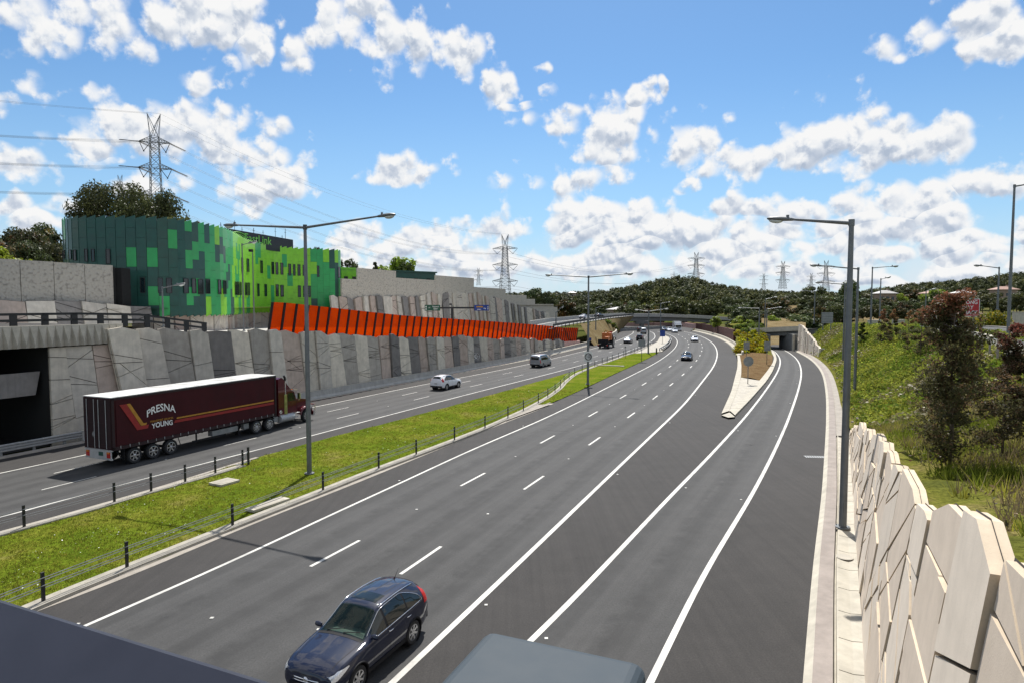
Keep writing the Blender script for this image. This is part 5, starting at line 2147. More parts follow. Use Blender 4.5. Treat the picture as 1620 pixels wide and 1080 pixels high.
for (x, y, z, src, lab) in ((924.5, 504.5, 5.0, ws, 'white car on the upper ramp beside the noise wall'), (948, 502, 5.0, blk, 'dark car on the upper ramp near the overpass')):
    p = G(x, y, z)
    dup(src, (p.x, p.y, z), rad(-35), lab)
# ------------------------------------------------------------------ articulated truck
tr_b, tr_f = G(205, 735.5), G(484, 667.7)
th = Vector((tr_f.x - tr_b.x, tr_f.y - tr_b.y, 0)).normalized()
rt = Vector((th.y, -th.x, 0))
ang = math.atan2(th.y, th.x) - math.pi / 2
rearR = Vector((-23.95, 39.0, 0))
org = rearR - rt * 1.25
trk = thing('semi_trailer_truck', 'maroon semi trailer truck with white lettering and gold stripe beside the median', 'truck', (org.x, org.y, .012), ang)
TL, HT, HB = 13.6, 4.25, 1.12
mb = MB()
mb.box((0, TL / 2, (HT + HB) / 2), (2.42, TL, HT - HB))
mb.build('trailer_body', M['curtain'], trk)
# right and left curtains ripple slightly
for sg in (-1, 1):
    mb = MB()
    rows = []
    for k in range(91):
        y = .28 + (TL - .42) * k / 90
        w = .012 * math.sin(y * 5.1) + .008 * math.sin(y * 2.3 + 1)
        rows.append([(sg * (1.235 + w * math.sin(math.pi * j / 8)), y, HB + .16 + (HT - HB - .26) * j / 8) for j in range(9)])
    mb.grid(rows, flip=sg > 0)
    mb.build('curtain', M['curtain'], trk, smooth=True)
mb = MB()
mb.box((0, TL / 2, HT + .02), (2.5, TL + .04, .05))
for k in range(14): mb.box((0, .5 + k * .97, HT + .05), (2.46, .05, .012))
mb.build('trailer_roof', M['roofwhite'], trk)
mb = MB()
for sg in (-1, 1):
    mb.box((sg * 1.24, TL / 2, HT - .07), (.06, TL, .14)); mb.box((sg * 1.24, TL / 2, HB + .05), (.06, TL, .2))
    for y in (.08, TL - .08): mb.box((sg * 1.235, y, (HT + HB) / 2), (.07, .16, HT - HB))
mb.build('trailer_frame', M['doorm'], trk)
for sg in (-1, 1):
    d = MB(); d.box((sg * .60, -.03, (HT + HB) / 2), (1.17, .06, HT - HB - .12))
    for z in np.linspace(HB + .3, HT - .3, 5): d.box((sg * .6, -.068, z), (1.1, .02, .03))
    dd = d.build('rear_door', M['doorm'], trk)
    d = MB()
    for x in (sg * .2, sg * .85): d.tube([(x, -.10, HB + .05), (x, -.10, HT - .12)], .022, 6)
    d.build('lock_rod', M['steel'], dd)
mb = MB(); s_ = .17
mb.poly([(-.3, -.105, 2.0 - s_), (-.3 + s_ * .75, -.105, 2.0), (-.3, -.105, 2.0 + s_ * 1.2), (-.3 - s_ * .75, -.105, 2.0)][::-1])
mb.poly([(-.3, -.104, 2.0 + s_ * 1.2), (-.3 - s_ * .75, -.104, 2.0), (-.3, -.104, 2.0 - s_), (-.3 + s_ * .75, -.104, 2.0)])
mb.build('diamond_placard', M['signback'], trk)
mb = MB()
mb.box((0, -.02, .80), (2.3, .05, .46)); mb.box((0, .0, .54), (2.4, .08, .1)); mb.box((0, -.0, 1.06), (2.45, .1, .08))
mb.build('rear_panel', M['plate'], trk)
for sg in (-1, 1):
    mb = MB(); mb.box((sg * .93, -.055, .80), (.30, .03, .36)); mb.build('tail_light', M['taillamp'], trk)
    mb = MB(); mb.box((sg * .93, -.075, .93), (.24, .02, .10)); mb.build('indicator', M['amber'], trk)
mb = MB(); mb.box((.25, -.055, .84), (.38, .03, .24)); mb.build('number_plate', M['teal'], trk)
# livery on both curtains: (u from the rear, height)
def decal(poly, mt, nm, dz=.03):
    for sg in (1, -1):
        mb = MB()
        pts = [(sg * (1.25 + dz), y, z) for y, z in poly]
        mb.poly(pts if sg > 0 else pts[::-1])
        mb.build(nm, mt, trk)


decal([(.50, 3.78), (.97, 3.78), (1.86, 2.28), (2.42, 2.28), (2.36, 2.05), (1.62, 2.05)][::-1], M['red'], 'red_stripe', .022)
decal([(.97, 3.78), (1.20, 3.78), (2.06, 2.42), (2.30, 2.42), (2.25, 2.29), (1.88, 2.29)][::-1], M['gold'], 'gold_stripe', .026)
decal([(4.45, 2.30), (13.3, 2.28), (13.3, 2.39), (4.5, 2.40)], M['gold'], 'gold_stripe', .026)
decal([(4.25, 2.06), (13.3, 2.02), (13.3, 2.20), (4.35, 2.24)], M['red'], 'red_stripe', .022)


def decal_text(txt, size, yc, zc, mt, nm, bold=.012, arch=0.0, sx=1.0, slab=0.0):
    V, Fc = text_mesh(txt, size, bold)
    wmx = max(abs(v.x) for v in V)
    for sg in (1, -1):
        P_ = []
        for v in V:
            a = v.x / wmx
            P_.append((sg * 1.283, yc + sg * v.x * sx, zc + v.y * (1 + .12 * (1 - a * a)) + arch * (1 - a * a)))
        mb = MB(); mb.add(P_, Fc)
        mb.build(nm, mt, trk)


def serifed(txt, size, yc, zc, arch, sx, nm):
    return decal_text(txt, size, yc, zc, M['white'], nm, .010, arch, sx)


serifed('PRESNA', .60, 3.33, 2.90, .30, 1.0, 'company_lettering')
serifed('YOUNG', .42, 3.40, 2.10, .04, 1.0, 'company_lettering')
decal_text('TRANSPORT SERVICES', .17, 3.35, 2.42, M['gold'], 'small_lettering', .002, 0, 1.0)
# buckles and running gear
mb = MB()
for sg in (-1, 1):
    for k in range(22):
        y = .5 + k * .605
        mb.box((sg * 1.275, y, HB + .10), (.02, .035, .16))
mb.build('curtain_buckle', M['steel'], trk)
mb = MB()
for sg in (-1, 1):
    mb.box((sg * .45, TL / 2 + .2, .98), (.14, TL - .6, .26))
for y in np.arange(.6, TL - .4, 1.2): mb.box((0, y, 1.03), (2.3, .08, .12))
for y in (1.4, 2.7, 4.0): mb.tube([(-1.0, y, .5), (1.0, y, .5)], .09, 8)
mb.build('trailer_chassis', M['rubber'], trk)
TW = (1.45, 2.75, 4.05)
for y in TW:
    for sg in (-1, 1):
        wheel(trk, sg * 1.05, y, .50, .36, 6, sg)
mb = MB()
for sg in (-1, 1):
    mb.box((sg * 1.1, .72, .72), (.34, .03, .62))
    mb.tube([(sg * 1.2, .25, 1.0), (sg * 1.2, .62, .45)], .03, 6)
    mb.tube([(sg * 1.2, 4.6 , 1.0), (sg * 1.2, 4.75, .55)], .03, 6)
mb.build('mud_flap', M['rubber'], trk)
mb = MB()
for sg in (-1, 1):
    for y in (6.1, 8.2): mb.beam((sg * 1.12, y, 1.05), (sg * 1.12, y, .45), .08)
    mb.box((sg * 1.13, 7.2, .52), (.05, 2.9, .10))
mb.build('side_guard', M['rubber'], trk)
mb = MB()
for sg in (-1, 1): mb.box((sg * .98, 8.55, .76), (.42, 2.3, .36))
mb.build('pallet_box', M['signback'], trk)
mb = MB()
for sg in (-1, 1): mb.beam((sg * .8, 10.1, 1.05), (sg * .8, 10.1, .25), .14); mb.box((sg * .8, 10.1, .2), (.3, .3, .06))
mb.build('landing_leg', M['rubber'], trk)
# prime mover
mb = MB()
for sg in (-1, 1): mb.box((sg * .42, 14.9, .86), (.12, 7.6, .26))
mb.box((0, 12.6, 1.06), (1.0, 1.0, .14))
mb.build('chassis', M['rubber'], trk)
for y in (11.55, 12.90):
    for sg in (-1, 1): wheel(trk, sg * 1.03, y, .51, .40, 8, sg)
for sg in (-1, 1): wheel(trk, sg * 1.03, 17.2, .51, .30, 8, sg)
for sg in (-1, 1):
    for y in (11.55, 12.90):
        mb = MB(); mb.grid([[(sg * .85, y + math.cos(a) * .60, .51 + math.sin(a) * .60), (sg * 1.24, y + math.cos(a) * .60, .51 + math.sin(a) * .60)] for a in np.linspace(rad(35), rad(145), 9)])
        mb.build('rear_mudguard', M['rubber'], trk)
# sleeper cab: side profile extruded, roof fairing leaning forward
mb = MB()
cabp = [(13.95, .95), (16.05, .95), (16.12, 1.55), (16.0, 2.02), (15.75, 2.72), (15.45, 2.86), (14.45, 3.95), (14.25, 4.0), (13.95, 3.9)]
mb.prism([(-1.14, y, z) for y, z in cabp], (0, 0, 0), (2.28, 0, 0))
cabo = mb.build('cab', M['maroon'], trk)
bv = cabo.modifiers.new('round', 'BEVEL'); bv.width = .07; bv.segments = 3; bv.limit_method = 'ANGLE'
for sg in (-1, 1):
    mb = MB()
    q = [(sg * 1.150, 15.02, 2.02), (sg * 1.150, 15.88, 2.02), (sg * 1.150, 15.66, 2.66), (sg * 1.150, 15.02, 2.66)]
    mb.prism(q, (0, 0, 0), (sg * .008, 0, 0)); mb.build('side_window', M['glass'], trk)
    mb = MB(); q = [(sg * 1.146, 14.92, .98), (sg * 1.146, 15.98, .98), (sg * 1.146, 15.98, 2.0), (sg * 1.146, 14.92, 2.0)]
    for i in range(4): mb.beam(q[i], q[(i + 1) % 4], .018)
    mb.beam((sg * 1.16, 15.0, 1.8), (sg * 1.16, 15.2, 1.8), .04)
    mb.build('cab_door', M['doorm'], trk)
    mb = MB(); mb.lathe([(0, sg * .02), (.13, sg * .02), (.15, 0)], 'x', 16, (sg * 1.15, 14.2, 1.25)); mb.build('round_badge', M['chrome'], trk)
mb = MB(); q = [(-.98, 16.055, 2.06), (.98, 16.055, 2.06), (.92, 15.80, 2.70), (-.92, 15.80, 2.70)]
mb.prism(q, (0, 0, 0), (0, .03, .01)); mb.build('windscreen', M['glass'], trk)
mb = MB(); mb.box((0, 15.95, 2.86), (2.2, .42, .06), M=Matrix.Rotation(rad(-8), 3, 'X')); mb.build('sun_visor', M['chrome'], trk)
for x in (-.8, -.4, 0, .4, .8):
    mb = MB(); mb.lathe([(0, .1), (.05, .08), (.07, 0)], 'z', 8, (x, 15.62, 2.88)); mb.build('marker_lamp', M['amber'], trk)
# bonnet, guards, bumper
mb = MB()
hood = [(15.98, 1.0), (17.95, 1.0), (18.0, 1.55), (17.85, 1.78), (17.0, 1.96), (16.0, 2.06)]
mb.prism([(-.72, y, z) for y, z in hood], (0, 0, 0), (1.44, 0, 0))
ho = mb.build('bonnet', M['maroon'], trk)
bv = ho.modifiers.new('round', 'BEVEL'); bv.width = .12; bv.segments = 4; bv.limit_method = 'ANGLE'
for sg in (-1, 1):
    mb = MB()
    rows = []
    for a in np.linspace(rad(-5), rad(172), 15):
        y, z = 17.2 + math.cos(a) * .72, .58 + math.sin(a) * .72
        rows.append([(sg * .62, y, z + .06), (sg * .95, y, z + .04), (sg * 1.18, y, z - .01), (sg * 1.2, y, z - .08)])
    mb.grid(rows, flip=sg < 0)
    mb.build('front_guard', M['maroon'], trk, smooth=True)
    mb = MB(); mb.box((sg * .86, 17.86, 1.18), (.36, .14, .28)); mb.build('headlight', M['headlamp'], trk)
    mb = MB(); mb.tube([(sg * 1.05, 14.0 + .05, .72), (sg * 1.05, 15.6, .72)], .32, 14); mb.build('fuel_tank', M['steel'], trk, smooth=True, angle=40)
    mb = MB(); mb.box((sg * 1.14, 15.8, .62), (.28, .55, .06)); mb.box((sg * 1.14, 15.85, .95), (.3, .8, .05)); mb.build('step', M['steel'], trk)
    mb = MB(); mb.tube([(sg * 1.10, 14.75, 1.05), (sg * 1.10, 14.75, 2.62)], .16, 12); st = mb.build('muffler', M['brass'], trk, smooth=True, angle=40)
    mb = MB(); mb.tube([(sg * 1.10, 14.75, 2.6), (sg * 1.10, 14.75, 3.75)], .07, 8); mb.tube([(sg * 1.10, 14.75, 3.7), (sg * 1.10, 14.75, 3.95), (sg * 1.10, 14.62, 4.12)], .085, 8, mi=1)
    mb.build('exhaust_stack', [M['chrome'], M['rubber']], trk, smooth=True, angle=40)
    mb = MB(); mb.tube([(sg * 1.1, 16.0, 2.0), (sg * 1.42, 16.0, 2.02), (sg * 1.42, 16.0, 2.72), (sg * 1.1, 15.9, 2.66)], .022, 6); mb.box((sg * 1.43, 15.98, 2.36), (.24, .09, .5)); mb.build('mirror', M['chrome'], trk)
mb = MB(); mb.box((0, 17.96, 1.42), (1.1, .12, .75))
mb.build('radiator_grille', M['chrome'], trk)
mb = MB(); mb.box((0, 18.12, .62), (2.36, .22, .42)); mb.tube([(-1.1, 18.3, .6), (-1.1, 18.34, 1.3), (1.1, 18.34, 1.3), (1.1, 18.3, .6)], .05, 8); mb.build('bull_bar', M['chrome'], trk)
mb = MB(); mb.box((.86, 10.7, .72), (.3, .5, .4)); mb.box((.95, 13.65, .75), (.34, .5, .4)); mb.build('tool_box', M['signback'], trk)

# ------------------------------------------------------------------ small far trucks
def rigid(label, name, cat, p, rz, cabm, bodym, orange=False):
    t = thing(name, label, cat, (p[0], p[1], .012), rz)
    mb = MB(); mb.box((0, 2.9, 1.55), (2.3, 1.7, 1.9)); mb.box((0, 3.3, .75), (2.3, 1.1, .5))
    o = mb.build('cab', cabm, t); b_ = o.modifiers.new('round', 'BEVEL'); b_.width = .12; b_.segments = 3
    mb = MB(); mb.box((0, 3.77, 1.85), (2.0, .05, .75)); mb.build('windscreen', M['glass'], t)
    mb = MB(); mb.box((0, -.6, .9), (1.0, 6.4, .3)); mb.box((0, -3.7, .62), (2.3, .1, .3)); mb.build('chassis', M['rubber'], t)
    for sg in (-1, 1):
        for y in (2.7, -2.2): wheel(t, sg * .98, y, .46, .32, 5, sg)
        mb = MB(); mb.box((sg * 1.0, -3.78, .78), (.3, .05, .22)); mb.build('tail_light', M['taillamp'], t)
        mb = MB(); mb.box((sg * 1.4, 3.3, 1.9), (.2, .1, .5)); mb.build('mirror', M['rubber'], t)
    if orange:
        mb = MB(); mb.box((0, -.9, 1.15), (2.4, 5.2, .14)); mb.box((0, -3.4, 1.6), (2.3, .12, .9)); mb.box((0, 1.6, 2.0), (2.3, .12, 1.6))
        mb.build('tray', M['rubber'], t)
        mb = MB(); mb.box((0, .6, 2.5), (2.1, 1.1, 1.5)); mb.box((.5, -1.4, 2.1), (.8, 2.0, .8)); mb.build('crash_cushion', bodym, t)
        mb = MB(); mb.beam((-.6, 0, 3.2), (-.2, 0, 3.9), .16); mb.beam((-.2, 0, 3.9), (.7, 0, 3.5), .16); mb.lathe([(.18, 0), (.18, .3), (0, .34)], 'z', 8, (.2, .4, 3.25)); mb.build('beacon_arm', M['gold'], t)
    else:
        mb = MB(); mb.box((0, -.9, 2.25), (2.4, 5.6, 2.5)); mb.build('box_body', bodym, t)
        mb = MB(); mb.box((0, 3.78, 1.1), (1.4, .04, .4)); mb.build('grille', M['rubber'], t)
    return t


p = G(953.5, 551.5); h_ = heading(LL, near_s(LL, p))
hv = Vector((-math.sin(h_), math.cos(h_), 0))
rigid('dark tray truck with orange load and raised arm driving away on the left carriageway', 'utility_truck', 'truck', p + hv * 3.7, h_, M['greypaint'], M['truckorange'], True)
p = G(1071, 523.8)
rigid('white box truck coming round the far bend under the overpass', 'box_truck', 'truck', p, heading(D1, near_s(D1, p), True), M['whitepaint'], M['whitepaint'])
# ------------------------------------------------------------------ lamp poles
def lamp_pole(label, base, h, arms, r=.12, cat='lamp pole', name='light_pole', group=None, extras=None):
    """arms: list of (dx, dy, rise) from the pole head to the lamp"""
    t = thing(name, label, cat, tuple(base), group=group)
    mb = MB()
    mb.tube([(0, 0, 0), (0, 0, h * .45), (0, 0, h)], [r, r * .9, r * .62], 12)
    mb.tube([(0, 0, h * .452), (0, 0, h * .462)], r * .98, 12)
    mb.build('pole', M['polesteel'], t, smooth=True, angle=40)
    mb = MB(); mb.lathe([(0, .04), (r * 1.9, .04), (r * 2.0, 0), (0, 0)], 'z', 12)
    for k in range(4):
        a = math.pi / 4 + k * math.pi / 2; mb.lathe([(0, .1), (.02, .1), (.02, .03)], 'z', 6, (math.cos(a) * r * 1.6, math.sin(a) * r * 1.6, 0))
    mb.box((0, -r * .97, .9), (r * .8, .03, .5))
    mb.build('base_plate', M['polesteel'], t)
    for (dx, dy, rise) in arms:
        e = Vector((dx, dy, h + rise)); s = Vector((0, 0, h - .12))
        d = (e - s).normalized()
        mb = MB(); mb.tube([s, s.lerp(e, .5), e], [r * .52, r * .42, r * .33], 8)
        mb.tube([s - Vector((0, 0, .12)), s + Vector((0, 0, .16))], r * .78, 10)
        arm = mb.build('arm', M['polesteel'], t, smooth=True, angle=40)
        mb = MB()
        side = d.cross(Vector((0, 0, 1))).normalized(); up_ = side.cross(d)
        rows = []
        for (u, w_, hh, dz) in ((-.12, .05, .04, 0), (.02, .09, .07, 0), (.25, .12, .09, 0), (.48, .19, .10, -.01), (.78, .20, .10, -.02), (1.0, .13, .06, -.03), (1.06, .03, .02, -.03)):
            c = e + d * u + up_ * dz
            rows.append([c + side * (math.cos(a) * w_) + up_ * (math.sin(a) * hh) for a in np.linspace(0, 2 * math.pi, 13)])
        mb.grid(rows)
        mb.poly([tuple(p) for p in rows[0][:-1]][::-1]); mb.poly([tuple(p) for p in rows[-1][:-1]])
        mb.box(tuple(e + d * .22 + up_ * .12), (.1, .1, .12))
        hd = mb.build('lamp_head', M['polesteel'], t, smooth=True, angle=50)
        mb = MB()
        c = e + d * .68 - up_ * .09
        rr = []
        for k in range(5):
            a = k / 4 * math.pi / 2
            rr.append([c + d * (math.cos(q) * .30 * math.cos(a)) + side * (math.sin(q) * .165 * math.cos(a)) - up_ * (math.sin(a) * .13) for q in np.linspace(0, 2 * math.pi, 13)])
        mb.grid(rr)
        mb.build('lamp_lens', M['lamp'], hd, smooth=True)
    if extras: extras(t, h)
    return t


def pole_px(label, xb, yb, xt, yt, zb, arms_px, r=.12, Y=None, **kw):
    b = G(xb, yb, zb) if Y is None else at(xb, yb, Y)
    h = at(xt, yt, b.y).z - b.z
    arms = []
    for (xa, ya, dYf) in arms_px:
        # the arm stands square to the road: it reaches sideways by dYf times its sideways run
        k = (xa - 810) / FOC
        # solve x = k*y with (x,y) = (b.x+s, b.y+dYf*s)
        s = (k * b.y - b.x) / (1 - k * dYf)
        yy = b.y + dYf * s
        zz = at(xa, ya, yy).z
        arms.append((s, yy - b.y, zz - b.z - h))
    return lamp_pole(label, b, h, arms, r, **kw)


PERP = -math.tan(rad(24))
pole_px('tall double arm lamp pole in the median grass beside the maroon truck', 489.5, 748, 484, 357, .12, [(379, 356.5, PERP), (601, 342.5, PERP)], r=.145)


def speed_sign(parent, txt, z, y=-.16, w=.9, h=1.1, board=True):
    if board:
        mb = MB(); mb.box((0, y, z), (w, .03, h)); b = mb.build('sign_board', M['signwhite'], parent)
    mb = MB()
    R_ = w * .46
    ring = []
    for rr in (R_, R_ * .74):
        ring.append([(math.cos(a) * rr, y - .022, z + math.sin(a) * rr) for a in np.linspace(0, 2 * math.pi, 29)])
    mb.grid(ring); mb.build('sign_ring', M['signdark'], parent)
    if not board:
        mb = MB(); mb.lathe([(0, y - .012), (R_ * 1.12, y - .012), (R_ * 1.12, y + .01), (0, y + .01)], 'y', 28, (0, 0, z)); mb.build('sign_board', M['signwhite'], parent)
    V, Fc = text_mesh(txt, w * .62, .012)
    mb = MB(); mb.add([(v.x * (.62 if len(txt) > 2 else .8), y - .024, z + v.y) for v in V], Fc)
    mb.build('sign_digits', M['signdark'], parent)


pole_px('double arm lamp pole with a square speed sign halfway along the median', 930, 607, 929.5, 437, .15, [(875, 435.5, PERP), (987, 433.8, PERP)], r=.15,
        extras=lambda t, h: speed_sign(t, '100', 3.35, y=.2 - .4, w=.95, h=1.2))
pole_px('double arm lamp pole at the far nose of the median', 1025.6, 558.5, 1026.5, 492, .15, [(1012, 491, PERP), (1049, 489.5, PERP)], r=.16)
pole_px('thin lamp pole in the far median below the overpass', 1044.8, 525.5, 1045, 480, 0, [(1055, 478.5, PERP)], r=.2)
pole_px('tall single arm lamp pole in the drain beside the leaning pale wall', 1333, 833, 1348, 349, .2, [(1250, 347.5, PERP)], r=.16)


# right-hand bank: needs the ground height there
CROSS = offset(KR, 1.0)


def base_curve_pts():
    P = [np.array([.9 + .4975 * y + .35 + .12 * wr_top((0, y)), y]) for y in np.arange(-9, 47, 3.0)]
    far = sub_curve(offset(KR, 1.25), near_s(KR, G(1307, 640)), clen(KR)[-1] - 3)
    return np.array(P + [p for p in far])


BK = resample(base_curve_pts(), 1.0)
BKN = normals(BK)


def bank_w(y): return float(np.interp(y, [0, 62, 95, 125, 140], [14, 13.7, 11.5, 7.5, 6]))
def bank_h1(y): return float(np.interp(y, [0, 30, 62, 95, 140], [7.9, 7.2, 6.7, 6.45, 5.2]))
def bank_h0(y): return float(np.interp(y, [-9, 2, 6.9, 11, 16.3, 24, 33.5, 44, 47, 50], [8.0, 7.6, 6.9, 6.1, 5.3, 4.4, 3.2, 1.2, .35, .2]))


def bank_z(x, y):
    d2 = (BK[:, 0] - x) ** 2 + (BK[:, 1] - y) ** 2
    i = int(d2.argmin())
    d = (x - BK[i, 0]) * BKN[i, 0] + (y - BK[i, 1]) * BKN[i, 1]
    by = BK[i, 1]
    t = min(1.0, max(0.0, d / bank_w(by)))
    h0, h1 = bank_h0(by), bank_h1(by)
    tt = t * t * (3 - 2 * t) * .5 + t * .5
    return h0 + (h1 - h0) * tt


def bank_hit(px, py):
    d = ray(px, py)
    t = 8.0
    while t < 200:
        p = d * t
        if CAMH + p.z <= bank_z(p.x, p.y): break
        t += .1
    return Vector((d.x * t, d.y * t, bank_z(d.x * t, d.y * t)))


mb = MB()
rows = []
for i in range(len(BK)):
    w_ = bank_w(BK[i, 1])
    row = []
    for j in range(25):
        d = .0 + (w_ + 2.2) * j / 24
        x, y = BK[i] + BKN[i] * d
        z = bank_z(x, y) + (.09 * math.sin(x * 1.7 + y * .9) + .07 * math.sin(y * 2.3 - x)) * (1 if 0 < j < 22 else 0)
        row.append((x, y, z))
    rows.append(row)
mb.grid(rows)
bank = tag(mb.build('grassy_bank', M['bankground'], smooth=True), kind='structure')

p2 = bank_hit(1352, 622)
pole_px('single arm lamp pole at the foot of the green bank behind the nearest right pole', 1352, 622, 1355, 424, 0, [(1296, 420.5, PERP)], r=.15, Y=p2.y)
p3 = bank_hit(1333, 575)
pole_px('thin pale single arm lamp pole low on the far part of the green bank', 1333.5, 575, 1333.5, 449, 0, [(1300, 447.5, PERP)], r=.14, Y=p3.y)
pole_px('single arm lamp pole with its arm to the right at the top of the bank', 1377.5, 513, 1379, 423, 0, [(1406, 421.8, PERP)], r=.13, Y=100)
pole_px('slim lamp pole with a short head beyond the bank top', 1391.5, 508, 1391.5, 441, 0, [(1397, 440.5, PERP)], r=.13, Y=118)
pole_px('tall lamp pole cut by the right edge on the upper road', 1594.5, 536, 1598, 293, 6.7, [(1626, 290, PERP)], r=.14)
pole_px('grey green lamp pole by the round bush beyond the upper road', 1578, 490, 1580.5, 423, 0, [(1551, 421, PERP)], r=.13, Y=88)
pole_px('faint lamp pole standing left of the far grey notice board', 1288, 512, 1288.5, 461, 0, [(1273, 460.5, PERP)], r=.15, Y=150)
pole_px('slim short lamp pole between the small red saplings on the bank top', 1463.5, 508, 1464, 460, 0, [(1470, 459, PERP)], r=.13, Y=125)
pole_px('lamp pole with a left arm on the planted mound by the ramp', 1200, 554.5, 1200, 487.5, 0, [(1175, 487.3, PERP)], r=.16, Y=142)
pole_px('lamp pole with a right arm in front of the ramp overbridge', 1212, 551.5, 1212, 488.5, 0, [(1229, 487, PERP)], r=.15, Y=146)
pole_px('lamp pole with a short left arm just behind the right armed one', 1209.3, 541, 1209.6, 473, 0, [(1222, 471, PERP)], r=.15, Y=156)
pole_px('small grey lamp pole standing in front of the dark green facade', 258.5, 517, 258.2, 454, 7.6, [(279, 451.5, -.2)], r=.09, Y=62)
pole_px('slim lamp pole with a short right arm before the lime facade', 386, 524, 385.6, 386, 0, [(396, 385, -.2)], r=.10, Y=74)


def cctv(t, h):
    mb = MB(); mb.box((-.15, -.1, h + .15), (.35, .5, .28)); mb.tube([(0, 0, h), (0, 0, h + .3)], .06, 6); mb.build('camera', M['rubber'], t)


pole_px('camera mast with a dark camera on top before the lime facade', 402.3, 522, 402, 399, 0, [], r=.09, Y=76, name='camera_mast', cat='camera mast', extras=cctv)
pole_px('lamp pole with a right arm at the start of the far overpass', 942.5, 522, 943, 487, 0, [(962, 482, PERP)], r=.15, Y=165)
pole_px('dim lamp pole on the upper ramp behind the far red end of the screen', 879.5, 516, 880, 494, 0, [(886, 489, PERP)], r=.16, Y=150)

# ------------------------------------------------------------------ wire rope barriers
def rope_barrier(label, C, posts, ext0=0):
    t = thing('wire_rope_barrier', label, 'wire barrier', tuple(posts[0]))
    hts = (.52, .65, .78, .91)
    for p in posts:
        mb = MB()
        i = near_s(C, p)
        tt = cat_at(C, i + .5) - cat_at(C, i - .5)
        mb.box((p[0], p[1], .56), (.10, .07, 1.0), rz=math.atan2(tt[1], tt[0]))
        mb.box((p[0], p[1], 1.07), (.105, .075, .02), rz=math.atan2(tt[1], tt[0]))
        mb.build('post', M['darksteel'], t, world=True)
    s0, s1 = near_s(C, posts[0]) - ext0, near_s(C, posts[-1])
    n = max(8, int((s1 - s0) / 1.0))
    for k, z in enumerate(hts):
        sg = .055 if k % 2 else -.055
        c = offset(sub_curve(C, max(0, s0), s1, 1.0), sg)
        mb = MB(); mb.tube([(q[0], q[1], z) for q in c], .016, 5)
        mb.build('rope', M['cable'], t, world=True)
    return t


def post_list(C, pix):
    return [Vector((*cat_at(C, near_s(C, G(x, y, .05))), 0)) for x, y in pix]


postsR = post_list(WRc, WR[1:])
d_ = (postsR[0] - postsR[1]).normalized()
postsR = [postsR[0] + d_ * 3.4] + postsR
rope_barrier('wire rope barrier along the near edge of the median curving across the grass', WRc, postsR, 6)
postsL = post_list(WLc, WLp[1:])
rope_barrier('short wire rope barrier on the far side of the median beside the truck', WLc, postsL, 14)
for k, (x, y, dz) in enumerate(((387, 737, 0),)):
    p = postsL[-1] + (postsL[-1] - postsL[-2]).normalized() * .45
    t = thing('anchor_post', 'stout black end post of the short rope barrier in the grass', 'anchor post', (p.x, p.y, .05))
    mb = MB(); mb.box((0, 0, .55), (.12, .1, 1.1)); mb.build('post', M['darksteel'], t)
    mb = MB(); mb.beam((0, 0, .9), tuple(postsL[-1] - p + Vector((0, 0, .3))), .04); mb.beam((-.5, -.6, .12), (.1, .1, .2), .05); mb.build('brace', M['steel'], t)
p = G(1038.5, 560, .15)
t = thing('bollard', 'black marker post standing at the end of the median grass', 'marker post', tuple(p))
mb = MB(); mb.lathe([(0, 1.25), (.10, 1.22), (.14, 1.1), (.15, 0)], 'z', 10); mb.build('post', M['darksteel'], t)
mb = MB(); mb.lathe([(.152, 1.0), (.152, .85)], 'z', 10); mb.build('reflector_band', M['signback'], t)
# twin guard rails at the nose
t = thing('guard_rail', 'pair of low curved guard rails round the far nose of the median', 'guard rail', tuple(G(1050, 551)))
for (pts, z) in (([(1043, 556), (1052, 550.5), (1058, 544), (1060.5, 537)], .75), ([(1048, 555), (1057, 549.5), (1061, 543.5), (1062, 538)], .55)):
    c = px_curve(pts, k=.02)
    mb = MB(); sweep(mb, c, [(-.08, z - .28), (-.02, z - .2), (-.08, z - .12), (0.0, z), (.06, z), (.06, z - .28)]); mb.build('rail', M['steel'], t, world=True)
    for s in np.arange(.5, clen(c)[-1], 4):
        q = cat_at(c, s); mb = MB(); mb.box((q[0], q[1], z / 2), (.14, .14, z)); mb.build('post', M['darksteel'], t, world=True)

# far median barrier that curves away under the overpass
t = thing('concrete_barrier', 'far dark median barrier sweeping left below the overpass', 'barrier', tuple(G(1020, 523)))
c = px_curve([(975, 524.5), (1000, 523.3), (1022, 521.8), (1040, 520.3), (1052, 520)], k=.03)
mb = MB(); sweep(mb, c, [(-.4, 0), (-.2, .95), (.2, .95), (.4, 0)]); mb.build('barrier_wall', M['conc_dark'], t, world=True)
t = thing('parapet_wall', 'white end parapet where the left carriageway passes below the overpass', 'wall', tuple(G(968, 533)))
c = px_curve([(962, 540), (970, 535.5), (976, 531.5), (976, 527), (970, 523.5)], k=.02)
mb = MB(); sweep(mb, c, [(-.5, 0), (-.45, 1.6), (.0, 1.6), (.2, 0)]); mb.build('barrier_wall', M['channel'], t, world=True)

# ------------------------------------------------------------------ signs
def sign_post(label, base, h, w, hh, mat, back=False, ring=None, cat='road sign', name='road_sign', posts=(0,), edge=None, diamond=False, rz=0.0):
    t = thing(name, label, cat, tuple(base), rz)
    for x in posts:
        mb = MB(); mb.tube([(x, 0, -.3), (x, 0, h)], .05, 8); mb.build('post', M['polesteel'], t, smooth=True)
    mb = MB()
    if diamond:
        mb.prism([(-w / 2, -.07, h), (0, -.07, h - w / 2), (w / 2, -.07, h), (0, -.07, h + w / 2)], (0, 0, 0), (0, .03, 0))
    else:
        mb.box((0, -.07, h), (w, .03, hh))
    if back:
        for k in (-1, 0, 1): mb.box((0, -.10, h + k * hh * .3), (w * .98, .04, .05), mi=0)
    mb.build('board', mat, t)
    return t


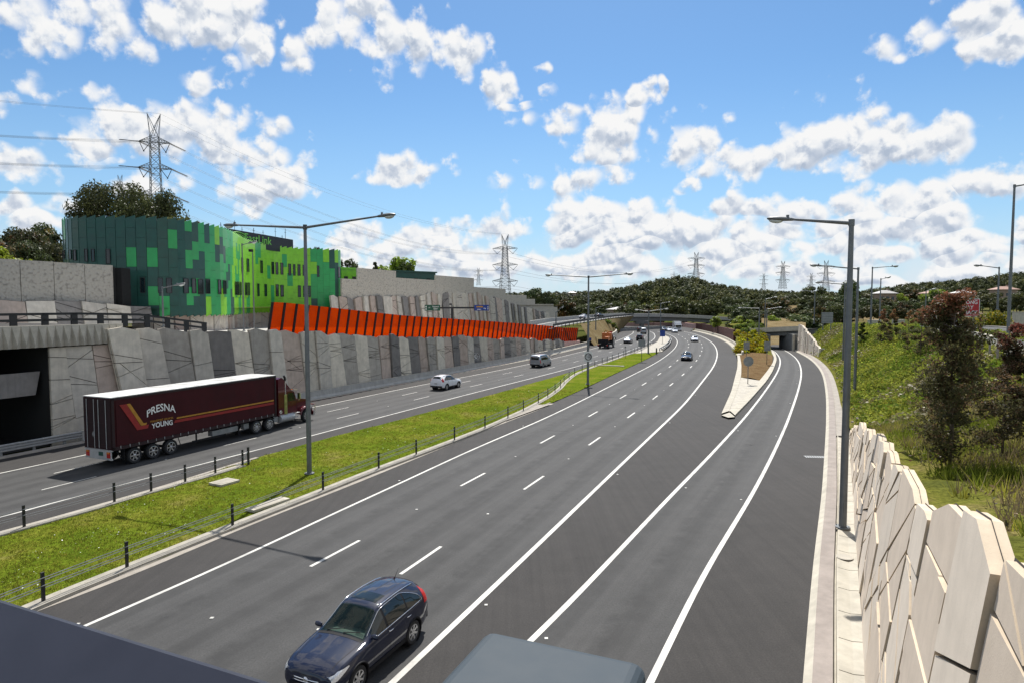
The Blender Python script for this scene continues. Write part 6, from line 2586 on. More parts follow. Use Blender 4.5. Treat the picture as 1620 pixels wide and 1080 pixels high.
o = thing('speed_sign', 'round white speed sign with a dark ring before the panel wall', 'speed sign', tuple(G(753.5, 582.5)))
_pb = G(753.5, 582.5); hs = at(752.5, 563, _pb.y).z
mb = MB(); mb.tube([(.0, 0, 0), (0, 0, hs)], .06, 8); mb.build('post', M['polesteel'], o)
speed_sign(o, '100', hs, y=-.12, w=1.0, board=False)
sign_post('pale square sign board on a thin post in the far median grass', G(1015, 570.5, .15), 3.0, 1.2, 1.15, M['signback'], True)
p = G(1048, 543, .1); sign_post('blue sign on a post at the nose of the median', p, 2.4, 1.25, 1.5, M['signblue'])
p = G(989, 565, .1); sign_post('slim pale marker post leaning by the wire rope in the far median', p, 1.9, .28, .3, M['signback'])
p = G(1183, 606.5, .15); t = sign_post('round blue grey backed sign on the paved tip of the traffic island', p, 2.75, .12, .8, M['signback'])
mb = MB(); mb.lathe([(0, -.10), (.62, -.10), (.62, -.075), (0, -.075)], 'y', 24, (0, 0, 2.75)); mb.build('disc', M['signback'], t)
sign_post('grey rectangular sign back at the far left corner of the island', G(1180.5, 571, .2), 2.6, 1.0, 1.3, M['signback'], True)
sign_post('grey rectangular sign back on the right of the island by the ramp kerb', G(1213, 576, .2), 2.9, 1.0, 1.5, M['signback'], True)
sign_post('small dark diamond sign before the yellow shrubs of the mound', G(1182, 557, .3), 2.5, .65, .6, M['signdark'], diamond=True)
_b = at(1527, 505, 74); _b.z = 6.6
ww = thing('wrong_way_sign', 'red wrong way go back sign half hidden by a red tipped tree', 'road sign', tuple(_b))
zc = at(1526, 487, 74).z - 6.6
w_ = 44 / FOC * 74; h_ = 28 / FOC * 74
for x in (-w_ * .3, w_ * .3):
    mb = MB(); mb.tube([(x, .05, -.4), (x, .05, zc + h_ * .4)], .05, 8); mb.build('post', M['polesteel'], ww)
mb = MB(); mb.box((0, 0, zc), (w_, .04, h_)); mb.build('border', M['signwhite'], ww)
mb = MB(); mb.box((0, -.012, zc), (w_ * .95, .04, h_ * .92)); mb.build('board', M['signred'], ww)
for k, txt in enumerate(('WRONG', 'WAY', 'GO BACK')):
    V, Fc = text_mesh(txt, h_ * .30, .012)
    wx = max(v.x for v in V)
    sx = min(.95, w_ * .43 / wx)
    mb = MB(); mb.add([(v.x * sx + (.18 if k < 2 else .1), -.036, zc + h_ * (.29 - .29 * k) + v.y) for v in V], Fc); mb.build('sign_lettering', M['signwhite'], ww)

# gantry sign over the upper ramp
Yg = 112
b = at(715.5, 508, Yg)
gt = thing('sign_gantry', 'black T shaped gantry with a green and a blue direction sign above the orange screen', 'sign gantry', tuple(b))
zt_ = at(715, 487.2, Yg).z - b.z
sc_ = Yg / FOC
mb = MB(); mb.beam((0, 0, -2.5), (0, 0, zt_), .42); mb.build('mast', M['darksteel'], gt)
mb = MB(); mb.beam((-19 * sc_, 0, zt_), (35 * sc_, 0, zt_), .28, .28); mb.build('cross_arm', M['darksteel'], gt)
mb = MB(); mb.beam((-.05, 0, zt_), (-.1, 0, zt_ + .5), .1); mb.box((-.25, -.1, zt_ + .6), (.4, .3, .25)); mb.build('camera', M['rubber'], gt)
for (xc, wd, mt, nm) in ((-31.0, 24.5, 'signgreen', 'green'), (46.5, 23, 'signblue', 'blue')):
    mb = MB(); mb.box((xc * sc_, -.24, zt_), (wd * sc_, .06, 9 * sc_)); bd = mb.build('sign_board', M[mt], gt)
    mb = MB()
    if nm == 'green':
        for k, txt in enumerate(('Ringwood', 'Bypass')):
            V, Fc = text_mesh(txt, .36, .004)
            mb.add([((xc + 5.2) * sc_ + v.x * .75, -.275, zt_ + .19 - .36 * k + v.y) for v in V], Fc)
        V, Fc = text_mesh('M3', .3, .0)
        mb.add([((xc - 4.6) * sc_ + v.x * .8, -.275, zt_ + v.y) for v in V], Fc)
        for dz in (.18, -.2):
            q = (xc - 10) * sc_
            mb.poly([(q - .1, -.275, zt_ + dz - .13), (q + .1, -.275, zt_ + dz - .13), (q + .1, -.275, zt_ + dz), (q, -.275, zt_ + dz + .16), (q - .1, -.275, zt_ + dz)])
        mb.build('sign_lettering', M['signwhite'], bd)
    else:
        mb.box(((xc - 3) * sc_, -.275, zt_ + .17), (1.1, .01, .24)); mb.build('yellow_band', M['gold'], bd)
        mb = MB()
        mb.box(((xc - 4) * sc_, -.275, zt_ - .27), (.7, .01, .09))
        for k, (dx, dz) in enumerate(((4, -.1), (6, -.15), (10, .12), (10, -.2))):
            mb.box(((xc + dx) * sc_, -.275, zt_ + dz), (.12, .01, .2))
        mb.build('sign_lettering', M['signwhite'], bd)
for (x, y, Y, w, h, lab) in ((1308.5, 503, 110, 18, 17, 'pale louvred board with two posts at the far top of the bank'),):
    b = at(x, 513, Y); t = thing('notice_board', lab, 'sign board', tuple(b))
    s_ = Y / FOC; zc = at(x, y, Y).z - b.z
    mb = MB()
    mb.box((0, 0, zc), (w * s_, .06, h * s_)); mb.build('board', M['signback'], t)
    mb = MB()
    for k in range(4): mb.box((0, -.05, zc + (k - 1.5) * h * s_ * .24), (w * s_, .06, .05))
    mb.build('rail', M['polesteel'], t)
    for k in (-1, 1): mb = MB(); mb.beam((k * w * s_ * .35, .08, -1), (k * w * s_ * .35, .08, zc + h * s_ * .5), .12); mb.build('post', M['polesteel'], t)

# red sign at the end of the orange screen
p = G(966, 541, .1); t = sign_post('small red sign on a dark post beyond the end of the orange screen', p, 2.3, .8, .8, M['signred'])
mb = MB(); mb.box((0, -.1, 2.3), (.35, .02, .14)); mb.build('mark', M['signwhite'], t)
p = G(933, 548.5); sign_post('small blue sign in front of the screen end beside the speed sign pole', p + Vector((0, 0, 0)), 1.75, .7, .65, M['signblue'])

# ------------------------------------------------------------------ lattice pylons and their cables
def pylon(label, base, H_, w0, w1, arms, horn=5.0, th=.22, rz=0.0, strain=False):
    """arms: list of (z fraction, half span)"""
    t = thing('lattice_pylon', label, 'pylon', tuple(base), rz)
    hb = H_ - horn
    mb = MB()
    def wd(z): return w0 + (w1 - w0) * min(1, z / (hb * .62)) if z < hb * .62 else w1 * (1 - .25 * (z - hb * .62) / (hb * .38))
    n = 16
    zs = [hb * (1 - (1 - k / n) ** 1.25) for k in range(n + 1)]
    for k in range(n):
        z0, z1 = zs[k], zs[k + 1]
        a, b = wd(z0) / 2, wd(z1) / 2
        C0 = [(-a, -a), (a, -a), (a, a), (-a, a)]; C1 = [(-b, -b), (b, -b), (b, b), (-b, b)]
        for i in range(4):
            j = (i + 1) % 4
            mb.beam((*C0[i], z0), (*C1[i], z1), th, th)
            mb.beam((*C0[i], z0), (*C1[j], z1), th * .55, th * .55)
            mb.beam((*C0[j], z0), (*C1[i], z1), th * .55, th * .55)
            mb.beam((*C1[i], z1), (*C1[j], z1), th * .55, th * .55)
    mb.build('tower', M['pylon'], t)
    mb = MB()
    b = wd(hb) / 2
    for sg in (-1, 1):
        tip = (sg * w1 * .6, 0, H_)
        for q in ((-b, -b), (b, -b), (b, b), (-b, b)):
            mb.beam((*q, hb), tip, th * .7)
        mb.beam((0, 0, hb + .3), tip, th * .6)
    mb.build('horns', M['pylon'], t)
    tips = []
    for (f, hs) in arms:
        z = f * H_
        b = wd(z) / 2
        mb = MB()
        for sg in (-1, 1):
            tip = Vector((sg * hs, 0, z + .2))
            for y in (-b, b):
                mb.beam((sg * b, y, z - .3), tip, th * .8); mb.beam((sg * b, y, z + 1.6), tip, th * .8)
                for k in range(1, 4):
                    q = k / 4
                    lo_ = Vector((sg * b, y, z - .3)).lerp(tip, q); hi_ = Vector((sg * b, y, z + 1.6)).lerp(tip, q)
                    mb.beam(lo_, hi_, th * .45)
                    mb.beam(hi_, Vector((sg * b, y, z - .3)).lerp(tip, q - .25), th * .45)
            mb.beam((sg * b, -b, z - .3), (sg * b, b, z - .3), th * .6)
        mb.build('cross_arm', M['pylon'], t)
        for sg in (-1, 1):
            # V strings of insulators
            mb = MB()
            xt = sg * hs; xi = sg * (b + .2); vm = Vector(((xt + xi) / 2 + sg * .3, 0, z - 3.2))
            for e in (Vector((xt, 0, z)), Vector((xi, 0, z - .3))):
                mb.tube([e, e.lerp(vm, .2), vm], [.05, .12, .12], 5)
            mb.box(tuple(vm), (.4, .4, .4))
            mb.build('insulator', M['darksteel'], t)
            tips.append((vm, Vector((xt, 0, z))))
    return t, tips


AR = [(.825, 8.2), (.665, 8.6), (.50, 8.6)]
def py_at(xc, ytop, ybase, Y):
    b = at(xc, ybase, Y); h = at(xc, ytop, Y).z - b.z
    return b, h


b1 = at(248, 338, 235); b1.z = 12; h1 = at(248, 180, 235).z - 12
P1, T1 = pylon('tall lattice pylon rising behind the big tree and green building', b1, h1, 7, 3.5, [(.845, 4.8), (.705, 5.2), (.56, 5.4)], 8.0, .20, rad(20))
b2, h2 = py_at(799, 371, 470, 430)
P2, T2 = pylon('lattice pylon above the stepped noise wall near the middle', b2, h2, 7.0, 3.8, [(.77, 8.3), (.51, 8.5), (.25, 8.6)], 8.5, .24, rad(-12))
b3, h3 = py_at(1101, 399, 450, 760)
P3, T3 = pylon('lattice pylon on the wooded hilltop right of the double armed pole', b3, h3, 8, 4.0, [(.80, 10), (.58, 10), (.32, 10)], 8, .26)
for (xc, yt, yb_, Y, lab) in ((757, 424, 452, 900, 'small distant pylon just left of the middle pylon'), (1208, 432, 458, 1350, 'smallest distant pylon on the skyline left of the paired far pylons'),
                              (1238, 413, 458, 1000, 'distant pylon on the skyline left of the nearest right lamp'), (1306, 412, 462, 1010, 'distant pylon behind the second lamp arm on the right'), (1283, 432, 460, 1400, 'tiny faint pylon between the two far right pylons'),
                              (192, 277, 345, 330, 'top of a second pylon peeping over the big tree'), (1066, 430, 452, 1150, 'faint pylon standing on the wooded hill below the hilltop pylon')):
    b, h = py_at(xc, yt, yb_, Y)
    dup(P2 if Y < 500 else P3, tuple(b), rad(rnd.uniform(-15, 15)), lab, scale=h / (h2 if Y < 500 else h3))


def cable(a, b, sag, label, group, r=.045, n=24):
    pts = []
    for k in range(n + 1):
        t_ = k / n
        p = a.lerp(b, t_); p.z -= sag * 4 * t_ * (1 - t_)
        pts.append(p)
    mb = MB(); mb.tube([p - a for p in pts], r, 4)
    o = mb.build('power_cable', M['cable'], None)
    o.location = a
    return tag(o, label, 'power cable', group)


def tipsw(P, T):
    Mx = Matrix.Translation(P.location) @ Matrix.Rotation(P.rotation_euler.z, 4, 'Z')
    return [(Mx @ a, Mx @ b) for a, b in T]


w1_, w2_, w3_ = tipsw(P1, T1), tipsw(P2, T2), tipsw(P3, T3)
off0 = Vector((-205, -75, 5))
for k in range(6):
    (v1, t1), (v2, t2), (v3, t3) = w1_[k], w2_[k], w3_[k]
    for d in (-.25, .25):
        D_ = Vector((0, d, d))
        cable(t1 + off0 + D_ + Vector((0, 0, 3)), t1 + D_, 5.0, 'power cable strung from the left edge of view to the tall pylon', 'power cables left of the tall pylon', .032)
        cable(t1 + D_, v2 + D_, 11.0, 'power cable sweeping down from the tall pylon to the middle pylon', 'power cables between the tall and middle pylons', .038, 40)
    cable(v2, v3, 13.0, 'power cable running from the middle pylon to the hilltop pylon', 'power cables between the middle and hilltop pylons', .06)
for sg in (-1, 1):
    top1 = P1.location + Vector((sg * 2.1, 0, h1)); top2 = P2.location + Vector((sg * 2.3, 0, h2))
    cable(top1 + off0 + Vector((0, 0, 6)), top1, 4, 'thin earth wire strung from the left edge to the tall pylon top', 'earth wires left of the tall pylon', .03)
    cable(top1, top2, 9, 'thin earth wire between the tops of the tall and middle pylons', 'earth wires between the tall and middle pylons', .035, 40)
# strain insulators on the tall pylon
Rinv = Matrix.Rotation(-rad(20), 4, 'Z')
for k in range(6):
    (v1, t1) = w1_[k]; v2 = w2_[k][0]
    for d in ((t1 + off0 - t1).normalized(), (v2 - t1 - Vector((0, 0, 35))).normalized()):
        for dd in (-.3, .3):
            a = Rinv @ (t1 - P1.location + Vector((0, dd, dd * .3))); b = Rinv @ (t1 - P1.location + Vector((0, dd, dd * .3)) + d * 6)
            mbi = MB(); mbi.tube([a, b], .11, 5); mbi.build('strain_insulator', M['darksteel'], P1)

# ------------------------------------------------------------------ bridge railing the photograph was taken over
bd = Vector((-.9165, .40, 0)).normalized(); bn = Vector((.40, .9165, 0)).normalized()
dh = .40
fp = G(770, 990, CAMH - dh)            # far left corner of the post cap
fq = G(1026, 1044, CAMH - dh)
wcap = (fq - fp).length
post = thing('railing_post', 'blue grey steel railing post with rounded cap at the bottom centre', 'railing post', (fp.x, fp.y, CAMH - 1.55))
zc = 1.55 - dh
mb = MB()
cx = (fp + fq) / 2; cdir = (fq - fp).normalized(); cn = Vector((-cdir.y, cdir.x, 0))
dep = .20
ctr_ = cx - cn * dep / 2 - post.location
Mr = Matrix.Rotation(math.atan2(cdir.y, cdir.x), 3, 'Z')
mb.box((ctr_.x, ctr_.y, zc - .025), (wcap, dep, .05), M=Mr)
cap = mb.build('cap', M['rail_blue'], post)
bv = cap.modifiers.new('round', 'BEVEL'); bv.width = .016; bv.segments = 4
mb = MB(); mb.box((ctr_.x, ctr_.y, zc / 2 - .03), (wcap - .03, dep - .03, zc - .03), M=Mr); mb.build('shaft', M['rail_blue'], post)
# handrail with a face that leans back towards the walkway
ra = G(0, 948, CAMH - dh); rb = G(430, 1080, CAMH - dh)
rd = (rb - ra).normalized(); rn = Vector((-rd.y, rd.x, 0))
hr = thing('bridge_handrail', 'dark slate metal handrail crossing the bottom left corner', 'handrail', tuple(ra - rd * 1.5 - Vector((0, 0, 1.15))))
A_ = ra - rd * 2.5; B_ = rb + rd * .12
prof = [(0.0, 0.0), (-.012, .006), (-.10, -.055), (-.22, -.14), (-.235, -.17), (-.02, -.17), (0, -.15)]
mb = MB()
r0 = [tuple(A_ + rn * a + Vector((0, 0, b))) for a, b in prof]; r1 = [tuple(B_ + rn * a + Vector((0, 0, b))) for a, b in prof]
mb.grid([r0 + [r0[0]], r1 + [r1[0]]]); mb.poly(r0); mb.poly(r1[::-1])
ho = mb.build('rail', M['rail_dark'], hr, world=True)
for k in (.3, 1.9):
    q = A_ + rd * k - rn * .1
    mb = MB(); mb.box((q.x, q.y, CAMH - dh - .7), (.06, .06, 1.1)); mb.build('stanchion', M['rail_dark'], hr, world=True)
# deck of the bridge underfoot
mb = MB()
q = [ra - rd * 12 - rn * 6 , rb + rd * 14 - rn * 6, rb + rd * 14 + rn * .12, ra - rd * 12 + rn * .12]
mb.prism([(p.x, p.y, CAMH - 2.1) for p in q], (0, 0, 0), (0, 0, .5))
tag(mb.build('footbridge_deck', M['conc']), kind='structure')
# ------------------------------------------------------------------ overpass far ahead
def pane(mb, pts): mb.poly([tuple(p) for p in pts])


Yo = 275
ov = thing('overpass', 'long low concrete overpass crossing the freeway in the distance', 'overpass', tuple(at(1015, 518, Yo)))
tp = [(860, 507, 150), (905, 503, 185), (945, 499.5, 222), (975, 497.6, 250), (1000, 496.6, 265), (1030, 496.6, 275), (1060, 497.3, 282), (1095, 498.6, 288), (1130, 500.6, 292), (1160, 503, 295), (1190, 506, 297)]
ft, fb, fg = [], [], []
for i, (x, y, Y) in enumerate(tp):
    ft.append(at(x, y, Y)); fb.append(ft[-1] + Vector((0, 0, -1.25))); fg.append(ft[-1] + Vector((0, 0, -3.0)))
st = 3
mb = MB()
rows = []
for a in ft[st:]:
    d = Vector((.15, .99, 0))
    rows.append([a + Vector((0, 0, -1.3)), a, a + d * .4, a + d * .4 + Vector((0, 0, -1.0)), a + d * 11 + Vector((0, 0, -1.0)), a + d * 11])
mb.grid(rows); mb.build('parapet', M['conc_bar'], ov, world=True)
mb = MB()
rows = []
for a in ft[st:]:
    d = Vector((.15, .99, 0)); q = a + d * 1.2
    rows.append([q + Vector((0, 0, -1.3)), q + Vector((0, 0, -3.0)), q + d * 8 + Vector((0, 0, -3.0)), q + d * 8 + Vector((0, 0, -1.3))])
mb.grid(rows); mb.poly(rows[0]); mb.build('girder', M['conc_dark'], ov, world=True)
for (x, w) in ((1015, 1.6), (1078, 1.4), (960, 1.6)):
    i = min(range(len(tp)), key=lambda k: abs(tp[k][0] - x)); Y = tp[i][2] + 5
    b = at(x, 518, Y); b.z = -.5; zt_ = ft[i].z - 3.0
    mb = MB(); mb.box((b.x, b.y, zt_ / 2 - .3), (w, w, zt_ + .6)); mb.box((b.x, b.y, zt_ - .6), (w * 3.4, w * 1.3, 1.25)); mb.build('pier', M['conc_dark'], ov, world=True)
mb = MB(); b = ft[-1]; mb.box((b.x + 3, b.y + 5, b.z - 3), (8, 12, 5)); mb.build('abutment', M['conc_dark'], ov, world=True)

# road surface of the upper ramp leading onto it, with its barriers
lf_ = [(842, 521, 150), (868, 511.5, 175), (900, 506, 198), (930, 502, 227), (965, 499.5, 255), (990, 498, 275)]
rt_ = [(870, 532, 128), (893, 519, 146), (915, 511.5, 163), (935, 507, 182), (962, 503, 215), (1000, 499.6, 262)]
zr_ = 4.95
A = smooth_curve([at(*q) for q in lf_], k=.01); B_ = smooth_curve([at(*q) for q in rt_], k=.01)
mb = MB(); strip(mb, A, B_, zr_, n=60, u=(0, 2)); tag(mb.build('ramp_road', M['lane']), kind='structure')
mb = MB()
for t_ in (.14, .5, .86):
    C = even(A, 60) * (1 - t_) + even(B_, 60) * t_
    if t_ == .5: dashes(mb, C, (900, 512), zr_ + .01, w=.3, dots=False)
    else: strip(mb, offset(C, -.16), offset(C, .16), zr_ + .008)
tag(mb.build('ramp_markings', M['line']), kind='structure')
t = thing('guard_rail', 'dark guard rail on the inner edge of the upper ramp above the dry slope', 'guard rail', tuple(B_[0]) + (zr_,))
c = offset(B_, .6)
mb = MB(); sweep(mb, c, [(-.05, .45), (0, .6), (-.05, .75), (.03, .95), (.1, .95), (.1, .45)], z0=zr_); mb.build('rail', M['darksteel'], t, world=True)
for s in np.arange(1, clen(c)[-1], 5.0):
    q = cat_at(c, s); mb = MB(); mb.box((q[0], q[1], zr_ + .3), (.15, .15, 1.2)); mb.build('post', M['darksteel'], t, world=True)
t = thing('concrete_barrier', 'grey barrier between the upper ramp and the stepped noise wall', 'barrier', tuple(A[0]) + (zr_,))
mb = MB(); sweep(mb, offset(A, -.4), [(-.3, 0), (-.2, .95), (.1, .95), (.2, 0)], z0=zr_); mb.build('barrier_wall', M['conc_bar'], t, world=True)
# dry grass slope between the upper ramp and the freeway
mb = MB()
cl = smooth_curve([at(940, 541, 153), G(956, 541), G(963, 537.5), G(972, 531), G(978, 526), G(984, 522)], k=.01)
Bs_ = offset(B_, .8); Bs_ = Bs_[Bs_[:, 1] > 160]
strip(mb, Bs_, cl, 0, n=40, cols=5, zf=lambda x, y, t_: (zr_ - .05) * (1 - t_) + .02 * t_ + .15 * math.sin(x + y) * math.sin(math.pi * t_))
tag(mb.build('dry_slope', M['drybank'], smooth=True), kind='structure')

# pink wall below the overpass, rust wall along the outside of the bend
def wallstrip(name, label, pts, mt, thick=.5, cat='wall', n=30, pn=None):
    """pts: (x, y_top, y_base) on the freeway level"""
    t = thing(name, label, cat, tuple(G(pts[0][0], pts[0][2])))
    P = [(G(x, yb), yt) for x, yt, yb in pts]
    for i in range(len(P) - 1):
        (a, ya), (b, yb_) = P[i], P[i + 1]
        za = at(pts[i][0], ya, a.y).z; zb_ = at(pts[i + 1][0], yb_, b.y).z
        d = (b - a).normalized(); nn = Vector((-d.y, d.x, 0)) * thick
        L_ = (b - a).length; k_ = max(1, int(L_ / 5))
        for j in range(k_):
            p, q = a.lerp(b, j / k_) + d * .02, a.lerp(b, (j + 1) / k_) - d * .02
            z0, z1 = za + (zb_ - za) * j / k_, za + (zb_ - za) * (j + 1) / k_
            mb = MB()
            Z = Vector((0, 0, 1))
            q8 = [p, q, q + Z * z1, p + Z * z0]
            mb.prism([tuple(e) for e in q8], (0, 0, 0), tuple(nn))
            mb.build('wall_panel', mt, t, world=True)
    return t


wallstrip('retaining_wall', 'low pinkish retaining wall seen under the overpass', [(978, 510.5, 516.2), (1005, 510.3, 515.6), (1035, 510.3, 515.2), (1062, 510.5, 515.6), (1083, 510.6, 517.5), (1100, 513, 520.5)], M['pinkwall'])
wallstrip('screen_wall', 'rust brown screen wall round the outside of the far bend', [(1082, 509.8, 517.0), (1096, 511, 519.5), (1111, 512.4, 522.5), (1128, 515, 527.5), (1145, 518, 534.8), (1160, 521.5, 543.5)], M['rust'])
# kerbed apron at its foot
mb = MB(); sweep(mb, sub_curve(MR, near_s(MR, G(1165, 562)), clen(MR)[-1] - 2), [(0, -.05), (.05, .18), (1.0, .2), (1.1, .75), (1.35, .8), (1.5, .1)][::1])
mb2 = MB(); sweep(mb2, sub_curve(MR, near_s(MR, G(1165, 562)), clen(MR)[-1] - 2)[::-1], [(0, -.05), (-.05, .0), (-.0, .2), (-.9, .22)])
o_ = mb.build('apron_kerb', M['channel']); tag(o_, kind='structure')

# --- planted mound between the bend and the ramp
mpts_b = [(1166, 558), (1180, 560.5), (1200, 563), (1218, 561)]
def mound_z(x, y):
    # rises away from the island to the overbridge approach
    k = min(1, max(0, (y - 126) / 30))
    return .1 + 4.1 * (k * k * (3 - 2 * k))
mb = MB()
rows = []
for i in range(22):
    Y = 124 + 62 * i / 21
    xl = np.interp(Y, [124, 160, 186], [at(1164, 558, 124).x, at(1159.5, 540, 160).x + .8, at(1150, 530, 186).x])
    xr = np.interp(Y, [124, 136, 150, 186], [at(1222, 560, 124).x, at(1219, 555, 136).x, at(1212.5, 548, 150).x, at(1208, 540, 186).x])
    rows.append([(xl + (xr - xl) * j / 10, Y, mound_z(0, Y) * (1.0 if j < 10 else .85) + .12 * math.sin(j * 2 + i)) for j in range(11)])
mb.grid(rows); mound = tag(mb.build('planted_mound', M['bankground'], smooth=True), kind='structure')

# --- overbridge over the ramp
obr = thing('overbridge', 'short grey concrete overbridge above the ramp on the right', 'bridge', tuple(at(1240, 555, 140)))
Yb = 141
L0, R0 = at(1186, 519.6, Yb + 6), at(1271, 515.4, Yb - 2)
d = (R0 - L0).normalized(); nn = Vector((-d.y, d.x, 0)).normalized()
mb = MB(); Z = Vector((0, 0, 1))
mb.prism([tuple(L0), tuple(R0), tuple(R0 - Z * 1.0), tuple(L0 - Z * 1.0)][::-1], (0, 0, 0), tuple(nn * .4))
mb.build('parapet', M['channel'], obr, world=True)
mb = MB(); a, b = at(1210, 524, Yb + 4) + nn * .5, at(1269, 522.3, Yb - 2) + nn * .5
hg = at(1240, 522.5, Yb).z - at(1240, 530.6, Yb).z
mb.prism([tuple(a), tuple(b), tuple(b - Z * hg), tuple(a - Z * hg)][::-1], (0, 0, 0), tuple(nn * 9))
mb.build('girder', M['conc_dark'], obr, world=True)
mb = MB(); mb.prism([tuple(L0 - Z * 1.0 + nn * .05), tuple(R0 - Z * 1.0 + nn * .05), tuple(R0 + d * 30 - Z * 1.0 + nn * .05), tuple(R0 + d * 30 - Z * 1.0 + nn * 9.5), tuple(L0 - d * 30 - Z * 1.0 + nn * 9.5), tuple(L0 - Z * 1.0 + nn * .05)][1:5] + [], (0, 0, 0), (0, 0, .15)) if False else None
q = [L0 + nn * .41, R0 + nn * .41, R0 + nn * 9.5, L0 + nn * 9.5]
mb.poly([tuple(p - Z * .8) for p in q]); mb.build('deck', M['shoulder'], obr, world=True)
for (x0, x1, yb_, Ya, nm) in ((1206, 1219, 552, 143, 'abutment'), (1254, 1264, 557, 138, 'abutment')):
    a, b = at(x0, 540, Ya), at(x1, 540, Ya)
    mb = MB(); zt_ = at(x0, 529, Ya).z
    mb.prism([(a.x, a.y, -.3), (b.x, b.y, -.3), (b.x + .8, b.y + 9, -.3), (a.x + .8, a.y + 9, -.3)], (0, 0, 0), (0, 0, zt_ + .3))
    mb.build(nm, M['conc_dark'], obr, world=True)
mb = MB(); a = at(1255, 540, 137.6); mb.box((a.x, a.y, 1.6), (.35, .5, 3.6)); mb.build('pillar', M['channel'], obr, world=True)
# wing wall of pale panels beside it
wg = thing('wing_wall', 'pale panelled wing wall tapering down beside the overbridge', 'retaining wall', tuple(G(1280, 561)))
wa, wb = G(1296.5, 567.2), G(1262, 555)
Cw = resample([wb, wa], .5)
wall_run(wg, Cw, 0, clen(Cw)[-1], 1.5, lambda p: 0.0, lambda p: float(np.interp(p[1], [116, 118, 133, 139], [1.5, 1.9, 5.2, 5.75])), [M['rp0'], M['rp1'], M['pan3']], random.Random(4), shift=(-.5, .5), gap=.05, peak=.15, yaw=.12, lean=.05, ncuts=(2, 4))
b = G(1300.5, 566); t = thing('end_block', 'grey concrete block at the low end of the wing wall', 'concrete block', (b.x, b.y, 0))
mb = MB(); mb.box((.6, .3, .95), (2.6, .5, 1.3), rz=-.3); mb.box((.6, .3, 1.62), (2.7, .6, .1), rz=-.3); mb.box((-.4, .1, .25), (.3, .5, .6), rz=-.3); mb.build('block', M['conc_bar'], t)
# dry mound seen beneath the overbridge
mb = MB(); rows = []
for i in range(9):
    Y = 157 + i * 6; z = 5.2 * (i / 8) ** .8
    rows.append([(at(px, 500, Y).x, Y, z - .05 + .1 * math.sin(px + i)) for px in np.linspace(1205, 1275, 12)])
mb.grid(rows); tag(mb.build('dry_mound', M['drybank'], smooth=True), kind='structure')

# ------------------------------------------------------------------ upper road at right, terrain and wooded hill
zu = 6.6
bl_ = [np.array(BK[i] + BKN[i] * (bank_w(BK[i, 1]) + 2.0)) for i in range(0, len(BK), 3)]
mb = MB()
rows = []
for p in bl_:
    y = p[1]; z = bank_h1(y) - .12
    rows.append([(p[0] + (k / 6) ** 1.5 * 260, y + (k / 6) * 30, z + max(0, k - 2) * .9) for k in range(7)])
mb.grid(rows)
tag(mb.build('upper_verge', M['field'], smooth=True), kind='structure')
na = [(1640, 556), (1590, 538), (1550, 528), (1500, 520.5), (1475, 518)]
fa = [(1660, 524), (1600, 519.5), (1550, 516.5), (1500, 514.5), (1475, 514)]
A = px_curve(na, z=zu + .3, k=.01); B_ = px_curve(fa, z=zu + .3, k=.01)
mb = MB(); strip(mb, A, B_, zu + .3, n=40); tag(mb.build('upper_road', M['lane']), kind='structure')
mb = MB(); sweep(mb, A, [(-.4, -.9), (-.4, .14), (.0, .16), (.05, 0)], z0=zu + .3); sweep(mb, B_, [(-.05, -.1), (-.05, .15), (.4, .15), (.4, -.6)], z0=zu + .3)
C = even(A, 60) * .7 + even(B_, 60) * .3; strip(mb, offset(C, -.1), offset(C, .1), zu + .31)
tag(mb.build('upper_kerb', M['channel']), kind='structure')
# light wire barrier on its near edge
t = thing('wire_rope_barrier', 'light wire barrier with stubby posts on the edge of the upper road at right', 'wire barrier', tuple(A[0]) + (zu,))
c = offset(A, -1.4)
for s in np.arange(.5, clen(c)[-1], 5.0):
    q = cat_at(c, s); mb = MB(); mb.box((q[0], q[1], zu + .1), (.11, .11, 1.3)); mb.build('post', M['conc_pink'], t, world=True)
for z in (.45, .7):
    mb = MB(); mb.tube([(q[0], q[1], zu + z) for q in c], .025, 4); mb.build('rope', M['cable'], t, world=True)


# terrain
prof_px = [(600, 466), (760, 466), (840, 464), (868, 463), (905, 463), (945, 461), (980, 456), (1015, 449), (1045, 441), (1068, 438), (1095, 439), (1115, 446), (1140, 452), (1180, 457), (1230, 462), (1270, 463), (1310, 464), (1350, 466), (1375, 459),
           (1410, 455), (1440, 450), (1480, 447), (1520, 444), (1560, 439), (1600, 434), (1660, 430), (1900, 430)]
RX = [(a - 810) / FOC for a, b in prof_px]; RY = [b for a, b in prof_px]


def hill_z(x, y):
    if y < 200: return -.95
    k = x / y
    yp = float(np.interp(k, RX, RY)) + 15          # leave room for the trees on the crest
    zr2 = CAMH + (480 - yp) / FOC * 780
    f = min(1, max(0, (y - 330) / 450)); f = f * f * (3 - 2 * f)
    st_ = float(np.interp(k, [-.2, .0, .02, .26, .30], [200, 215, 335, 335, 200])); g_ = min(1, max(0, (y - st_) / 80))
    b0 = float(np.interp(k, [-.3, .05, .2, .36, .46, .6, .9], [7, 2.0, 1.5, 2.0, 4.5, 6.5, 8]))
    return -.95 * (1 - g_) + (b0 * (1 - f) + max(zr2, b0) * f) * g_ + (0 if y < 780 else -(y - 780) * .03)


mb = MB(); rows = []
for Y in [200, 215, 230, 250, 270, 290, 310, 330, 350, 375, 400, 430, 460, 500, 540, 580, 620, 660, 700, 740, 780, 850, 950, 1100]:
    rows.append([(k * Y, Y, hill_z(k * Y, Y)) for k in np.linspace(-.45, 1.1, 60)])
mb.grid(rows)
tag(mb.build('hill_terrain', M['field'], smooth=True), kind='structure')
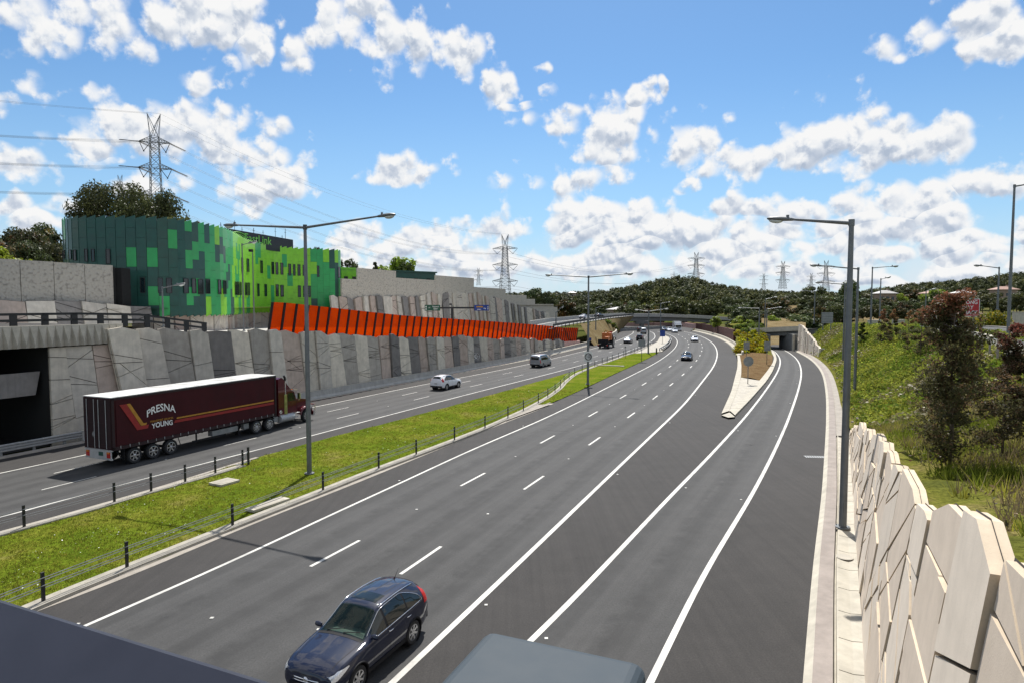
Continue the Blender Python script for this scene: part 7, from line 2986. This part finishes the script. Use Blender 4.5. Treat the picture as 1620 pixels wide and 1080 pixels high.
# ------------------------------------------------------------------ foliage
def unit(v): return v / (np.linalg.norm(v, axis=1)[:, None] + 1e-9)


def leaf_quads(C, size, rng, asp=.55, up=.4, out=None):
    """one small leaf (or leaf spray) per point of C, each turned its own way"""
    n = len(C)
    nrm = unit(rng.normal(size=(n, 3)) + np.array([0, 0, up])) if out is None else unit(rng.normal(size=(n, 3)) * .55 + out * 1.1 + np.array([0, 0, .35]))
    t = unit(np.cross(nrm, rng.normal(size=(n, 3))))
    b = np.cross(nrm, t)
    s = (size * rng.uniform(.6, 1.35, n))[:, None]
    V = np.stack([C - t * s, C - b * s * asp, C + t * s, C + b * s * asp], 1).reshape(-1, 3)
    F = np.arange(n * 4).reshape(-1, 4)
    return V, F


DIRS = []


def clump_points(centres, radii, n_each, rng, flat=.75):
    out = []
    DIRS.clear()
    for c, r in zip(centres, radii):
        d = unit(rng.normal(size=(n_each, 3)))
        q = d * (r * rng.uniform(.35, 1.0, n_each) ** .5)[:, None]
        q[:, 2] *= flat
        DIRS.append(d)
        out.append(c + q)
    return np.concatenate(out)


def tree_proto(name, mats, H_, cr_, trunk, nclump=20, nleaf=70, size=.45, rng=R, shape='round', tr_mat='bark', limbs=6, tip=None):
    """returns an Empty with crown and trunk"""
    t = empty(name)
    cen, radi = [], []
    for i in range(nclump):
        if shape == 'gum':          # open spreading crown of separate heads
            a = rng.uniform(0, 2 * math.pi); q = rng.uniform(.15, 1) ** .6
            z = trunk + (H_ - trunk) * rng.uniform(.25, 1) * (1 - .25 * q)
            c = (math.cos(a) * cr_ * q, math.sin(a) * cr_ * q, z)
            r_ = cr_ * rng.uniform(.22, .38)
        elif shape == 'cone':
            u = rng.uniform(0, 1)
            a = rng.uniform(0, 2 * math.pi); q = (1 - u) ** .8 * rng.uniform(.2, 1)
            c = (math.cos(a) * cr_ * q, math.sin(a) * cr_ * q, trunk + (H_ - trunk) * (.05 + .93 * u))
            r_ = cr_ * (.18 + .25 * (1 - u))
        else:
            d = rng.normal(size=3); d /= np.linalg.norm(d)
            q = rng.uniform(.35, .9)
            c = (d[0] * cr_ * q, d[1] * cr_ * q, trunk + (H_ - trunk) * (.5 + .42 * d[2] * q))
            r_ = cr_ * rng.uniform(.25, .42)
        cen.append(c); radi.append(r_)
    cen = np.array(cen)
    Pn = clump_points(cen, radi, nleaf, rng)
    V, F = leaf_quads(Pn, size, rng, .55, 1.0, np.concatenate(DIRS))
    if len(mats) > 1:
        ci = np.repeat(rng.integers(0, 1000, nclump), nleaf)
        idx = ((ci % 10) / 10 + rng.uniform(-.2, .2, len(Pn)) > .62).astype(int)
        if tip is not None:
            zt = (Pn[:, 2] - trunk) / (H_ - trunk) + rng.uniform(-.18, .18, len(Pn))
            idx = np.where(zt > tip, len(mats) - 1, np.minimum(idx, len(mats) - 2))
    else:
        idx = None
    np_mesh('crown', V, F, mats, idx, t)
    mb = MB()
    top = trunk + (H_ - trunk) * .55
    r0 = max(.04, H_ * .018)
    wob = [(rng.normal() * .02 * H_ * k / 4, rng.normal() * .02 * H_ * k / 4, top * k / 4) for k in range(5)]
    wob[0] = (0, 0, -.4)
    mb.tube(wob, [r0 * (1.15 - .2 * k) for k in range(5)], 7)
    for i in range(limbs):
        c = Vector(cen[rng.integers(0, nclump)])
        s = Vector(wob[2]).lerp(Vector(wob[4]), rng.uniform(0, 1))
        m_ = s.lerp(c, .5) + Vector((0, 0, -.03 * H_))
        mb.tube([s, m_, c], [r0 * .45, r0 * .3, r0 * .12], 5)
    mb.build('trunk', M[tr_mat], t, smooth=True)
    return t


def hide(t):
    pass


protos = {}
protos['gumA'] = tree_proto('gum_tree', [M['gum'], M['gum2']], 12, 5.2, 2.5, 26, 90, .42, shape='gum')
protos['gumB'] = tree_proto('gum_tree', [M['gum'], M['gum2']], 13, 4.4, 3.0, 24, 90, .42, shape='gum')
protos['roundA'] = tree_proto('bushy_tree', [M['gum2'], M['gum']], 9, 4.2, 1.0, 26, 90, .40)
protos['roundB'] = tree_proto('bushy_tree', [M['gum'], M['brownleaf']], 8.5, 3.6, 1.0, 22, 90, .40)
protos['bright'] = tree_proto('bright_tree', [M['brightleaf'], M['gum2']], 9, 4.4, 1.2, 26, 100, .40)
protos['bigA'] = tree_proto('gum_tree', [M['gum'], M['gum2']], 20, 8.6, 6.0, 74, 230, .30, shape='gum')
protos['bigB'] = tree_proto('bushy_tree', [M['gum'], M['brownleaf']], 10, 4.6, 1.0, 34, 190, .24)
protos['cone'] = tree_proto('cypress_tree', [M['gum']], 11, 2.4, .6, 30, 60, .36, shape='cone')
used = set()


def plant(kind, p, H_=None, label='', cat='tree', group=None, rz=None, w=1.0):
    src = protos[kind]
    base = {'gumA': 12, 'gumB': 13, 'roundA': 9, 'roundB': 8.5, 'bright': 9, 'cone': 11, 'bigA': 20, 'bigB': 10}[kind]
    s = (H_ or base) / base
    rz = rnd.uniform(0, 6.28) if rz is None else rz
    if kind not in used:
        used.add(kind); o = src
        o.location = p; o.rotation_euler = (0, 0, rz); o.scale = (s * w, s * w, s)
        tag(o, label, cat, group)
        return o
    o = dup(src, p, rz, label, group, (s * w, s * w, s)); o['category'] = cat
    if not group and 'group' in o: del o['group']
    return o


def plant_px(kind, x, ytop, Y, zb, label, group=None, w=1.0, cat='tree'):
    b = at(x, 480, Y); b.z = zb
    return plant(kind, (b.x, b.y, zb), at(x, ytop, Y).z - zb, label, cat, group, None, w)


# --- left, behind the walls and the building
plant_px('bigA', 190, 287, 130, 9.3, 'broad dark gum tree behind the left part of the green building', w=.66)
plant_px('bigA', 240, 295, 126, 9.3, 'dense dark gum tree just before the tall pylon behind the building roof', w=.56)
plant_px('roundA', 262, 318, 122, 9.3, 'lower dark tree at the right shoulder of the big gums above the roof', w=.8)
plant_px('bigB', 55, 345, 118, 9.3, 'feathery dark tree above the left noise wall, tallest of its clump', w=.75)
plant_px('bigB', 12, 352, 100, 9.3, 'bronze tinted tree at the left edge above the noise wall', w=.8)
plant_px('bigB', 68, 358, 98, 9.3, 'brown green tree beside the dark facade end', w=.75)
plant_px('bigB', 40, 376, 86, 9.3, 'small round olive tree low above the pebbled noise wall', w=.75)
plant_px('cone', 91, 366, 112, 9.3, 'narrow dark tree touching the left end of the green building', w=1.0)
plant_px('bright', 5, 385, 80, 9.3, 'low yellowish bush at the far left above the noise wall', w=.9)
plant_px('bright', 628, 404, 172, 9.3, 'bright lime green tree peeping over the noise wall near the dark green shed')
plant_px('gumA', 548, 404, 160, 9.3, 'dark feathery tree just right of the green building roof', w=.6)
plant_px('roundA', 571, 415, 165, 9.3, 'small dark round tree above the stepped noise wall', w=.6)
plant_px('cone', 594, 412, 165, 9.3, 'little pointed tree left of the lime tree', w=.7)
plant_px('gumB', 500, 383, 150, 9.3, 'treetop showing above the lime end of the roof', w=.7)
plant_px('gumA', 845, 452, 255, 4, 'dark gum tree at the end of the stepped noise wall', w=.9)
plant_px('gumA', 862, 458, 250, 4, 'shorter dark gum tree rising right of the noise wall end', w=.8)
plant_px('roundB', 897, 469, 262, 3, 'bronze green tree behind the lowest step of the noise wall', w=1.2)
plant_px('roundA', 925, 477, 262, 3, 'olive bush tree beyond the overpass start', w=1.2)

# --- beyond the overpass and along the foot of the hill
gB = 'gum trees along the foot of the wooded hill'
rb_ = random.Random(3)
cnt = 0
for Y0, Y1, n in ((300, 330, 30), (335, 380, 34), (390, 450, 34)):
    for k in range(n):
        px = 855 + (1560 - 855) * (k + rb_.uniform(.1, .9)) / n
        if Y0 < 320 and 1390 < px: continue
        Y = rb_.uniform(Y0, Y1)
        x = (px - 810) / FOC * Y
        zb = hill_z(x, Y)
        kind = rb_.choice(['gumA', 'gumB', 'roundA', 'roundB', 'gumA', 'roundA'])
        plant(kind, (x, Y, zb - .3), rb_.uniform(7.5, 12.5), 'grey green gum tree in the dense belt at the foot of the wooded hill', 'tree', gB, None, rb_.uniform(.9, 1.35))
        cnt += 1
for (x, yt, Y, lab) in ((1003, 478, 292, 'light olive tree above the left end of the overpass'), (1070, 462, 298, 'tall tree standing behind the middle of the overpass'),
                        (1125, 468, 312, 'broad crowned tree behind the right end of the overpass'), (1168, 499, 190, 'small olive tree above the rust wall'), (1133, 500, 205, 'slender young tree beside the rust wall end'),
                        (1186, 505, 185, 'low bright shrub tree behind the planted mound'), (1225, 498, 200, 'young tree behind the overbridge parapet')):
    plant_px('roundA' if Y > 250 else 'bright', x, yt, Y, 1.5, lab, w=1.0)
rb_ = random.Random(31)
for k in range(40):
    px = 1172 + 165 * (k + rb_.uniform(0, 1)) / 40
    Y = rb_.uniform(195, 292)
    x = (px - 810) / FOC * Y
    zb = hill_z(x, Y) - .2
    yt = rb_.uniform(478, 500)
    plant(rb_.choice(['gumA', 'roundA', 'roundB', 'gumB']), (x, Y, zb), max(3.5, at(px, yt, Y).z - zb), 'dark leafy tree on the flat behind the overbridge and mound', 'tree', 'trees behind the overbridge', None, rb_.uniform(.9, 1.3))
# right: beyond the upper road
rb_ = random.Random(9)
gR = 'gum trees beyond the upper road at right'
for k in range(52):
    px = 1290 + 380 * (k + rb_.uniform(0, 1)) / 52
    Y = rb_.uniform(165, 290)
    x = (px - 810) / FOC * Y
    zb = 6.2
    yt = np.interp(px, [1290, 1330, 1380, 1430, 1500, 1560, 1660], [470, 468, 470, 474, 470, 462, 458]) + rb_.uniform(-4, 16)
    H_ = max(4.5, at(px, yt, Y).z - zb)
    plant(rb_.choice(['gumA', 'roundA', 'roundB', 'gumB']), (x, Y, zb), H_, 'dark gum tree in the belt beyond the upper road at right', 'tree', gR, None, rb_.uniform(.85, 1.3))
rb_ = random.Random(12)
for k in range(26):
    px = 1296 + 200 * (k + rb_.uniform(0, 1)) / 26
    Y = rb_.uniform(142, 172)
    x = (px - 810) / FOC * Y
    plant(rb_.choice(['gumA', 'roundA', 'roundB', 'gumB']), (x, Y, 5.6), max(3.0, at(px, rb_.uniform(477, 494), Y).z - 5.6), 'dark gum tree in the near row just beyond the bank top', 'tree', 'gum trees just beyond the bank top', None, rb_.uniform(.8, 1.2))
plant_px('bright', 1478, 456, 235, 6.2, 'bright yellow green tree on the right hillside', w=1.1)
plant_px('bright', 1428, 463, 240, 6.2, 'smaller yellow green tree left of the brightest hillside tree', w=.7)
plant_px('roundA', 1343, 436, 300, 5, 'lollipop shaped dark tree breaking the skyline right of the nearest pole', w=.55)
plant_px('gumA', 1288, 449, 330, 5, 'spreading dark tree crown on the skyline between the right poles', w=1.0)

# --- houses on the slope
def house(label, xc, yr, Y, w, dpt, hgt, roofm):
    b = at(xc, yr, Y)
    z0 = b.z - hgt - 1.9
    t = thing('house', label, 'house', (b.x, b.y, z0), rnd.uniform(-.3, .3))
    mb = MB(); mb.box((0, 0, (hgt + 1) / 2), (w, dpt, hgt + 1)); mb.build('wall', M['brick'], t)
    e = .7; zt_ = hgt + 1
    mb = MB()
    a = [(-w / 2 - e, -dpt / 2 - e, zt_), (w / 2 + e, -dpt / 2 - e, zt_), (w / 2 + e, dpt / 2 + e, zt_), (-w / 2 - e, dpt / 2 + e, zt_)]
    r0, r1 = (-w / 2 + dpt / 2, 0, zt_ + 1.3), (w / 2 - dpt / 2, 0, zt_ + 1.3)
    for f in ((a[0], a[1], r1, r0), (a[1], a[2], r1), (a[2], a[3], r0, r1), (a[3], a[0], r0), (a[3], a[2], a[1], a[0])): mb.poly(f)
    ro_ = mb.build('roof', roofm, t)
    mb = MB(); mb.box((w * .2, dpt * .1, zt_ + 1.3), (.7, .7, 1.2)); mb.build('chimney', M['brick'], ro_)
    for k in (-.3, 0, .3):
        mb = MB(); mb.box((w * k, -dpt / 2 - .03, hgt * .6), (w * .16, .08, 1.3)); mb.build('window', M['winglass'], t)


house('house with a pale flat metal roof among trees left of the bright tree', 1400, 461, 262, 6.5, 4.5, 2.2, M['metalroof'])
house('house with a pinkish tiled roof below the brightest hillside tree', 1478, 461, 262, 8, 5, 2.2, M['tile'])
house('house with a pale roof half hidden right of the pink tiled house', 1522, 461, 275, 6.5, 5, 2.4, M['metalroof'])
house('house with a brown gable roof high on the right hillside', 1588, 455, 270, 8, 5, 2.6, M['tile'])
house('far white roofed house in the trees above the overpass start', 982, 487, 345, 12, 8, 3, M['metalroof'])
house('pale house high among trees on the hilltop', 1107, 458, 640, 16, 10, 4, M['tile'])
house('white house below the skyline left of the double armed pole', 905, 462, 600, 7, 6, 4, M['metalroof'])
# dry clearings
for (x0, x1, y0, y1, Y) in ((1230, 1262, 484, 498, 300), (1342, 1392, 490, 506, 200)):
    mb = MB(); rows = []
    for i in range(5):
        rows.append([at(x0 + (x1 - x0) * j / 6, y1 + (y0 - y1) * i / 4, Y + i * 5) + Vector((0, 0, rnd.uniform(-.2, .2))) for j in range(7)])
    mb.grid(rows); tag(mb.build('dry_clearing', M['drybank'], smooth=True), kind='structure')
# sheds and fences by the upper road
t = thing('fence', 'pale corrugated metal fence at the right edge beyond the upper road', 'fence', tuple(at(1612, 509, 92)))
a, b = at(1600, 509, 92), at(1690, 511, 84)
mb = MB(); rows = []
for k in range(61):
    p = a.lerp(b, k / 60); o_ = .05 * (1 if k % 2 else -1)
    rows.append([(p.x, p.y + o_, p.z - .5), (p.x, p.y + o_, p.z + 1.35)])
mb.grid(rows); mb.build('fence_sheet', M['fence'], t, world=True)
mb = MB(); mb.beam(a + Vector((0, .02, 1.36)), b + Vector((0, .02, 1.36)), .14, .06); mb.build('rail', M['fence'], t, world=True)
for (x, y, Y, w, h, lab) in ((1483, 504.5, 105, 1.25, 1.4, 'cream utility cabinet on the verge left of the red tipped tree'), (1383, 506, 130, 2.0, .9, 'white low shed roof beyond the bank top'), (1421, 505, 135, 1.9, .9, 'grey box like shed behind the saplings')):
    b = at(x, y + 8, Y); t = thing('utility_cabinet', lab, 'cabinet', tuple(b))
    mb = MB(); mb.box((0, 0, h / 2 - .3), (w, 1.4, h + .6)); mb.build('housing', M['fence'], t)
    mb = MB(); mb.box((0, 0, h + .03), (w + .12, 1.5, .06)); mb.build('lid', M['channel'], t)
    mb = MB(); mb.box((0, -.71, h * .5), (w * .85, .03, h * .8)); mb.build('door', M['channel'], t)

# --- far wood covering the hill
rw_ = np.random.default_rng(5)
Cs_, Sz = [], []
N_ = 3300
k = rw_.uniform(-.10, .98, N_); Y = 455 + (rw_.uniform(0, 1, N_) ** .8) * 360
off_ = []
allp, alls = [], []
for i in range(N_):
    x = k[i] * Y[i]; z = hill_z(x, Y[i])
    h = rw_.uniform(6.5, 12.5); r_ = rw_.uniform(2.8, 5.0)
    nc = 8
    d = unit(rw_.normal(size=(nc, 3)))
    c = np.array([x, Y[i], z + h * .55]) + d * np.array([r_ * .6, r_ * .6, h * .32])
    c[0] = (x, Y[i], z + h - 1.2)
    q = clump_points(c, np.full(nc, r_ * .46), 18, rw_, .8)
    allp.append(q)
    alls.append(np.concatenate(DIRS) * .6 + unit(q - np.array([x, Y[i], z + h * .4])) * .6)
    off_.append(np.full(len(q), rw_.choice(3, p=(.5, .22, .28))))
P = np.concatenate(allp)
V, F = leaf_quads(P, .85, rw_, .6, 1.8, np.concatenate(alls))
tag(np_mesh('hill_wood', V, F, [M['wood_leaf'], M['wood_light'], M['wood_dark']], np.concatenate(off_)), kind='stuff')

# --- young red tipped gums on the bank
def bank_tree(label, px, py, ytop, wpx, name='young_gum_tree', nclump=34, nleaf=150, size=.05, tip=.86, mats=('darkleaf', 'redleaf', 'tipleaf'), lean=0, dens=1.0):
    b = bank_hit(px, py)
    H_ = at(px, ytop, b.y).z - b.z
    cr_ = wpx / FOC * b.y / 2
    rng = np.random.default_rng(int(px) * 7 + int(py))
    t = tree_proto(name, [M[m] for m in mats], H_, cr_, H_ * .14, nclump, int(nleaf * dens), size, rng, shape='sap', limbs=14, tip=tip)
    t.location = b; t.rotation_euler = (0, rad(lean), 0)
    return tag(t, label, 'tree')


_old = tree_proto


def tree_proto(name, mats, H_, cr_, trunk, nclump=20, nleaf=70, size=.45, rng=R, shape='round', tr_mat='bark', limbs=6, tip=None):
    if shape != 'sap':
        return _old(name, mats, H_, cr_, trunk, nclump, nleaf, size, rng, shape, tr_mat, limbs, tip)
    t = empty(name)
    r0 = max(.018, H_ * .009)
    mb = MB()
    stem = [Vector((0, 0, -.3))] + [Vector((rng.normal() * .014 * H_ * u, rng.normal() * .014 * H_ * u, H_ * u)) for u in (.25, .5, .75, .97)]
    mb.tube(stem, [r0 * 1.2, r0, r0 * .7, r0 * .45, r0 * .15], 7)
    ends, rads = [], []
    for i in range(nclump):
        u = .10 + .9 * (i + rng.uniform(0, 1)) / nclump
        f = u * 4; j = min(3, int(f)); s = stem[j].lerp(stem[j + 1], f - j)
        a = rng.uniform(0, 6.283)
        env = (1.2 - .95 * u) * min(1.0, .35 + u * 2.6)
        q = cr_ * env * rng.uniform(.25, 1.05)
        e = s + Vector((math.cos(a) * q, math.sin(a) * q, q * rng.uniform(.15, .8)))
        e.z = min(e.z, H_ * (.99 if q < cr_ * .4 else .9))
        mb.tube([s, s.lerp(e, .5) + Vector((0, 0, -.02 * H_)), e], [r0 * .35, r0 * .25, r0 * .1], 4)
        ends.append(tuple(e)); rads.append(cr_ * rng.uniform(.16, .34) * (1.15 - .7 * u))
        ends.append(tuple(s.lerp(e, .6))); rads.append(cr_ * rng.uniform(.14, .26) * (1.15 - .7 * u))
    mb.build('trunk', M[tr_mat], t, smooth=True)
    cen = np.array(ends)
    Pn = clump_points(cen, rads, nleaf, rng, .85)
    V, F = leaf_quads(Pn, size, rng, .38, .1)
    g_ = np.repeat(rng.uniform(0, 1, len(cen)), nleaf)
    idx = (g_ + rng.uniform(-.25, .25, len(Pn)) > .70).astype(int)
    zt = Pn[:, 2] / H_ + rng.uniform(-.09, .09, len(Pn))
    idx = np.where(zt > (tip or 2), len(mats) - 1, np.minimum(idx, max(0, len(mats) - 2)))
    np_mesh('crown', V, F, mats, idx, t)
    return t


bank_tree('tallest dark red young gum on the bank in front of the red sign', 1502, 742, 464, 170, nclump=80, nleaf=115, size=.055, tip=.92)
bank_tree('bushy dark young gum leaning right of the tallest one by the frame edge', 1585, 722, 515, 120, nclump=44, nleaf=105, size=.055, tip=.93)
bank_tree('pinkish red sapling at the right edge of the bank', 1612, 700, 560, 70, nclump=22, nleaf=120, size=.05, tip=.8)
bank_tree('scrubby brown sapling at the foot of the tallest young gum', 1478, 690, 590, 90, nclump=22, nleaf=90, size=.045, tip=2, mats=('redleaf', 'darkleaf', 'darkleaf'))
bank_tree('small red tipped sapling at the top of the bank left of the sign tree', 1456, 566, 488, 44, nclump=26, nleaf=80, size=.10, tip=.75)
bank_tree('slim reddish sapling near the bank top, leftmost of the row', 1398, 545, 490, 30, nclump=20, nleaf=70, size=.12, tip=.7)
bank_tree('slim dark sapling with a red top right of the leftmost one', 1411, 546, 490, 26, nclump=20, nleaf=70, size=.12, tip=.75)
bank_tree('thin sapling with sparse red leaves in the middle of the row', 1436, 560, 492, 32, nclump=18, nleaf=50, size=.11, tip=.7)
bank_tree('dark young tree at the far top of the bank beside the grey notice board', 1303, 519, 488, 14, nclump=20, nleaf=50, size=.2, tip=2)
bank_tree('dark green conical bush halfway along the green bank', 1364, 545, 511, 15, name='bush', nclump=26, nleaf=70, size=.16, tip=2, mats=('greenbush', 'gum', 'gum'))

# round bush on the upper road verge
def bush(label, loc, r_, h, mats, rng, size=.12, n=26, each=120, cat='shrub', name='shrub', group=None):
    t = empty(name, loc)
    d = unit(rng.normal(size=(n, 3))); d[:, 2] = np.abs(d[:, 2])
    c = d * np.array([r_ * .7, r_ * .7, h * .7]) * rng.uniform(.3, 1, (n, 1))
    Pn = clump_points(c, np.full(n, r_ * .38), each, rng)
    Pn = Pn[Pn[:, 2] > -.15]
    V, F = leaf_quads(Pn, size, rng, .5)
    np_mesh('foliage', V, F, [M[m] for m in mats], (rng.uniform(0, 1, len(F)) > .7).astype(int) if len(mats) > 1 else None, t)
    mb = MB()
    for i in range(6): mb.tube([(0, 0, -.2), tuple(c[i] * .5), tuple(c[i])], [.04, .03, .012], 5)
    mb.build('stem', M['bark'], t)
    return tag(t, label, cat, group)


rs = np.random.default_rng(8)
b = at(1566, 517, 86); b.z = 6.8
bush('big round bright green bush beyond the upper road right of the red sign', tuple(b), 3.0, 2.7, ('greenbush', 'yellowbush'), rs, .15, 40, 130)
# shrubs of the mound
k_ = 0
for i in range(80):
    Y = 128 + rs.uniform(0, 1) * 34
    xl = np.interp(Y, [124, 160, 186], [at(1168, 558, 124).x, at(1163, 540, 160).x, at(1154, 530, 186).x]); xr = np.interp(Y, [124, 136, 150, 186], [at(1216, 560, 124).x, at(1214, 555, 136).x, at(1207, 548, 150).x, at(1200, 540, 186).x])
    x = xl + (xr - xl) * rs.uniform(.03, .97)
    yel = Y < 146
    bush('low yellow flowering shrub on the front of the mound by the island' if yel else 'leafy green shrub on the upper part of the mound by the island', (x, Y, mound_z(0, Y)), rs.uniform(.9, 1.7), rs.uniform(.8, 1.6),
         ('yellowbush', 'greenbush') if yel else ('greenbush', 'gum2'), rs, .17, 12, 60, group='yellow shrubs on the mound' if yel else 'green shrubs on the mound')

for (px, py, w_, lab) in ((960, 509, 1.7, 'dark green shrub high on the dry slope beside the upper ramp'), (968, 514, 1.8, 'broad green shrub halfway down the dry slope'), (956, 517, 1.3, 'small olive shrub on the bare part of the dry slope'), (973, 519, 1.5, 'green shrub low on the dry slope by the white parapet'), (927, 512, 1.4, 'dark bush on the dry slope just above the red end of the screen')):
    Y_ = np.interp(px, [927, 975], [172, 215]); b = at(px, py, Y_)
    bush(lab, tuple(b - Vector((0, 0, .6))), w_, w_ * 1.0, ('greenbush', 'gum2'), rs, .22, 16, 60)
# --- ground cover as tufts of blades
def tufts(P, nb, hgt, wid, rng, spread=.25, lean=.6):
    n = len(P)
    C = np.repeat(P, nb, 0)
    m = len(C)
    a = rng.uniform(0, 2 * math.pi, m)
    o = np.stack([np.cos(a), np.sin(a), np.zeros(m)], 1)
    base = C + o * (rng.uniform(0, spread, m))[:, None]
    h = np.repeat(rng.uniform(.55, 1.3, n), nb) * hgt * rng.uniform(.6, 1.2, m)
    tipv = base + o * (h * lean * rng.uniform(.1, 1.2, m))[:, None] + np.array([0, 0, 1]) * h[:, None]
    a2 = rng.uniform(0, 2 * math.pi, m)
    s = np.stack([np.cos(a2), np.sin(a2), np.zeros(m)], 1) * (wid * rng.uniform(.6, 1.4, m))[:, None]
    V = np.stack([base - s, base + s, tipv], 1).reshape(-1, 3)
    return V, np.arange(m * 3).reshape(-1, 3)


def scatter_bank(n, y0, y1, d0, d1, rng, thin=None):
    out = []
    idx = [i for i in range(len(BK)) if y0 <= BK[i, 1] <= y1]
    while len(out) < n:
        i = idx[rng.integers(0, len(idx))]
        w_ = bank_w(BK[i, 1])
        d = rng.uniform(d0, d1) * w_
        if d < .5: continue
        x, y = BK[i] + BKN[i] * (d + abs(rng.normal()) * .4)
        if thin is not None and rng.uniform() > thin(x, y): continue
        out.append((x, y, bank_z(x, y) + .02))
    return np.array(out)


def patch(x, y): return .5 + .5 * math.sin(x * .55 + 1.3 * math.sin(y * .31)) * math.sin(y * .47 + x * .2)


rg3 = np.random.default_rng(12)
groups = []
near = scatter_bank(5200, 9, 46, 0, 1.1, rg3, lambda x, y: .25 + .75 * patch(x, y))
V1, F1 = tufts(near, 11, .42, .016, rg3, .22, .7)
m1 = np.repeat(np.array([0 if patch(x, y) > .55 else (1 if rg3.uniform() < .45 else 2) for x, y, z in near]), 11)
far_ = scatter_bank(9000, 44, 140, 0, 1.12, rg3)
V2, F2 = tufts(far_, 9, .36, .05, rg3, .5, 1.0)
m2 = np.repeat(np.array([1 if patch(x * .6, y * .6) > .40 else (0 if rg3.uniform() < .7 else 2) for x, y, z in far_]), 9)
tag(np_mesh('bank_tussock', np.concatenate([V1, V2]), np.concatenate([F1, F2 + len(V1)]), [M['blade'], M['blade2'], M['blade3']], np.concatenate([m1, m2])), kind='stuff')
cov = scatter_bank(9500, 42, 140, 0.01, 1.12, rg3)
Pc = np.repeat(cov, 11, 0) + rg3.normal(size=(len(cov) * 11, 3)) * np.array([.30, .30, .13]) + np.array([0, 0, .25])
V, F = leaf_quads(Pc, .14, rg3, .6, 1.3)
mi_ = np.repeat(np.array([2 if patch(y * .45 + 3, x * .5) + rg3.normal() * .12 > .86 else (1 if patch(x * .5, y * .5) + rg3.normal() * .25 > .42 else 0) for x, y, z in cov]), 11)
tag(np_mesh('bank_groundcover', V, F, [M['blade'], M['blade2'], M['blade3']], mi_), kind='stuff')
# leaf litter and leafy weeds between the tussocks
lit_ = scatter_bank(2600, 8, 46, .02, 1.1, rg3, lambda x, y: 1.1 - patch(x, y))
V, F = leaf_quads(np.repeat(lit_, 4, 0) + rg3.normal(size=(len(lit_) * 4, 3)) * np.array([.25, .25, .07]) + np.array([0, 0, .10]), .05, rg3, .5, 1.2)
tag(np_mesh('bank_weed', V, F, [M['darkleaf'], M['blade3'], M['redleaf']], rg3.integers(0, 3, len(F))), kind='stuff')

# median turf: short blades near the camera
pts_ = []
nL, nR = even(Lg, 600), even(Rg, 600)
while len(pts_) < 26000:
    i = int(600 * rg3.uniform(0, 1) ** 1.3)
    t_ = rg3.uniform(.015, .985)
    p = nL[i] * (1 - t_) + nR[i] * t_
    p = p + rg3.normal(size=2) * .12
    if not (14 < p[1] < 75): continue
    if rg3.uniform() > (22 / max(22, p[1])) ** 1.0: continue
    dmin = np.min((WRc[:, 0] - p[0]) ** 2 + (WRc[:, 1] - p[1]) ** 2)
    if dmin < .12: continue
    pts_.append((p[0], p[1], med_z(p[0], p[1], t_) - .01))
pts_ = np.array(pts_)
V, F = tufts(pts_, 5, .085, .013, rg3, .12, .8)
tag(np_mesh('median_turf', V, F, [M['blade'], M['blade2']], np.repeat((rg3.uniform(0, 1, len(pts_)) > .7).astype(int), 5)), kind='stuff')
# clover heads
cl_ = pts_[rg3.integers(0, len(pts_), 260)]
V, F = leaf_quads(cl_ + np.array([0, 0, .09]), .022, rg3, 1.0, 3)
tag(np_mesh('clover_flowers', V, F, [M['white']]), kind='stuff')
# rubble by the kerb beyond the wall end
rub = scatter_bank(260, 44, 95, 0, .12, rg3)
t_ = MB()
for (x, y, z) in rub:
    s = rg3.uniform(.06, .18)
    Mx = Matrix.Rotation(rg3.uniform(0, 3), 3, 'Z') @ Matrix.Rotation(rg3.uniform(0, 1), 3, 'X')
    t_.box((x - .3, y, z + .05), (s * 1.6, s, s * .8), M=Mx)
tag(t_.build('kerbside_rubble', M['conc_pink']), kind='stuff')
